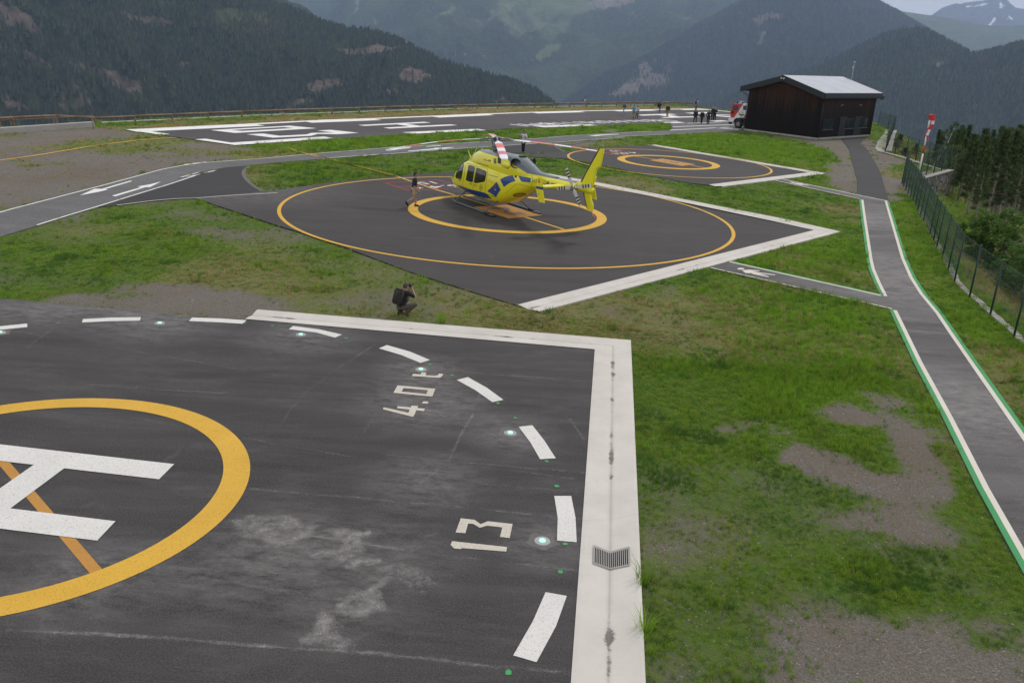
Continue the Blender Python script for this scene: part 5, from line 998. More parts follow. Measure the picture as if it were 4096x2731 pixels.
needle=leafmat('pine_needles',(.036,.064,.018),(.075,.118,.03),(.14,.18,.05)); leafy=leafmat('broad_leaves',(.055,.115,.018),(.10,.19,.032),(.17,.27,.06))
def quads_obj(name,cen,size,mat,parent,seed,flat=.4,thin=.45):
    r=np.random.default_rng(seed); n=len(cen); a=r.normal(size=(n,3)); a[:,2]*=flat; a/=np.linalg.norm(a,axis=1)[:,None]; b=r.normal(size=(n,3)); b-=a*(a*b).sum(1)[:,None]; b/=np.linalg.norm(b,axis=1)[:,None]
    s=(size*r.uniform(.6,1.4,n))[:,None]; a=a*s; b=b*s*thin
    v=np.stack([cen-a,cen+b*.9,cen+a,cen-b*.9],1).reshape(-1,3); f=np.arange(n*4).reshape(n,4)
    me=bpy.data.meshes.new(name); me.vertices.add(n*4); me.vertices.foreach_set('co',v.astype(np.float32).ravel()); me.loops.add(n*4); me.loops.foreach_set('vertex_index',f.ravel().astype(np.int32)); me.polygons.add(n); me.polygons.foreach_set('loop_start',np.arange(0,n*4,4,dtype=np.int32)); me.polygons.foreach_set('loop_total',np.full(n,4,np.int32)); me.update(calc_edges=True)
    me.materials.append(mat); o=bpy.data.objects.new(name,me); C.objects.link(o); o.parent=parent; return o
def pine(seed,h=14,crown0=.38,cr=1.9,kind='pine'):
    r=random.Random(seed); root=empty('pine_tree',(0,0,-50)); bm=bmesh.new(); pts=[]; lx=r.uniform(-.02,.02); ly=r.uniform(-.02,.02)
    for i in range(9):
        t=i/8; pts.append(Vector((lx*h*t+.10*math.sin(t*5+seed),ly*h*t+.10*math.cos(t*4+seed),h*t)))
    tube_bm(bm,pts,[.19*(1-.80*i/8)+.015 for i in range(9)],7)
    def at(t): i=min(7,int(t*8)); return pts[i].lerp(pts[i+1],t*8-i)
    cl=[]
    for i in range(34):   # bare dead branches low on the trunk
        t=r.uniform(.10,crown0+.15); a=r.random()*6.28; L_=r.uniform(.5,1.5); q=at(t); e=q+Vector((math.cos(a)*L_,math.sin(a)*L_,r.uniform(-.25,.25))); tube_bm(bm,[q,q.lerp(e,.5)+Vector((0,0,.06)),e],[.02,.013,.006],3,caps=False)
    nl=62
    for i in range(nl):
        t=crown0+(1-crown0)*(i/nl)**.9; a=i*2.4+r.uniform(-.5,.5); tt=(t-crown0)/(1-crown0); R_=cr*.85*(.35+.95*math.sin(min(1,tt*1.25+.18)*math.pi)**.7)*(1-tt*.45)*r.uniform(.55,1.15)
        if t>.93: R_=cr*.22*r.random()
        q=at(min(t,.995)); e=q+Vector((math.cos(a)*R_,math.sin(a)*R_,R_*r.uniform(.0,.45))); tube_bm(bm,[q,q.lerp(e,.5)-Vector((0,0,.05)),e],[.035,.022,.008],3,caps=False)
        for s in (.55,.8,1.0):
            if r.random()<.9: cl.append((q.lerp(e,s)+Vector((r.uniform(-.2,.2),r.uniform(-.2,.2),r.uniform(-.05,.15))),r.uniform(.26,.50)*(1.15 if s>.9 else .8)))
    bm_obj('trunk',bm,bark.m,root)
    rg=np.random.default_rng(seed); C_=[]
    for c,rad in cl:
        n=30; d=rg.normal(size=(n,3)); d/=np.linalg.norm(d,axis=1)[:,None]; C_.append(np.array(c)+d*(rad*rg.uniform(.3,1,n)**.6)[:,None]*np.array([1,1,.55]))
    quads_obj('crown',np.concatenate(C_),.16,needle,root,seed,.8,.32); return root
def broad(seed,h=3,w=1.6,name='bush',mat=None,stem=True,lean=0,bare=.15,n=2600,sz=.075,bm_mat=None):
    r=random.Random(seed); rg=np.random.default_rng(seed); root=empty(name,(0,0,-50)); bm=bmesh.new(); C_=[]; k=int(14+h*4)
    top=Vector((lean*h,0,h)); tube_bm(bm,[(0,0,0),top*.5+Vector((.05*h,0,0)),top*.97],[.03*h**.7,.022*h**.6,.006],6)
    for i in range(k):
        t=r.uniform(bare,1.0); a=r.random()*6.28; q=top*t*.97; R_=w*math.sin(min(1,(t-bare)/(1-bare)*.85+.15)*math.pi)**.6*r.uniform(.3,1); e=q+Vector((math.cos(a)*R_,math.sin(a)*R_,R_*.35)); tube_bm(bm,[q,q.lerp(e,.5)+Vector((0,0,.05)),e],[.018,.012,.004],3,caps=False)
        m=n//k; rad=r.uniform(.22,.42)*w*.62; d=rg.normal(size=(m,3)); d/=np.linalg.norm(d,axis=1)[:,None]; C_.append(np.array(e)+d*(rad*rg.uniform(.2,1,m)**.5)[:,None]*np.array([1,1,.8]))
    bm_obj('trunk' if name!='bush' else 'stem',bm,bm_mat or bark.m,root); quads_obj('crown' if name!='bush' else 'foliage',np.concatenate(C_),sz,mat or leafy,root,seed,.9,.5); return root
def copy_tree(root):
    c=root.copy(); C.objects.link(c)
    for ch in root.children:
        d=ch.copy(); C.objects.link(d); d.parent=c
    return c
protop=[pine(101,14,.58,1.6),pine(102,15,.38,1.9),pine(103,13,.34,1.5),pine(104,16,.66,1.7),pine(105,11,.2,1.5)]; hts=[14,15,13,16,11]; usedp=[0]*5
SIL=[(3540,570),(3600,560),(3660,590),(3700,560),(3745,530),(3780,560),(3820,545),(3850,520),(3890,500),(3915,486),(3945,495),(3975,505),(4010,520),(4040,500),(4096,495),(4300,470)]
def silh(X): return float(np.interp(X,[a for a,_ in SIL],[b for _,b in SIL]))
fence_line=[Vector((q.x,q.y)) for q in nf]+[Vector((nf[-1].x+2,nf[-1].y-8))]
placed=[]; rr=random.Random(5)
FR=('pale trunk bare low down','bushy dark crown','narrow crown','tall bare trunk','short thick crown')
cand=[]
for (x,y) in ((1480,1440),(1560,1535),(1620,1490),(1700,1500),(1765,1470),(1840,1520),(1890,1530),(2010,1545),(1540,1390),(1360,1260),(1280,1160),(1950,1480),(2100,1560),(1430,1330),(2160,1500),(1330,1190)):
    q=hit('T3',x,y); cand.append((q.x,q.y,0))
for (x,y) in ((1420,60),(1500,120),(1600,170),(1690,190),(1780,300),(1819,420)):
    q=hit('S4',x,y); cand.append((q.x+1,q.y,0))
for i in range(420):
    a=rr.random(); u_=rr.random()**.8
    q=hit('T3',rr.uniform(1180,2250),rr.uniform(800,1400)); cand.append((q.x+rr.uniform(-2,14),q.y+rr.uniform(-3,16),1))
for (x,y,X_,Y_) in ((600,560,0,0),(640,600,0,0),(680,650,0,0),(840,620,0,0),(880,640,0,0),(1000,640,0,0),(1080,640,0,0),(1130,640,0,0),(940,640,0,0),(1200,640,0,0),(730,690,0,0)):
    q=hit('T3',x,y,20,260); dd=92+rr.random()*25; d=ray('T3',x,y); hl=math.hypot(d.x,d.y); cand.append((d.x/hl*dd,d.y/hl*dd,2))
ntree=0; stand=[]
for (x,y,kd) in cand:
    if any((x-a)**2+(y-b)**2<(2.0 if kd<2 else 3.0) for a,b in placed): continue
    if kd and (inpoly(np.array([x]),np.array([y]),PLAT)[0] or dist_poly(np.array([x]),np.array([y]),PLAT)[0]<(6 if kd==1 else 2)): continue
    if ntree>=115: break
    gz=ground_z(x,y); 
    # crown tip height that meets the tree line seen in the photo
    PX0,PY0=project(np.array([x]),np.array([y]),np.array([gz+12.])); X=float(PX0[0])
    if X<3520 or X>4420: continue
    tgt=silh(X)+(abs(rr.gauss(0,55)) if kd else abs(rr.gauss(0,75)))
    if kd==2: tgt=rr.choice([530,548,560,575,590])+abs(rr.gauss(0,12))
    lo,hi=gz,gz+40
    for _ in range(30):
        m_=(lo+hi)/2; _,py=project(np.array([x]),np.array([y]),np.array([m_]))
        if py[0]>tgt: lo=m_
        else: hi=m_
    hgt=m_-gz
    if hgt<4 or hgt>27: hgt=min(max(hgt,4),21) if hgt<30 else 0
    if hgt<4: continue
    i=rr.choice((0,3,3)) if kd==0 and hgt>8 else (rr.randrange(5) if hgt>9 else 4)
    root=protop[i] if not usedp[i] else copy_tree(protop[i]); usedp[i]=1
    s=hgt/hts[i]; root.location=(x,y,gz-.15); root.scale=(min(s,1.25)*rr.uniform(.85,1.15),)*2+(s,); root.rotation_euler=(0,0,rr.random()*6.28)
    root['group']='pines on the slope beyond the green fence'; root['category']='pine tree'; placed.append((x,y)); ntree+=1; stand.append((X,root,i,hgt))
for i in range(5):
    if not usedp[i]:
        for ch in list(protop[i].children): bpy.data.objects.remove(ch)
        bpy.data.objects.remove(protop[i])
ORD=lambda n:f"{n}{'th' if 10<n%100<14 else {1:'st',2:'nd',3:'rd'}.get(n%10,'th')}"
for n_i,(_,o_,i_,h_) in enumerate(sorted(stand,key=lambda q:q[0])):
    tag(o_,f"{'tall' if h_>14 else 'low' if h_<8 else 'mid-sized'} pine with {FR[i_]}, {ORD(n_i+1)} from the left in the wood")
# leafy bushes at the foot of the wood
bu=[broad(201,2.6,1.5),broad(202,2.0,1.3),broad(203,3.2,1.7)]; ub=[0]*3
for j,(rg_,x,y) in enumerate((('S4',1330,640),('S4',1430,700),('S4',1500,740),('S4',1580,800),('S4',1660,900),('S4',1740,1000),('S4',1800,1080),('S4',1810,860))):
    q=hit(rg_,x,y); i=j%3; o=bu[i] if not ub[i] else copy_tree(bu[i]); ub[i]=1; s=rr.uniform(.7,1.15); o.location=(q.x,q.y,q.z-.2); o.scale=(s,s,s*rr.uniform(.8,1.1)); o.rotation_euler=(0,0,rr.random()*6)
    tag(o,f"{('small','broad','rounded')[i]} bright green bush below the pines, {ORD(j+1)} along the fence going towards the camera",'bush','bushes between the fence and the pines')
# leaning birch and pale bushes behind the corner terrace
def far_plant(o,reg,x,y,dist,topx,topy,label,cat,group=None):
    d=ray(reg,x,y); hl=math.hypot(d.x,d.y); X,Y=d.x/hl*dist,d.y/hl*dist; gz=ground_z(X,Y); tp=at_dist(reg,topx,topy,dist); h=tp.z-gz; o.location=(X,Y,gz); 
    return tag(o,label,cat,group),h
b1=broad(301,10,1.5,'birch_tree',leafmat('birch_leaves',(.05,.09,.03),(.075,.13,.04),(.12,.18,.07)),lean=.36,bare=.45,n=2400,sz=.10,bm_mat=birchb)
o,h=far_plant(b1,'T3',1010,700,90,1300,265,'leaning pale-trunked birch rising behind the fenced corner terrace','birch tree'); b1.scale=(h/10,)*3
b2=broad(302,7,2.4,'willow_tree',leafmat('pale_leaves',(.07,.11,.035),(.10,.16,.05),(.15,.21,.08)),bare=.2,n=4200,sz=.10)
o,h=far_plant(b2,'T3',1330,700,86,1330,575,'pale green rounded tree just right of the fenced corner terrace','tree'); b2.scale=(max(h,4)/7,)*3
for j,(x,yt,dist,sd) in enumerate(((590,425,108,311),(820,545,112,312),(690,600,104,313),(1075,370,116,314))):
    t_=pine(sd,11,.1,1.5 if j<3 else .55); d=ray('T3',x,650); hl=math.hypot(d.x,d.y); X,Y=d.x/hl*dist,d.y/hl*dist; gz=ground_z(X,Y); tp=at_dist('T3',x,yt,dist); s=(tp.z-gz)/11; t_.location=(X,Y,gz); t_.scale=(max(.5,min(s,1.3)),)*2+(s,)
    tag(t_,['dark bushy pine left of the windsock behind the curved wall','small dark conifer just left of the windsock pole','low dark conifer between the curved wall and the windsock','thin pole-like spruce just right of the windsock'][j],'pine tree')
# ================= grass =================
def gmat(name,a,b):
    k=NT(name); ri=k.n('ShaderNodeObjectInfo').outputs['Random']; p=k.pos(); col=k.mix(ri,a,b); col=k.mix(k.ramp(k.noise(p,.5,4),.35,.7),k.mix(.3,col,(.05,.08,.012)),col)
    k.col(col); k.rough(.65); k.b.inputs['Specular IOR Level'].default_value=.2
    tr=k.n('ShaderNodeBsdfTranslucent'); k.l(col,tr.inputs[0]); ms=k.n('ShaderNodeMixShader'); ms.inputs[0].default_value=.4; k.l(k.b.outputs[0],ms.inputs[1]); k.l(tr.outputs[0],ms.inputs[2]); k.l(ms.outputs[0],k.o.inputs[0]); return k.m
gm=[gmat('grass_green',(.17,.33,.022),(.28,.46,.04)),gmat('grass_olive',(.21,.28,.04),(.33,.37,.07)),gmat('grass_deep',(.075,.18,.025),(.13,.25,.04)),gmat('grass_dry',(.36,.29,.12),(.52,.42,.22))]
def tuft(seed,mat,nb,h,spread_,wd,seedheads=False):
    r=random.Random(seed); vs=[];fs=[]
    for i in range(nb):
        a=r.random()*6.28; rad=spread_*r.random()**.7; bx,by=math.cos(a)*rad*.5,math.sin(a)*rad*.5; hh=h*r.uniform(.45,1.1); ln=r.uniform(.15,.75)*hh; da=a+r.uniform(-.8,.8); wx,wy=-math.sin(da)*wd,math.cos(da)*wd
        tx,ty=math.cos(da)*ln,math.sin(da)*ln; k=len(vs)
        vs+=[(bx-wx,by-wy,0),(bx+wx,by+wy,0),(bx+tx*.35+wx*.8,by+ty*.35+wy*.8,hh*.6),(bx+tx*.35-wx*.8,by+ty*.35-wy*.8,hh*.6),(bx+tx,by+ty,hh)]
        fs+=[(k,k+1,k+2,k+3),(k+3,k+2,k+4)]
    me=bpy.data.meshes.new('grass_tuft'); me.from_pydata(vs,[],fs); me.materials.append(mat); return bpy.data.objects.new('grass_tuft',me)
gprot=[]
for m_ in gm:
    for j in range(3): gprot.append(tuft(400+j,m_,[20,16,24][j],[.07,.12,.05][j],[.11,.09,.15][j],.0034 if j<2 else .004))
gprot.sort(key=lambda o:o.name)
def field(density,r0,r1,hs,ws,extra=0):
    """random points in the part of the ground that the picture shows between two distances"""
    n=int(density*1.15*(r1*r1-r0*r0)); a=RNG.uniform(-.72,.66,n); r=np.sqrt(RNG.uniform(r0*r0,r1*r1,n)); x=np.sin(a)*r; y=np.cos(a)*r
    i=np.clip(np.searchsorted(YS,y)-1,0,len(YS)-2); j=np.clip(np.searchsorted(XS,x)-1,0,len(XS)-2); u=(x-XS[j])/(XS[j+1]-XS[j]); v=(y-YS[i])/(YS[i+1]-YS[i])
    ip=lambda A:(A[i,j]*(1-u)+A[i,j+1]*u)*(1-v)+(A[i+1,j]*(1-u)+A[i+1,j+1]*u)*v
    z=ip(GZ); cv=ip(COVER); dr=ip(DRYM); lu=ip(ml); do=ip(DO); gv=ip(mg)
    PXx,PYy=project(x,y,z); ok=(PXx>-120)&(PXx<4220)&(PYy>-50)&(PYy<2850)&(do<28)
    for pl in PAVE: ok&=~inpoly(x,y,pl)
    ok&=~inpoly(x,y,v2([A_,B_,B_+uy*LEN,A_+uy*LEN]))
    return x,y,z,cv,dr,lu,do,gv,ok
P_=[];S_=[];I_=[]
for dens,r0,r1,hs,ws in ((330,9,17,.9,.9),(160,17,27,1.05,1.1),(48,27,42,1.25,1.6),(20,42,68,1.5,2.3),(7.5,68,105,1.8,3.4),(3.8,105,165,2.0,4.6)):
    x,y,z,cv,dr,lu,do,gv,ok=field(dens,r0,r1,hs,ws)
    clump=vnoise(x,y,3.4,77,4); fine=vnoise(x,y,6.5,78,2)
    pr=np.clip((cv-.28)*1.55,0,1)*np.clip((clump*.6+fine*.4-.30)*4.5+lu*.9+(cv-.6)*1.5,.02,1); pr=np.where((cv<.3),(np.maximum(cv-.02,0)*.35+.035)*(clump>.60),pr)
    ok&=RNG.random(len(x))<pr; x,y,z,dr,lu,do,cv=[q[ok] for q in (x,y,z,dr,lu,do,cv)]; k_=len(x)
    if k_==0: continue
    hh=hs*RNG.uniform(.55,1.15,k_)*(.62+lu*.75+np.clip(vnoise(x,y,.9,80,4)-.45,0,1)*3.2+ (do>.3)*.5)*np.where(cv<.35,.7,1); ww=ws*RNG.uniform(.7,1.2,k_)*(.72+.35*(cv>.7))
    P_.append(np.stack([x,y,z-.01],-1)); S_.append(np.stack([ww,ww,hh],-1))
    sp=RNG.random(k_); dk=vnoise(x,y,.8,81,4); base=np.where(dk>.61,2,np.where(sp<.55,0,np.where(sp<.75,1,2))); base=np.where(RNG.random(k_)<lu*.75,0,base); base=np.where(RNG.random(k_)<np.clip(dr*1.35-.15,0,.95),3,base)
    I_.append(base*3+RNG.integers(0,3,k_))
P_=np.concatenate(P_);S_=np.concatenate(S_);I_=np.concatenate(I_); kk=len(P_); print('tufts',kk)
scatter('grass',P_,np.stack([RNG.uniform(-.15,.15,kk),RNG.uniform(-.15,.15,kk),RNG.random(kk)*6.28],-1),S_,gprot,'grass tufts growing over the whole meadow between the pads',I_)
# loose stones
def stone(seed,m):
    bm=bmesh.new(); bmesh.ops.create_icosphere(bm,subdivisions=1,radius=.5); r=random.Random(seed)
    for v in bm.verts: v.co*=r.uniform(.7,1.2); v.co.z*=.6
    me=bpy.data.meshes.new('stone'); bm.to_mesh(me); bm.free(); me.materials.append(m); return bpy.data.objects.new('stone',me)
stm=[simple('stone_grey',(.17,.15,.13),.95,var=.3),simple('stone_pale',(.27,.245,.215),.95,var=.3),simple('stone_brown',(.15,.115,.085),.95,var=.3)]
sp_=[stone(i,stm[i%3]) for i in range(6)]
P_=[];S_=[]
for dens,r0,r1,ws in ((150,9,18,1),(60,18,30,1.4),(18,30,55,2.0),(5,55,100,3.0)):
    x,y,z,cv,dr,lu,do,gv,ok=field(dens,r0,r1,1,ws); ok&=(do<.2)&(RNG.random(len(x))<np.clip(1.05-cv*.9,.1,1)*.8); x,y,z=x[ok],y[ok],z[ok]; k_=len(x); s=ws*(.012+.030*RNG.random(k_)**3.0)
    P_.append(np.stack([x,y,z+.0],-1)); S_.append(np.stack([s,s*RNG.uniform(.7,1.3,k_),s],-1))
P_=np.concatenate(P_);S_=np.concatenate(S_);kk=len(P_)
scatter('loose_stones',P_,np.stack([np.zeros(kk),np.zeros(kk),RNG.random(kk)*6.28],-1),S_,sp_,'loose stones and grit in the bare soil patches')
def weed(reg,x,y,label,h,seed,nb=60):
    q=g(reg,x,y,-.05); o=tuft(seed,gm[0],nb,h,.25,.006); o.name='weed_plant'; C.objects.link(o); o.location=q; tag(o,label,'weed'); return o
weed('S6',1660,275,'tall bright green weed growing beside the gutter right of the crouching photographer',.45,901,90)
weed('S8',1655,720,'long grass clump leaning over the white gutter just below the grate',.45,902,60); weed('S8',1665,1120,'long grass clump leaning over the white gutter at the bottom of the photo',.4,903,50)
# ================= helicopter =================
from mathutils.bvhtree import BVHTree
HO=Vector((-.604,44.86,0)); hn=Vector((-.555,.83,0)).normalized(); HANG=math.atan2(hn.y,hn.x)
heli=empty('helicopter',tuple(HO),HANG,'yellow rescue helicopter with blue markings and grey tail top parked on the numbered pad','helicopter')
HM=Matrix.Translation(HO)@Matrix.Rotation(HANG,4,'Z'); HI=HM.inverted()
k=NT('heli_paint'); p=k.obj(); sx=k.n('ShaderNodeSeparateXYZ'); k.l(p,sx.inputs[0]); X_,Z_=sx.outputs[0],sx.outputs[2]
l1=k.math('ADD',k.math('MULTIPLY',k.math('ADD',X_,.5),.283),2.80); l2=k.math('SUBTRACT',2.33,k.math('MULTIPLY',k.math('ADD',X_,2.16),.022)); f_=k.math('MAXIMUM',k.math('MINIMUM',2.80,l1),l2)
gm_=k.math('MULTIPLY',k.math('GREATER_THAN',Z_,f_),k.math('LESS_THAN',X_,2.55)); nn_=k.noise(p,1.2,3)
k.col(k.mix(gm_,k.mix(nn_,(.84,.77,.010),(.88,.82,.012)),k.mix(k.noise(p,3,4),(.085,.115,.135),(.12,.15,.17)))); k.rough(.28); k.b.inputs['Coat Weight'].default_value=.6; k.b.inputs['Coat Roughness'].default_value=.06; hpaint=k.m
hyel=simple('heli_yellow',(.85,.79,.012),.3,var=.04,coat=.5); hgrey=simple('heli_grey',(.055,.065,.075),.4,var=.1); hdark=simple('heli_black',(.012,.012,.013),.4); hblue=simple('heli_blue',(.012,.055,.24),.35,var=.05,coat=.3)
hgl=NT('heli_window'); hgl.col(hgl.mix(hgl.ramp(hgl.noise(hgl.obj(),1.4,2),.4,.7),(.008,.009,.010),(.045,.05,.055))); hgl.rough(.06); hgl.b.inputs['Coat Weight'].default_value=.5; hgl=hgl.m
hwht=simple('heli_white',(.75,.76,.78),.4,var=.04); hpink=simple('blade_red',(.62,.14,.13),.45,var=.05); hmet=simple('heli_metal',(.26,.27,.27),.35,.7); hskid=simple('skid_grey',(.10,.12,.14),.35,.3); seam=simple('seam_dark',(.20,.18,.02),.5); hcream=simple('tail_blade_white',(.60,.58,.54),.45)
def loft(name,secs,mat,par,n=28,close=True):
    """secs: (x, zbottom, ztop, half width, exponent, shift of widest point)"""
    bm=bmesh.new(); rings=[]
    for (x,zb,zt,hw,e,ws) in secs:
        zc=(zb+zt)/2; hz=(zt-zb)/2; r=[]
        for i in range(n):
            a=2*math.pi*i/n; c,s=math.cos(a),math.sin(a); yy=hw*math.copysign(abs(c)**(2/e),c); zz=hz*math.copysign(abs(s)**(2/e),s)
            if s>0: yy*=1-ws*abs(s)**2.2
            r.append(bm.verts.new((x,yy,zc+zz)))
        rings.append(r)
    for a,b in zip(rings,rings[1:]):
        for i in range(n): bm.faces.new([a[i],a[(i+1)%n],b[(i+1)%n],b[i]])
    if close: bm.faces.new(rings[0][::-1]); bm.faces.new(rings[-1])
    bmesh.ops.recalc_face_normals(bm,faces=bm.faces)
    return bm_obj(name,bm,mat,par,True)
def densify(s,m=4):
    S=np.array(s,float); out=[]
    t=np.arange(len(S)); tt=np.linspace(0,len(S)-1,(len(S)-1)*m+1)
    # Catmull-Rom through the sections
    for u in tt:
        i=min(int(u),len(S)-2); f=u-i; p0=S[max(i-1,0)];p1=S[i];p2=S[i+1];p3=S[min(i+2,len(S)-1)]
        out.append(tuple(.5*((2*p1)+(-p0+p2)*f+(2*p0-5*p1+4*p2-p3)*f*f+(-p0+3*p1-3*p2+p3)*f**3)))
    return out
body_s=[(5.62,.84,.94,.05,2.0,0),(5.50,.71,1.07,.26,2.1,0),(5.22,.60,1.22,.44,2.3,.05),(4.8,.51,1.50,.60,2.5,.15),(4.35,.45,1.82,.72,2.8,.22),(3.8,.41,2.12,.80,3.2,.24),(3.1,.40,2.28,.83,3.6,.22),(2.2,.40,2.33,.84,3.8,.2),(1.2,.40,2.30,.84,3.8,.2),(.4,.42,2.30,.83,3.6,.2),(-.3,.54,2.30,.80,3.3,.2),(-1.0,.82,2.30,.72,3.0,.18),(-1.8,1.22,2.31,.58,2.7,.15),(-2.5,1.52,2.34,.45,2.5,.1),(-3.2,1.74,2.37,.34,2.3,.1),(-4.4,1.90,2.42,.265,2.1,.05),(-5.6,2.03,2.44,.21,2.0,0),(-6.3,2.08,2.44,.19,2.0,0),(-6.85,2.12,2.40,.13,2.0,0)]
body=loft('fuselage',densify(body_s),hpaint,heli)
cowl_s=[(4.05,1.7,2.20,.10,2,0),(3.75,1.6,2.36,.30,2.1,.1),(3.3,1.55,2.58,.46,2.4,.15),(2.8,1.5,2.80,.57,2.7,.2),(2.2,1.5,2.92,.63,3.0,.24),(1.0,1.5,2.97,.66,3.2,.26),(0,1.5,3.00,.66,3.2,.26),(-.7,1.5,3.02,.64,3.0,.25),(-1.3,1.6,2.96,.56,2.7,.22),(-1.9,1.7,2.76,.44,2.4,.2),(-2.5,1.8,2.54,.33,2.2,.12),(-3.2,1.9,2.47,.25,2.1,.1),(-4.2,2.0,2.47,.17,2,0)]
cowl=loft('engine_cowling',densify(cowl_s),hpaint,heli)
def bvh_of(objs):
    vs=[];fs=[]
    for o in objs:
        b=len(vs); vs+=[HM@v.co for v in o.data.vertices]; fs+=[tuple(i+b for i in p.vertices) for p in o.data.polygons]
    return BVHTree.FromPolygons(vs,fs)
HB=bvh_of([body,cowl])
def cast(reg,x,y):
    d=ray(reg,x,y).normalized(); h=HB.ray_cast(Vector((0,0,H)),d); return (h[0],h[1]) if h[0] is not None else (None,None)
def decal(name,reg,pts,mat,par=None,off=.006,step=14,mirror=True):
    """painted or glazed patch laid on the skin of the aircraft"""
    P2=[Vector(q) for q in pts]; n=len(P2); B=[]
    for i in range(n):
        a,b=P2[i],P2[(i+1)%n]; m=max(1,int((b-a).length/step)); B+=[a.lerp(b,j/m) for j in range(m)]
    x0,x1=min(q.x for q in B),max(q.x for q in B); y0,y1=min(q.y for q in B),max(q.y for q in B); I=[]
    gx=np.arange(x0+step/2,x1,step); gy=np.arange(y0+step/2,y1,step)
    if len(gx) and len(gy):
        A,Bb=np.meshgrid(gx,gy); ins=inpoly(A,Bb,[(q.x,q.y) for q in B])&(dist_poly(A,Bb,[(q.x,q.y) for q in B])>step*.35); I=[Vector((a,b)) for a,b in zip(A[ins],Bb[ins])]
    ov,_,of,_,_,_=delaunay_2d_cdt(B+I,[],[list(range(len(B)))],1,1e-4); vs=[];good={}
    for i,q in enumerate(ov):
        h,nr=cast(reg,q[0],q[1])
        if h is None: continue
        good[i]=len(vs); vs.append(HI@(h+nr*off))
    fs=[[good[i] for i in f] for f in of if all(i in good for i in f)]
    # drop stretched faces that jump between surfaces
    fs=[f for f in fs if max((vs[f[i]]-vs[f[(i+1)%len(f)]]).length for i in range(len(f)))<.5]
    o=mesh_obj(name,vs,fs,mat,par or heli,True)
    if mirror:
        v2_=[(v[0],-v[1],v[2]) for v in vs]; mesh_obj(name,v2_,[f[::-1] for f in fs],mat,par or heli,True)
    return o
def rc(pts,r=7):  # round the corners of a pixel polygon
    P2=[Vector(q) for q in pts]; out=[]; n=len(P2)
    for i in range(n):
        a,b,c=P2[i-1],P2[i],P2[(i+1)%n]; u1=(a-b).normalized()*min(r,(a-b).length*.45); u2=(c-b).normalized()*min(r,(c-b).length*.45)
        for t in (0,.33,.66,1): out.append(tuple((b+u1).lerp(b,t).lerp(b.lerp(b+u2,t),t)))
    return out
def grow(pts,d):
    P2=[Vector(q) for q in pts]; c=sum(P2,Vector((0,0)))/len(P2); return [tuple(q+(q-c).normalized()*d) for q in P2]
W1=rc([(322,478),(290,487),(255,560),(228,640),(235,662),(298,680),(305,640),(330,500)],10); W2=rc([(392,508),(468,530),(440,718),(358,690)],16); W3=rc([(495,540),(608,585),(612,605),(590,708),(480,728),(463,712)],16)
for w_ in (W1,W2,W3):
    fr=decal('window_frame','Z1',grow(w_,6),hdark,off=.008); decal('window','Z1',w_,hgl,off=.014)
decal('blue_stripe','Z1',[(245,752),(330,778),(430,812),(540,835),(600,855),(650,895),(683,925),(600,915),(520,895),(400,850),(310,805),(268,775)],hblue)
decal('blue_panel','Z1',[(742,713),(794,815),(770,845),(752,875),(736,906),(690,870),(624,832),(685,775)],hblue)
decal('blue_panel','Z1',[(785,685),(840,655),(890,640),(945,632),(977,702),(930,718),(880,745),(834,780)],hblue); decal('blue_panel','Z1',[(1012,637),(1172,667),(1168,724),(1056,712),(1040,690)],hblue); decal('blue_panel','Z1',[(1425,728),(1490,738),(1470,752),(1425,748)],hblue,mirror=False)
decal('fuel_filler','Z1',[(982+14*math.cos(a),648+18*math.sin(a)) for a in [i*math.pi/6 for i in range(12)]],hdark,step=10,mirror=False)
# emblem rings on the rear door and on the blue panel
for r0,m_ in ((1.0,hdark),(.80,hyel),(.45,seam)): decal('door_emblem','Z1',[(546+19*r0*math.cos(a),786+37*r0*math.sin(a)) for a in [i*math.pi/9 for i in range(18)]],m_,off=.007+.002*(1-r0),step=10,mirror=False)
decal('panel_emblem','Z1',[(724,745),(735,775),(736,808),(716,812),(714,780)],simple('emblem_red',(.30,.05,.04),.5),off=.010,step=8,mirror=False); decal('panel_emblem','Z1',[(714,812),(738,810),(735,818),(717,819)],hwht,off=.011,step=8,mirror=False)
def linedecal(reg,pts,w,mat,name='panel_seam',mir=True):
    l,r=strip(pts,w); return decal(name,reg,[tuple(q) for q in l]+[tuple(q) for q in r[::-1]],mat,step=16,mirror=mir)
for ps in ([(338,470),(350,520),(335,640),(310,770)],[(488,520),(470,620),(445,812)],[(370,490),(400,486),(490,518),(600,540),(632,560),(630,600),(610,720),(595,850)],[(640,700),(790,760)],[(850,860),(985,745),(1040,745),(1200,795)],[(310,476),(345,468),(420,492)],[(1190,630),(1180,800)]):
    linedecal('Z1',ps,3.4,seam)
for ps in ([(495,478),(640,518)],[(640,625),(762,658)],[(612,866),(730,905)]): linedecal('Z1',ps,6,hdark,'dark_slot')
for ps,m_ in (([(705,420),(735,425),(740,480),(720,492),(706,470)],seam),([(757,395),(798,420),(795,490),(755,480)],hdark),([(812,478),(832,484),(830,524),(812,518)],seam),([(868,512),(893,516),(888,556),(868,550)],seam)): decal('intake','Z1',ps,m_,off=.008,step=9)
for ps in ([(408,730),(432,736),(430,750),(408,744)],[(468,748),(490,754),(488,768),(466,762)],[(270,684),(290,688),(288,702),(268,696)]): decal('door_handle','Z1',ps,hmet,off=.02,step=9)
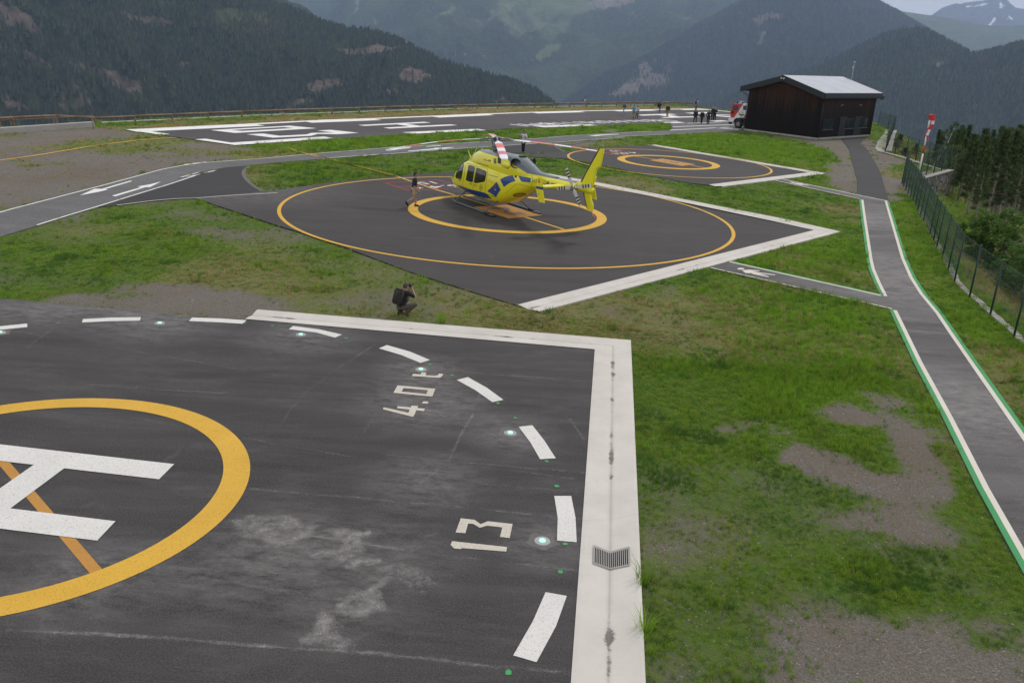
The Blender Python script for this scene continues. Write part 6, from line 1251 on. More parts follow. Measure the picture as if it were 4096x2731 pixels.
def textdecal(name,body_,reg,quad,mat,off=.010):
    """lettering laid on the skin inside a four-cornered patch (top left, top right, bottom right, bottom left)"""
    o=text_polys(body_,1,mat,name,heli,(0,0,0),(0,0,0),bold=.012); me=o.data; xs=[v.co.x for v in me.vertices]; ys=[v.co.y for v in me.vertices]; x0,x1,y0,y1=min(xs),max(xs),min(ys),max(ys); Q=[Vector(q) for q in quad]
    bm=bmesh.new(); bm.from_mesh(me); bad=[]
    for v in bm.verts:
        u=(v.co.x-x0)/(x1-x0); t=(v.co.y-y0)/(y1-y0); q=Q[3].lerp(Q[2],u).lerp(Q[0].lerp(Q[1],u),t); h,nr=cast(reg,q.x,q.y)
        if h is None: bad.append(v)
        else: v.co=HI@(h+nr*off)
    bmesh.ops.delete(bm,geom=bad,context='VERTS'); bm.to_mesh(me); bm.free(); return o
textdecal('registration','HB-ZOR','Z1',[(1193,672),(1412,712),(1410,760),(1191,726)],hdark); textdecal('type_lettering','BELL','Z1',[(584,422),(628,434),(626,457),(582,444)],hpink); textdecal('type_numerals','429','Z1',[(630,434),(671,440),(668,466),(627,458)],hdark)
# windscreen on the nose (seen edge on)
vs=[];fs=[];nu_,nv_=14,10
HBl=bvh_of([body])
for i in range(nu_+1):
    for j in range(nv_+1):
        z=1.12+.85*j/nv_; y=(-1+2*i/nu_)*(.66-.14*j/nv_); h=HBl.ray_cast(HM@Vector((8,y,z)),(HM.to_3x3()@Vector((-1,0,0))))
        vs.append(HI@(h[0]+h[1]*.008) if h[0] is not None else Vector((4,y,z)))
for i in range(nu_):
    for j in range(nv_): a=i*(nv_+1)+j; fs.append((a,a+1,a+nv_+2,a+nv_+1))
mesh_obj('windscreen',vs,fs,hgl,heli,True)
# exhausts: outer pipe with dark bore
for s in (1,-1):
    bm=bmesh.new(); c0=Vector((-1.0,.30*s,2.62)); c1_=Vector((-1.42,.62*s,2.73)); d_=(c1_-c0).normalized(); n=20; u=d_.cross(Vector((0,0,1))).normalized(); v=u.cross(d_)
    prof=[(-.1,.20),(.35,.235),(.44,.245),(.46,.235),(.46,.215),(.30,.20),(.05,.18)]; rings=[[bm.verts.new(c0+d_*t+u*math.cos(2*math.pi*i/n)*r*1.08+v*math.sin(2*math.pi*i/n)*r) for i in range(n)] for t,r in prof]
    for a,b in zip(rings,rings[1:]):
        for i in range(n): bm.faces.new([a[i],a[(i+1)%n],b[(i+1)%n],b[i]])
    bm.faces.new(rings[-1]); bm_obj('exhaust_pipe',bm,hdark,heli,True)
bm=bmesh.new(); box_bm(bm,-1.22,-.98,-.16,.16,2.90,3.04); bmesh.ops.bevel(bm,geom=bm.edges[:],offset=.015,segments=2,affect='EDGES'); bm_obj('cooling_outlet',bm,hdark,heli)
# tail surfaces
def plate(name,pts,y,th,mat,par,axis='y',lead=None):
    bm=bmesh.new(); n=len(pts)
    def P(a,b,o): return (a,y+o,b) if axis=='y' else (a,b,y+o)
    A=[bm.verts.new(P(a,b,-th/2)) for a,b in pts]; B=[bm.verts.new(P(a,b,th/2)) for a,b in pts]; bm.faces.new(A); bm.faces.new(B[::-1])
    for i in range(n): bm.faces.new([A[i],B[i],B[(i+1)%n],A[(i+1)%n]])
    bmesh.ops.recalc_face_normals(bm,faces=bm.faces); bmesh.ops.bevel(bm,geom=bm.edges[:],offset=th*.35,segments=2,affect='EDGES'); return bm_obj(name,bm,mat,par)
fin=plate('tail_fin',[(-5.95,2.38),(-7.18,4.17),(-7.46,4.19),(-7.31,3.36),(-7.06,3.24),(-6.88,2.38)],0,.11,hyel,heli)
plate('leading_edge',[(-5.88,2.40),(-7.13,4.18),(-7.20,4.18),(-6.10,2.40)],0,.124,hgrey,fin); plate('ventral_fin',[(-6.25,2.12),(-6.68,1.37),(-7.05,1.35),(-7.02,1.66),(-6.86,1.86),(-6.76,2.14)],0,.09,hyel,heli)
plate('leading_edge',[(-6.20,2.12),(-6.62,1.37),(-6.72,1.37),(-6.36,2.12)],0,.104,hgrey,fin)
bm=bmesh.new(); tube_bm(bm,[(-6.9,0,1.38),(-7.12,.02,1.18),(-7.32,.05,1.1)],.018,6); bm_obj('tail_stinger',bm,[hpink],heli)
bm=bmesh.new(); tube_bm(bm,[(-7.32,0,4.17),(-7.32,0,4.24)],.05,8); tube_bm(bm,[(-7.32,0,4.24),(-7.32,0,4.31)],.06,10); bm_obj('beacon',bm,hmet,heli)
plate('stabiliser',[(-4.72,-1.58),(-4.62,-.2),(-4.62,.2),(-4.72,1.42),(-5.16,1.42),(-5.2,.2),(-5.2,-.2),(-5.16,-1.58)],2.19,.07,hyel,heli,'z')
for s in (1,-1):
    YE=1.42 if s>0 else -1.58
    ep=plate('endplate',[(-4.60,2.60),(-5.13,2.58),(-4.98,2.19),(-5.26,1.49),(-4.80,1.46),(-4.42,2.14)],YE,.05,hyel,heli)
    plate('blue_band',[(-4.44,2.16),(-5.01,2.20),(-5.04,2.04),(-4.50,2.02)],YE,.058,hblue,ep)
    plate('flag_field',[(-4.66,2.50),(-4.84,2.49),(-4.82,2.31),(-4.64,2.32)],YE,.058,simple('flag_red',(.55,.02,.02),.5),ep)
    plate('flag_cross',[(-4.725,2.46),(-4.755,2.46),(-4.752,2.35),(-4.722,2.35)],YE,.066,hwht,ep); plate('flag_cross',[(-4.69,2.42),(-4.79,2.42),(-4.79,2.39),(-4.69,2.39)],YE,.067,hwht,ep)
    plate('wing_badge',[(-4.70,1.95),(-4.78,1.82),(-4.87,1.93),(-4.82,1.84),(-4.785,1.76),(-4.74,1.83)],YE,.058,hdark,ep)
# tail rotor
TH=Vector((-6.13,.52,2.31)); bm=bmesh.new(); tube_bm(bm,[(-6.05,.1,2.25),(-6.05,.60,2.25)],.06,10); tube_bm(bm,[(-6.05,.44,2.25),(-6.05,.56,2.25)],.13,8); bm_obj('tail_rotor_hub',bm,hmet,heli)
bm=bmesh.new(); box_bm(bm,-6.35,-5.8,-.16,.2,2.26,2.52); bmesh.ops.bevel(bm,geom=bm.edges[:],offset=.06,segments=3,affect='EDGES'); bm_obj('tail_gearbox',bm,hyel,heli,True)
for j,a in enumerate((62,238,167,-11)):
    t=math.radians(a); ct,st=math.cos(t)*math.cos(.36),math.cos(t)*math.sin(.36); d_=Vector((ct,st,math.sin(t))); sdn=Vector((-math.sin(t)*math.cos(.36),-math.sin(t)*math.sin(.36),math.cos(t))); bm=bmesh.new(); R_=.90; cw=.085; yo=.44 if j<2 else .38
    ks=[.10,.24,.40,.47,.54,.61,.68,.75,.82,.90]; prev=None
    for i,s in enumerate(ks):
        w_=cw*(.45 if i==0 else (.9 if i<len(ks)-1 else .75)); q=TH+d_*s+Vector((0,yo-.41,0)); cur=[bm.verts.new(q+sdn*w_+Vector((0,.012,0))),bm.verts.new(q-sdn*w_+Vector((0,.012,0))),bm.verts.new(q-sdn*w_-Vector((0,.012,0))),bm.verts.new(q+sdn*w_-Vector((0,.012,0)))]
        if prev:
            for m_ in range(4): f=bm.faces.new([prev[m_],prev[(m_+1)%4],cur[(m_+1)%4],cur[m_]]); f.material_index=1 if (i in (4,6,8)) else 0
        else: bm.faces.new(cur)
        prev=cur
    bm.faces.new(prev[::-1]); bmesh.ops.recalc_face_normals(bm,faces=bm.faces); bm_obj('tail_rotor_blade',bm,[hcream,hdark],heli)
# main rotor
RH=Vector((1.4,0,3.55)); bm=bmesh.new(); tube_bm(bm,[(1.4,0,2.9),(1.4,0,3.62)],.075,12); tube_bm(bm,[(1.4,0,3.60),(1.4,0,3.68)],.12,12); tube_bm(bm,[(1.4,0,3.05),(1.4,0,3.11)],.24,16); tube_bm(bm,[(1.4,0,3.16),(1.4,0,3.20)],.20,16)
for a in range(4):
    t=math.radians(62+90*a+25); c,s=math.cos(t),math.sin(t); tube_bm(bm,[(1.4+.2*c,.2*s,3.1),(1.4+.26*c,.26*s,3.48)],.018,5); tube_bm(bm,[(1.4+.15*c,.15*s,3.0),(1.4+.21*c,.21*s,3.3)],.025,5)
bm_obj('rotor_mast',bm,hmet,heli)
tips=[(62,2.74,True),(152,3.28,True),(-118,3.12,True),(-28,3.2,True)]
for a,tz,_ in tips:
    t=math.radians(a); d_=Vector((math.cos(t),math.sin(t),0)); sd_=Vector((-math.sin(t),math.cos(t),0)); R_=5.68
    def bl(s): return Vector((1.4,0,3.55+(tz-3.55)*(s/R_)**1.7))+d_*s
    bm=bmesh.new(); 
    for (s0,s1,w0,h0) in ((.08,.42,.11,.05),(.38,.86,.075,.035)):
        for off_ in (-.05,.05):
            tube_bm(bm,[bl(s0)+Vector((0,0,off_)),bl(s1)+Vector((0,0,off_*.7))],[w0*.55,w0*.5],8)
    tube_bm(bm,[bl(.30)+sd_*.16-Vector((0,0,.05)),bl(.52)+sd_*.14-Vector((0,0,.03))],.035,6); tube_bm(bm,[bl(.22)-Vector((0,0,.1)),bl(.22)-Vector((0,0,.24))],.05,8)
    g_=bm_obj('blade_grip',bm,hmet,heli)
    bm=bmesh.new(); prev=None; bounds=[.72,.95,1.35,1.75,2.3,3.05,3.9,4.7,R_-.03,R_]; cs=[0,0,0,1,1,0,1,0,0]  # white and red bands
    secs=[]; 
    for i in range(len(bounds)-1):
        m=3
        for j in range(m): secs.append((bounds[i]+(bounds[i+1]-bounds[i])*j/m,cs[i]))
    secs.append((R_,0))
    for i,(s,cm) in enumerate(secs):
        w_=np.interp(s,[.72,.95,1.3,1.5,5.5,R_],[.05,.07,.17,.19,.19,.15]); q=bl(s); tw=.10*(1-s/R_)
        pr=[(-w_,0),(-w_*.6,.018),(w_*.3,.022),(w_,.004),(w_*.3,-.012),(-w_*.6,-.012)]
        cur=[bm.verts.new(q+sd_*(u_*math.cos(tw))+Vector((0,0,z_+u_*math.sin(tw)))) for u_,z_ in pr]
        if prev:
            for m_ in range(6): f=bm.faces.new([prev[m_],prev[(m_+1)%6],cur[(m_+1)%6],cur[m_]]); f.material_index=secs[i-1][1]
        else: bm.faces.new(cur)
        prev=cur
    bm.faces.new(prev[::-1]); bmesh.ops.recalc_face_normals(bm,faces=bm.faces); bm_obj('rotor_blade',bm,[hwht,hpink],heli)
# landing gear
for s in (1,-1):
    y=1.365*s; bm=bmesh.new(); tube_bm(bm,[(-.75,y,.055),(-.1,y,.055),(3.1,y,.055),(3.3,y,.09),(3.45,y,.17),(3.52,y,.25)],[.045,.05,.05,.05,.045,.03],10); bm_obj('skid',bm,hskid,heli,True)
    bm=bmesh.new(); 
    for x0,x1,w_ in ((-.95,.12,.17),): 
        vs_=[bm.verts.new(q) for q in ((x1,y-w_*.8,.02),(x1,y+w_*.8,.02),(x0+.3,y+w_*1.1,.015),(x0,y+w_*.5,.03),(x0,y-w_*.5,.03),(x0+.3,y-w_*1.1,.015))]; r_=bmesh.ops.extrude_face_region(bm,geom=[bm.faces.new(vs_)]); bmesh.ops.translate(bm,verts=[v for v in r_['geom'] if isinstance(v,bmesh.types.BMVert)],vec=(0,0,.035))
    tube_bm(bm,[(-.45,y,.06),(.05,y,.09)],.075,8); bmesh.ops.recalc_face_normals(bm,faces=bm.faces); bm_obj('snow_pad',bm,hdark,heli)
    bm=bmesh.new(); tube_bm(bm,[(3.1,.80*s,.52),(3.05,1.02*s,.46),(2.95,1.05*s,.43),(1.3,1.05*s,.43),(1.15,1.02*s,.45),(1.05,.78*s,.56)],.022,6); 
    for i in range(20): x=1.4+i*.075; tube_bm(bm,[(x,1.03*s,.448),(x,1.07*s,.448)],.012,4)
    bm_obj('boarding_step',bm,hskid,heli)
for x,k_ in ((2.95,0),(0,1)):
    bm=bmesh.new(); tube_bm(bm,[(x,1.365,.06),(x,1.33,.22),(x,1.12,.47),(x,.85,.62),(x,.5,.66),(x,0,.60),(x,-.5,.66),(x,-.85,.62),(x,-1.12,.47),(x,-1.33,.22),(x,-1.365,.06)] if not k_ else [(x,1.365,.06),(x,1.22,.22),(x,.86,.52),(x,.6,.60),(x,0,.60),(x,-.6,.60),(x,-.86,.52),(x,-1.22,.22),(x,-1.365,.06)],.038,8); bm_obj('cross_tube',bm,hskid,heli,True)
plate('roof_aerial',[(4.02,2.22),(3.86,2.22),(4.30,2.62)],0,.03,hyel,heli)
bm=bmesh.new(); tube_bm(bm,[(3.75,0,2.36),(3.36,0,2.84)],[.02,.008],6); bm_obj('whip_aerial',bm,hwht,heli)
bm=bmesh.new(); tube_bm(bm,[(2.75,.1,2.78),(2.62,.1,2.95)],[.02,.012],6); bm_obj('whip_aerial',bm,hwht,heli)
bm=bmesh.new(); tube_bm(bm,[(-2.1,.05,2.56),(-2.5,.05,2.9)],[.015,.006],6); bm_obj('whip_aerial',bm,hwht,heli)
bm=bmesh.new(); tube_bm(bm,[(5.15,.35,.92),(5.4,.40,.93)],[.02,.012],6); bm_obj('pitot_tube',bm,hwht,heli)
# side scoop
bm=bmesh.new(); bmesh.ops.create_uvsphere(bm,u_segments=14,v_segments=10,radius=1,matrix=Matrix.Translation((-.55,.62,2.50))@Matrix.Diagonal((.42,.10,.13,1))); bm_obj('side_scoop',bm,hyel,heli,True)
decal('belly_hatch','Z1',[(1030+86*math.cos(a),876+24*math.sin(a)-6*math.cos(a)) for a in [i*math.pi/10 for i in range(20)]],seam,step=9,mirror=False); decal('belly_hatch','Z1',[(1035+62*math.cos(a),876+14*math.sin(a)-4*math.cos(a)) for a in [i*math.pi/10 for i in range(20)]],simple('hatch_orange',(.55,.33,.02),.4),off=.009,step=9,mirror=False)
# ================= people =================
def skin_mesh(verts,edges,rad,vox=.020,squash=1):
    """one continuous surface round a jointed skeleton: tapered limbs joined, then melted into a single skin"""
    V_=[Vector(v) for v in verts]; R_=[(r if isinstance(r,tuple) else (r,r)) for r in rad]; bm=bmesh.new(); n=12
    for a,b in edges:
        A,B=V_[a],V_[b]; ax=(B-A).normalized(); u=Vector((1,0,0))-ax*ax.x
        if u.length<.3: u=Vector((0,1,0))-ax*ax.y
        u.normalize(); v=ax.cross(u); ra,rb=R_[a],R_[b]; rg=[]
        for k_,(c,r,t) in enumerate([(A,ra,-1),(A,ra,-.6),(A,ra,0),(B,rb,0),(B,rb,.6),(B,rb,1)]):
            f=math.sqrt(max(.02,1-t*t)); c2=c+ax*t*min(r)*.95
            rg.append([bm.verts.new(c2+u*math.cos(2*math.pi*i/n)*r[0]*f+v*math.sin(2*math.pi*i/n)*r[1]*f) for i in range(n)])
        for p_,q_ in zip(rg,rg[1:]):
            for i in range(n): bm.faces.new([p_[i],p_[(i+1)%n],q_[(i+1)%n],q_[i]])
        bm.faces.new(rg[0][::-1]); bm.faces.new(rg[-1])
    me=bpy.data.meshes.new('sk'); bm.to_mesh(me); bm.free(); o=bpy.data.objects.new('sk',me); C.objects.link(o)
    m=o.modifiers.new('r','REMESH'); m.mode='VOXEL'; m.voxel_size=vox; sm=o.modifiers.new('s','SMOOTH'); sm.iterations=3; sm.factor=.5
    dg=bpy.context.evaluated_depsgraph_get(); out=bpy.data.meshes.new_from_object(o.evaluated_get(dg)); bpy.data.objects.remove(o); bpy.data.meshes.remove(me); return out
skinm=simple('skin',(.42,.24,.17),.6,var=.08); hairm=simple('hair_dark',(.018,.014,.012),.7); hair_g=simple('hair_greying',(.05,.048,.046),.7); hair_b=simple('hair_blonde',(.38,.28,.15),.7); bald=simple('skin_bald',(.44,.24,.18),.5)
CM={}
def cm(c,nm='cloth'):
    key=(c,nm)
    if key not in CM: CM[key]=simple(nm,c,.85,var=.15,scale=20)
    return CM[key]
ST=dict(hip=.93,kneeL=(-.10,.02,.50),kneeR=(.10,.02,.50),ankL=(-.11,-.02,.09),ankR=(.11,-.02,.09),chest=(0,0,1.30),elL=(-.26,-.03,1.10),wrL=(-.27,.06,.86),elR=(.26,-.03,1.10),wrR=(.27,.06,.86),toeL=None,toeR=None,head=(0,.02,1.62))
def person(name_,pos,heading,height,pose,label,shirt,trous,shoes=(.02,.02,.02),hair=hairm,group=None,sleeve=.5,shorts=False,extras=()):
    P=dict(ST); P.update(pose); V=lambda q:Vector(q); s=height/1.75
    root=empty('person',tuple(pos),heading,label,'person',group); root.scale=(s,s,s)
    hp=V(P['pelvis']) if 'pelvis' in P else Vector((0,0,P['hip'])); ch=V(P['chest']); hd=V(P['head']); up=(ch-hp).normalized(); nk=ch+up*.16; rt=Vector((1,0,0)) if 'right' not in P else V(P['right']).normalized()
    shL=ch-rt*.18+up*.10; shR=ch+rt*.18+up*.10; hL=hp-rt*.09; hR=hp+rt*.09
    kL,kR,aL,aR=map(V,(P['kneeL'],P['kneeR'],P['ankL'],P['ankR'])); tL=V(P['toeL']) if P['toeL'] else aL+Vector((0,.17,-.06)); tR=V(P['toeR']) if P['toeR'] else aR+Vector((0,.17,-.06)); eL,wL,eR,wR=map(V,(P['elL'],P['wrL'],P['elR'],P['wrR']))
    hL_=wL+(wL-eL).normalized()*.08; hR_=wR+(wR-eR).normalized()*.08
    vs=[hp,hp.lerp(ch,.5),ch,nk,hd-(hd-nk).normalized()*.06,shL,eL,wL,hL_,shR,eR,wR,hR_,hL,kL,aL,tL,hR,kR,aR,tR]
    ed=[(0,1),(1,2),(2,3),(3,4),(2,5),(5,6),(6,7),(7,8),(2,9),(9,10),(10,11),(11,12),(0,13),(13,14),(14,15),(15,16),(0,17),(17,18),(18,19),(19,20)]
    ra=[(.15,.11),(.135,.105),(.155,.11),.062,.058,.055,.042,.030,.032,.055,.042,.030,.032,.085,.056,.038,.035,.085,.056,.038,.035]
    me=skin_mesh(vs,ed,ra); bm=bmesh.new(); bm.from_mesh(me)
    # head with brow, nose, chin and ears in the same surface
    f_=Vector(P.get('look',(0,1,0))).normalized(); r_=f_.cross(Vector((0,0,1))).normalized(); u_=r_.cross(f_); MM=Matrix((r_,f_,u_)).transposed().to_4x4(); MM.translation=hd
    b2=bmesh.new(); bmesh.ops.create_uvsphere(b2,u_segments=20,v_segments=14,radius=1)
    for v in b2.verts:
        x,y,z=v.co; w=.078*(1-.22*max(0,-z)); yy=.098*y; 
        if y>0 and z<0: yy*=.94
        nose=.022*max(0,1-((x/.22)**2+((z+.10)/.22)**2)) if y>0 else 0; eye=-.010*(max(0,1-(((abs(x)-.38)/.18)**2+((z-.08)/.14)**2))) if y>0 else 0; lip=.006*max(0,1-((x/.3)**2+((z+.48)/.1)**2)) if y>0 else 0
        v.co=MM@Vector((x*w,yy+nose+eye+lip,z*.118))
    tmp=bpy.data.meshes.new('t'); b2.to_mesh(tmp); b2.free(); bm.from_mesh(tmp); bpy.data.meshes.remove(tmp)
    for sx_ in (-1,1): bmesh.ops.create_uvsphere(bm,u_segments=8,v_segments=6,radius=1,matrix=MM@Matrix.Translation((sx_*.08,-.005,-.01))@Matrix.Diagonal((.012,.022,.032,1)))
    # five fingers each, rooted in the palm
    for (w,h,sd) in ((wL,hL_,-1),(wR,hR_,1)):
        dr=(h-w).normalized(); ac=dr.cross(Vector((0,0,1)) if abs(dr.z)<.8 else Vector((0,1,0))).normalized(); nn=ac.cross(dr)
        for i,(o_,L_) in enumerate(((-.030,.060),(-.011,.072),(.010,.068),(.030,.052))):
            b=h+ac*o_; tube_bm(bm,[b-dr*.01,b+dr*L_*.5+nn*.004,b+dr*L_*.85-nn*.018],[.0095,.0085,.006],6)
        b=w+dr*.03+ac*.028*sd; tube_bm(bm,[b,b+dr*.03+ac*.03*sd,b+dr*.065+ac*.035*sd],[.012,.010,.007],6)
    for f in bm.faces: f.smooth=True
    bo=bm_obj('body',bm,skinm,root)
    def cl(nm,idx,eds,rads,col):
        m=skin_mesh([vs[i] if isinstance(i,int) else i for i in idx],eds,rads); m.materials.clear(); m.materials.append(cm(col,nm)); m.name=nm; o=bpy.data.objects.new(nm,m); C.objects.link(o); o.parent=root; m.polygons.foreach_set('use_smooth',[True]*len(m.polygons)); return o
    q=sleeve
    if q>=1: cl('jacket' if q>1 else 'shirt',[hp-up*(.10 if q>1 else .07),1,2,nk-up*.03,5,6,wL.lerp(eL,.08),9,10,wR.lerp(eR,.08)],[(0,1),(1,2),(2,3),(2,4),(4,5),(5,6),(2,7),(7,8),(8,9)],[(.185,.14),(.165,.13),(.185,.135),.070,.085,.066,.050,.085,.066,.050],shirt)
    else: cl('shirt',[hp-up*(.12 if P.get('pelvis') is None else .02),1,2,nk-up*.03,5,shL.lerp(eL,.75),9,shR.lerp(eR,.75)],[(0,1),(1,2),(2,3),(2,4),(4,5),(2,6),(6,7)],[(.180,.135),(.158,.125),(.180,.130),.070,.082,.072,.082,.072],shirt)
    if shorts: cl('shorts',[hp-up*.01,13,hL.lerp(kL,.62),17,hR.lerp(kR,.62)],[(0,1),(1,2),(0,3),(3,4)],[(.168,.128),.112,.095,.112,.095],trous)
    else: cl('trousers',[hp-up*.01,13,14,aL+(kL-aL)*.02,17,18,aR+(kR-aR)*.02],[(0,1),(1,2),(2,3),(0,4),(4,5),(5,6)],[(.168,.128),.112,.082,.066,.112,.082,.066],trous)
    for a,t in ((aL,tL),(aR,tR)):
        d=(t-a).normalized(); bm=bmesh.new(); tube_bm(bm,[a-d*.05+Vector((0,0,.015)),a-d*.04-Vector((0,0,.035)),a+(t-a)*.5,t],[.045,.052,.050,.036],8); bm_obj('shoe',bm,cm(shoes,'shoe'),root,True)
    # hair: shell over the back and top of the skull
    if hair is not None:
        bm=bmesh.new(); bmesh.ops.create_uvsphere(bm,u_segments=18,v_segments=12,radius=1); long_=hair is hair_b
        for v in list(bm.verts):
            x,y,z=v.co
            if (z<(-.1 if not long_ else -2) and y>-.1) or (y>.55 and z<.45) or z<(-.62 if not long_ else -2): bm.verts.remove(v)
        for v in bm.verts:
            x,y,z=v.co; jj=1+.04*mnoise.noise(v.co*6); zz=z*.131; 
            if long_ and z<0: zz=z*.30
            v.co=MM@Vector((x*.088*jj,(y*.110-.006-(.03 if long_ and z<-.3 else 0))*jj,zz+.006))
        bm_obj('hair',bm,hair,root,True)
    for ex in extras: ex(root,dict(hp=hp,ch=ch,nk=nk,up=up,rt=rt,wL=wL,wR=wR,hL=hL_,hR=hR_,hd=hd,f=f_,aL=aL,aR=aR))
    return root
def prop(build,name,label,cat,mat):
    """a carried thing: its own top-level object placed where the carrier holds it"""
    def ex(root,J):
        bm=bmesh.new(); build(bm,J); o=bm_obj(name,bm,mat if isinstance(mat,list) else [mat],None,True); bpy.context.view_layer.update()
        s=root.scale[0]; MW=Matrix.Translation(root.location)@Matrix.Rotation(root.rotation_euler[2],4,'Z')@Matrix.Scale(s,4)
        o.matrix_world=MW; tag(o,label,cat)
    return ex
def pack(col,label,sz=(.15,.10,.23)):
    def b(bm,J):
        c=J['ch']-J['up']*.10; rt=J['rt']; up=J['up']; fw=up.cross(rt); MM=Matrix((rt,fw,up)).transposed().to_4x4(); MM.translation=c-fw*(.14+sz[1])
        vs=box_bm(bm,-sz[0],sz[0],-sz[1],sz[1],-sz[2],sz[2],mat=MM); bmesh.ops.bevel(bm,geom=[e for e in bm.edges],offset=.055,segments=3,affect='EDGES')
        for s in (-1,1): tube_bm(bm,[c-fw*.16+rt*.10*s+up*.18,c+rt*.11*s+up*.27,c+fw*.15+rt*.12*s+up*.12,c+fw*.10+rt*.15*s-up*.10,c-fw*.16+rt*.13*s-up*.18],.016,5)
    return prop(b,'backpack',label,'backpack',cm(col,'pack_fabric'))
camm=simple('camera_black',(.01,.01,.011),.4)
def camera_prop(label,where):
    def b(bm,J):
        c=Vector(where(J)); f=J['f']; r=f.cross(Vector((0,0,1))).normalized(); u=r.cross(f); MM=Matrix((r,f,u)).transposed().to_4x4(); MM.translation=c
        box_bm(bm,-.07,.07,-.03,.03,-.045,.045,mat=MM); tube_bm(bm,[MM@Vector((0,.02,0)),MM@Vector((0,.14,0))],[.035,.04],10); box_bm(bm,-.02,.02,-.02,.02,.045,.07,mat=MM)
    return prop(b,'camera_body',label,'camera',camm)
def face(dx,dy): return math.atan2(dy,dx)-math.pi/2   # heading so that local +Y points along (dx,dy)
# crouching photographer: squatting on his toes, aiming at the helicopter
pq=g('F',1612,1262,-.05); dirx=Vector((.62,.78,0))
person('p',pq,face(dirx.x,dirx.y),1.58,dict(pelvis=(0,-.10,.33),chest=(0,.04,.76),head=(0,.13,1.06),kneeL=(-.22,.36,.48),kneeR=(.26,.34,.40),ankL=(-.16,.02,.10),ankR=(.14,-.02,.12),toeL=(-.17,.18,.03),toeR=(.15,.13,.03),
  elL=(-.24,.34,.66),wrL=(-.07,.36,.93),elR=(.29,.30,.68),wrR=(.09,.34,.97),look=(.05,1,0)),'man in black squatting on the grass with a black backpack, photographing the helicopter',(.010,.010,.012),(.075,.058,.048),(.12,.07,.04),hair_g,sleeve=.45,
  extras=(pack((.022,.017,.018),'large black backpack on the back of the squatting photographer',(.19,.12,.28)),camera_prop('black camera held to the eye of the squatting photographer',lambda J:J['hd']+J['f']*.17)))
bm=bmesh.new(); tube_bm(bm,[(0,0,0),(.02,0,.34)],.022,6); bm2=bm_obj('monopod',bm,camm,loc=g('F',1592,1258,-.05)); tag(bm2,'short black monopod standing behind the squatting photographer','monopod')
# man walking towards the helicopter
q=g('F',1655,828); person('p',q,face(1,.12),1.80,dict(kneeL=(-.09,.08,.50),ankL=(-.10,.10,.09),kneeR=(.09,.02,.50),ankR=(.10,-.36,.24),toeR=(.10,-.28,.06),chest=(0,.03,1.30),elL=(-.26,.06,1.06),wrL=(-.22,.24,.90),elR=(.26,.02,1.06),wrR=(.25,.20,.88),head=(0,.07,1.62)),
  'man in a dark polo shirt and beige shorts walking towards the helicopter nose',(.014,.017,.032),(.42,.33,.22),(.012,.012,.014),hairm,sleeve=.5,shorts=True)
# man in white behind the tail
q=g('Z1',1072,345); person('p',q,face(-.15,-1),1.70,dict(kneeL=(-.06,.02,.50),kneeR=(.06,.02,.50),ankL=(-.06,-.02,.09),ankR=(.06,-.02,.09),elR=(.42,.06,1.42),wrR=(.20,.20,1.50),elL=(-.26,.06,1.16),wrL=(-.10,.26,1.22),look=(0,1,-.2)),
  'man in white polo and black trousers behind the rotor, one arm raised',(.62,.60,.68),(.010,.010,.012),(.012,.012,.012),hairm,sleeve=.5,extras=(pack((.01,.01,.03),'dark sling bag on the man in white behind the rotor',(.12,.06,.18)),))
FARH=1.53
def far(x,y,*a,**k): 
    q=g('P4',x,y); return person('p',q,*a,**k)
walk=dict(kneeL=(-.09,.14,.52),ankL=(-.09,.22,.10),kneeR=(.09,-.02,.50),ankR=(.09,-.30,.14),toeR=(.09,-.16,.04))
far(692,283,face(-.8,-.5),FARH,dict(walk,elL=(-.26,.08,1.12),wrL=(-.10,.30,1.22),elR=(.27,.05,1.1),wrR=(.12,.28,1.2)),'person in a black and white plaid shirt and pale jeans walking with a backpack',(.10,.10,.12),(.25,.33,.42),(.4,.35,.3),hairm,sleeve=1,extras=(pack((.012,.010,.014),'black backpack of the person in the plaid shirt',(.13,.08,.22)),))
far(830,328,face(.5,.85),1.58,walk,'man in a bright turquoise shirt and beige trousers walking beside another man',(.03,.32,.45),(.24,.20,.16),(.02,.02,.02),hairm,sleeve=.55)
far(880,338,face(.4,.9),1.55,dict(kneeL=(-.09,-.02,.50),ankL=(-.09,-.26,.13),kneeR=(.09,.10,.52),ankR=(.09,.14,.10),elL=(-.27,-.10,1.10),wrL=(-.06,-.20,.94),elR=(.27,-.10,1.10),wrR=(.06,-.20,.94)),'man in pale grey shirt, hands clasped behind his back, beside the turquoise shirt',(.34,.38,.40),(.085,.075,.055),(.03,.03,.03),hairm,sleeve=.6)
far(1200,268,face(.75,.55),1.60,dict(walk,elL=(-.26,.06,1.1),wrL=(-.16,.28,1.0),elR=(.26,.06,1.1),wrR=(.20,.26,.98)),'person in a maroon top and blue jeans with a big dark backpack near the rail',(.06,.018,.03),(.075,.12,.22),(.3,.3,.3),hairm,sleeve=.5,extras=(pack((.012,.018,.025),'big dark backpack of the person in blue jeans near the rail',(.17,.14,.30)),))
far(1312,318,face(-.2,-1),1.60,dict(walk,ankR=(.06,-.16,.10)),'bald man in a black jacket and tan trousers walking on the large painted letter',(.012,.014,.018),(.26,.18,.08),(.45,.42,.38),None,sleeve=1.2,extras=(camera_prop('black camera dangling from the hand of the bald man',lambda J:J['hR']-Vector((0,0,.06))),))
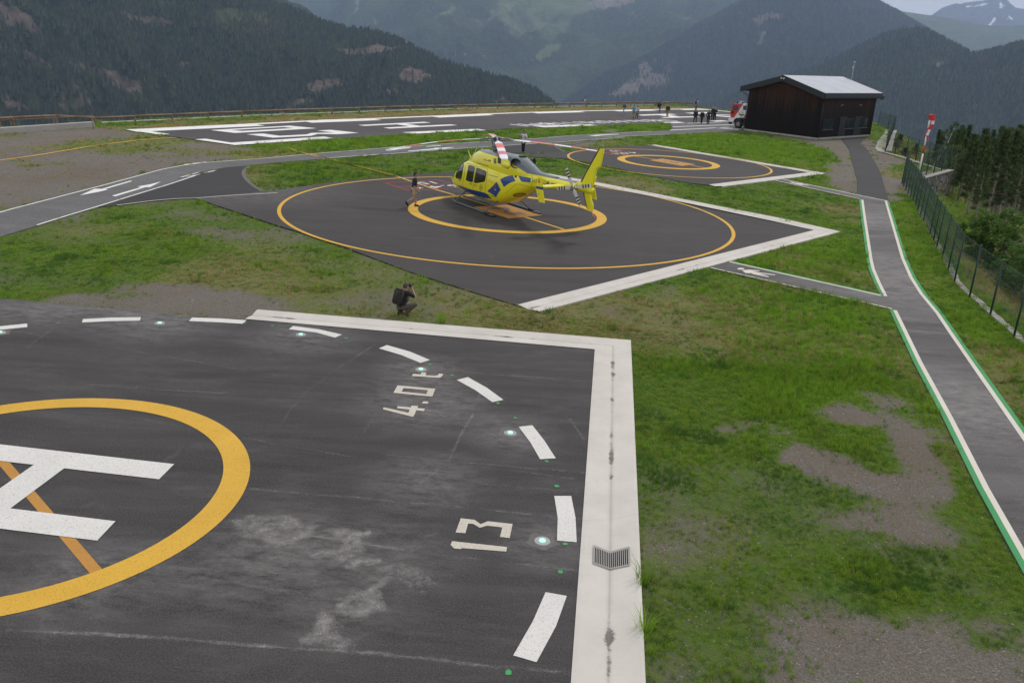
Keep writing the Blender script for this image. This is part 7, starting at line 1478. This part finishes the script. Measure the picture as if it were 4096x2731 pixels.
far(1722,222,face(.6,.75),1.60,dict(elL=(-.24,.22,1.30),wrL=(-.05,.30,1.52),elR=(.28,.20,1.30),wrR=(.06,.28,1.54),head=(0,.06,1.62)),'photographer in a pale grey top with a backpack near the end of the log rail',(.36,.38,.40),(.10,.11,.13),(.02,.02,.02),hair_g,sleeve=1,extras=(pack((.010,.010,.012),'black backpack of the photographer in the grey top',(.13,.10,.24)),camera_prop('camera held up by the photographer in the grey top',lambda J:J['hd']+J['f']*.16)))
far(1706,396,face(.1,1),1.60,dict(walk,ankL=(-.14,.04,.09),kneeL=(-.12,.03,.5),ankR=(.18,-.02,.09),kneeR=(.15,.0,.5)),'man in a dark navy suit with feet apart, leftmost of the dark-dressed group',(.010,.012,.028),(.010,.011,.018),(.01,.01,.01),simple('hair_brown',(.16,.08,.05),.7),sleeve=1.2)
def bag(label,side=1): 
    def b(bm,J): MM=Matrix.Translation(J['hp']+J['rt']*.22*side+J['up']*.15+Vector((0,-.06,0))); box_bm(bm,-.07,.07,-.14,.14,-.15,.14,mat=MM); bmesh.ops.bevel(bm,geom=bm.edges[:],offset=.03,segments=2,affect='EDGES')
    return prop(b,'handbag',label,'bag',cm((.035,.025,.02),'bag_leather'))
far(1800,409,face(.1,1),1.55,dict(kneeL=(-.06,.02,.5),ankL=(-.05,-.02,.09),kneeR=(.06,.06,.5),ankR=(.05,.04,.09)),'woman with long blonde hair in black carrying a brown shoulder bag',(.012,.011,.012),(.010,.010,.011),(.12,.09,.05),hair_b,sleeve=1.2,extras=(bag('dark brown shoulder bag of the blonde woman'),))
far(1893,417,face(-.1,1),1.66,dict(walk,ankL=(-.05,.10,.10),ankR=(.06,-.10,.10),elL=(-.34,-.06,1.12),wrL=(-.24,.06,.92),elR=(.34,-.06,1.12),wrR=(.24,.06,.92)),'broad man in a dark navy jacket with elbows out, right of the blonde woman',(.010,.013,.024),(.010,.010,.012),(.01,.01,.01),hairm,sleeve=1.2)
far(1956,353,face(.5,.8),1.62,dict(),'man in black jacket and dark blue jeans at the back of the dark-dressed group',(.010,.010,.014),(.022,.035,.075),(.02,.02,.02),bald,sleeve=1.2)
far(1985,366,face(-.3,-1),1.62,dict(elL=(-.28,.06,1.14),wrL=(-.12,.2,1.1)),'man all in black facing the camera, rightmost of the dark-dressed group',(.010,.010,.011),(.009,.009,.010),(.01,.01,.01),bald,sleeve=1.2)
# figure sitting at the rail
q=g('P4',125,160); q.z=.12; person('p',q,face(.9,.25),1.55,dict(pelvis=(0,0,.42),chest=(0,.06,.80),head=(0,.12,1.12),kneeL=(-.12,.36,.46),kneeR=(.12,.36,.44),ankL=(-.12,.44,.04),ankR=(.12,.44,.04),elL=(-.24,.22,.70),wrL=(-.12,.42,.62),elR=(.24,.22,.70),wrR=(.12,.42,.62)),'person in a white shirt sitting on the log rail, far off in the middle',(.55,.55,.58),(.05,.05,.06),(.03,.03,.03),hairm,sleeve=.6,extras=(pack((.015,.015,.02),'small dark backpack of the person sitting on the log rail',(.12,.08,.16)),))
# ================= fire truck =================
tf0=g('TR',945,1300); tr_=g('TR',1180,1300)
td=-ux   # drives towards the left of the picture, parallel to the gable wall
tyaw=math.atan2(td.y,td.x); tcam=Vector((0,-1,0))
side=Vector((-td.y,td.x,0));  side=side if side.dot(Vector((0,0,0))-tf0)>0 else -side
truck=empty('fire_truck',tuple(tf0-side*1.12),tyaw,'red and white fire truck half hidden behind the wooden building, its cab towards the left','fire truck')
# local: +x forward, wheel centre at x=0; near side is y=+-1.12
ysg=1 if (Matrix.Rotation(tyaw,3,'Z')@Vector((0,1,0))).dot(side)>0 else -1
tred=simple('truck_red',(.50,.018,.014),.35,var=.05,coat=.4); twht=simple('truck_white',(.68,.69,.72),.4,var=.04); tblk=simple('truck_black',(.012,.012,.013),.7); tgls=simple('truck_glass',(.05,.07,.08),.1); tblu=simple('beacon_blue',(.02,.03,.22),.15); rubm=simple('tyre_rubber',(.014,.014,.015),.85); hubm=simple('wheel_hub',(.30,.10,.08),.5); torg=simple('reflective_orange',(.55,.09,.02),.4)
k_=tf0; SCL=.88
def tp(x,z): # photo point (TR crop) on the near side of the truck -> local x,z
    P0=tf0; n_=side; d=ray('TR',x,z); o=Vector((0,0,H)); t=(P0-o).dot(n_)/d.dot(n_); q=o+d*t; return ((q-(tf0-side*1.12)).dot(td),q.z)
def tprism(name,pts,y0,y1,mat,par=truck,bev=.03):
    bm=bmesh.new(); A=[bm.verts.new((a,y0*ysg,b)) for a,b in pts]; B=[bm.verts.new((a,y1*ysg,b)) for a,b in pts]; bm.faces.new(A); bm.faces.new(B[::-1]); n=len(pts)
    for i in range(n): bm.faces.new([A[i],B[i],B[(i+1)%n],A[(i+1)%n]])
    bmesh.ops.recalc_face_normals(bm,faces=bm.faces)
    if bev: bmesh.ops.bevel(bm,geom=bm.edges[:],offset=bev,segments=2,affect='EDGES')
    return bm_obj(name,bm,mat,par)
T=lambda l:[tp(*q) for q in l]
cab=tprism('cab',T([(640,850),(720,1035),(760,1035),(800,930),(860,875),(1050,850),(1330,860),(1400,300),(1380,262),(770,255),(715,300),(690,430),(640,620)]),-1.10,1.10,twht)
tprism('red_panel',T([(645,845),(790,850),(990,560),(1165,290),(1150,262),(772,258),(722,300),(694,430),(646,620)]),1.09,1.118,tred,cab,0); tprism('red_panel',T([(645,845),(790,850),(990,560),(1165,290),(1150,262),(772,258),(722,300),(694,430),(646,620)]),-1.118,-1.09,tred,cab,0)
tprism('side_window',T([(728,560),(760,345),(790,328),(992,340),(965,545),(800,556)]),1.117,1.13,tgls,cab,0); tprism('side_window',T([(1165,530),(1180,350),(1310,350),(1300,540)]),1.10,1.112,tgls,cab,0)
tprism('window_bar',T([(795,556),(806,330),(820,330),(812,556)]),1.128,1.138,tblk,cab,0)
tprism('orange_stripe',T([(950,620),(975,590),(1050,705),(1000,705)]),1.10,1.114,simple('stripe_yellow',(.6,.35,.03),.4),cab,0); tprism('orange_stripe',T([(1180,835),(1260,720),(1330,720),(1330,840)]),1.10,1.114,torg,cab,0)
x0_,z0_=tp(642,600); x1_,z1_=tp(1330,850)
bm=bmesh.new(); a,b=tp(700,300),tp(655,560); bm.faces.new([bm.verts.new((a[0]+.02,-.95,a[1])),bm.verts.new((a[0]+.02,.95,a[1])),bm.verts.new((b[0]+.03,1.0,b[1])),bm.verts.new((b[0]+.03,-1.0,b[1]))]); bm_obj('windscreen',bm,tgls,cab)
for x in (862,1088): 
    lx,lz=tp(x,245); _,lt=tp(x,185); bm=bmesh.new(); tube_bm(bm,[(lx,.75*ysg,lz-.05),(lx,.75*ysg,lt-.04),(lx,.75*ysg,lt)],[.11,.10,.05],12); bm_obj('beacon',bm,tblu,cab,True)
lx,lz=tp(945,235); bm=bmesh.new(); box_bm(bm,lx-.22,lx+.22,.3*ysg-.15,.3*ysg+.15,lz-.05,lz+.2); bm_obj('roof_spotlight',bm,simple('spot_cream',(.5,.42,.3),.5),cab)
tprism('bumper',T([(560,865),(640,870),(720,880),(720,1035),(640,1020),(560,1020)]),-1.12,1.12,twht); tprism('bumper_foot',T([(558,1020),(650,1020),(650,1120),(560,1120)]),.8,1.1,tblk,truck,.02)
mx0=T([(708,590),(780,560),(765,680),(715,680)]); tprism('mirror',mx0,1.2,1.32,tblk,cab,.02)
for s in (1,-1):
    for wx in (0,-4.1):
        c,zc=tp(945,1130); R_=max(.5,min(.62,(tp(945,1300)[1]*0+zc))) ; bm=bmesh.new(); y=1.0*s*ysg; tube_bm(bm,[(wx,y-.16,R_),(wx,y-.13,R_),(wx,y+.13,R_),(wx,y+.16,R_)],[R_*.86,R_,R_,R_*.86],26); w_=bm_obj('wheel',bm,rubm,truck,True)
        bm=bmesh.new(); tube_bm(bm,[(wx,y+.10*s*ysg,R_),(wx,y+.175*s*ysg,R_)],[R_*.5,R_*.46],18); tube_bm(bm,[(wx,y+.17*s*ysg,R_),(wx,y+.23*s*ysg,R_)],[R_*.22,R_*.18],12,mi=1); bm_obj('rim',bm,[simple('rim_grey',(.25,.24,.22),.5),hubm],w_)
_,zb=tp(1100,860); _,zt=tp(1330,300)
tprism('chassis',[(.2,.62),(-5.6,.62),(-5.6,.95),(.2,.95)],-.5,.5,tblk); tprism('equipment_body',[(-1.9,.95),(-5.7,.95),(-5.7,zt),(-1.9,zt)],-1.14,1.14,tred); tprism('roller_shutter',[(-2.1,1.1),(-5.5,1.1),(-5.5,zt-.25),(-2.1,zt-.25)],1.135,1.15,simple('shutter_aluminium',(.45,.46,.47),.4,.5),truck,0)
tprism('wheel_arch',T([(750,1040),(800,930),(870,875),(1020,870),(1100,910),(1130,1060),(1190,1060),(1190,860),(1330,860),(1330,1230),(1180,1200),(1110,1110),(1080,960),(1000,900),(900,900),(830,950),(770,1060)]),.85,1.08,tblk,truck,0)
text_cand=T([(1010,715),(1200,715),(1200,752),(1010,752)])
tx=(text_cand[0][0]+text_cand[1][0])/2; tz=(text_cand[0][1]+text_cand[2][1])/2; wdt=abs(text_cand[0][0]-text_cand[1][0])
o=text_polys('BOMBERS',wdt/3.9,tblk,'door_lettering',cab,(tx,1.125*ysg,tz),(math.pi/2,0,math.pi if ysg>0 else 0),bold=.012)
o2=text_polys('B 100',wdt/5,tblk,'door_lettering',cab,(tx,1.125*ysg,tp(1100,790)[1]),(math.pi/2,0,math.pi if ysg>0 else 0),bold=.01)
ex,ez=tp(1120,650); bm=bmesh.new(); pts=[(ex+.2*math.cos(a),1.12*ysg,ez+.20*math.sin(a)) for a in [i*math.pi/10 for i in range(11)]]; tube_bm(bm,pts,.012,5); tube_bm(bm,[(ex-.2,1.12*ysg,ez),(ex+.2,1.12*ysg,ez)],.012,5); tube_bm(bm,[(ex-.28,1.12*ysg,ez-.18),(ex-.2,1.12*ysg,ez),(ex-.05,1.12*ysg,ez-.18),(ex-.28,1.12*ysg,ez-.18)],.012,5); bm_obj('mountain_emblem',bm,tblk,cab)
# ================= haze: one closed box of even thin air =================
zmin=1e9; mx_=[1e9,-1e9,1e9,-1e9,-1e9]
for o in list(bpy.data.objects):
    if o.type=='MESH' and o.get('kind')=='structure':
        a=np.empty(len(o.data.vertices)*3,np.float32); o.data.vertices.foreach_get('co',a); a=a.reshape(-1,3)
        if len(a): zmin=min(zmin,a[:,2].min()); mx_=[min(mx_[0],a[:,0].min()),max(mx_[1],a[:,0].max()),min(mx_[2],a[:,1].min()),max(mx_[3],a[:,1].max()),max(mx_[4],a[:,2].max())]
bm=bmesh.new(); box_bm(bm,mx_[0]-50,mx_[1]+50,mx_[2]-50,mx_[3]+50,float(zmin)-1,mx_[4]+30)
hz=bpy.data.materials.new('haze_air'); hz.use_nodes=True; t=hz.node_tree; t.nodes.clear(); vo=t.nodes.new('ShaderNodeVolumePrincipled'); mo=t.nodes.new('ShaderNodeOutputMaterial')
vo.inputs['Color'].default_value=(.50,.67,1.0,1); vo.inputs['Density'].default_value=HAZE; vo.inputs['Anisotropy'].default_value=.2; t.links.new(vo.outputs[0],mo.inputs['Volume'])
haze=bm_obj('haze',bm,hz); tag(haze,'thin bluish air that fades the far mountains',None,kind='stuff')
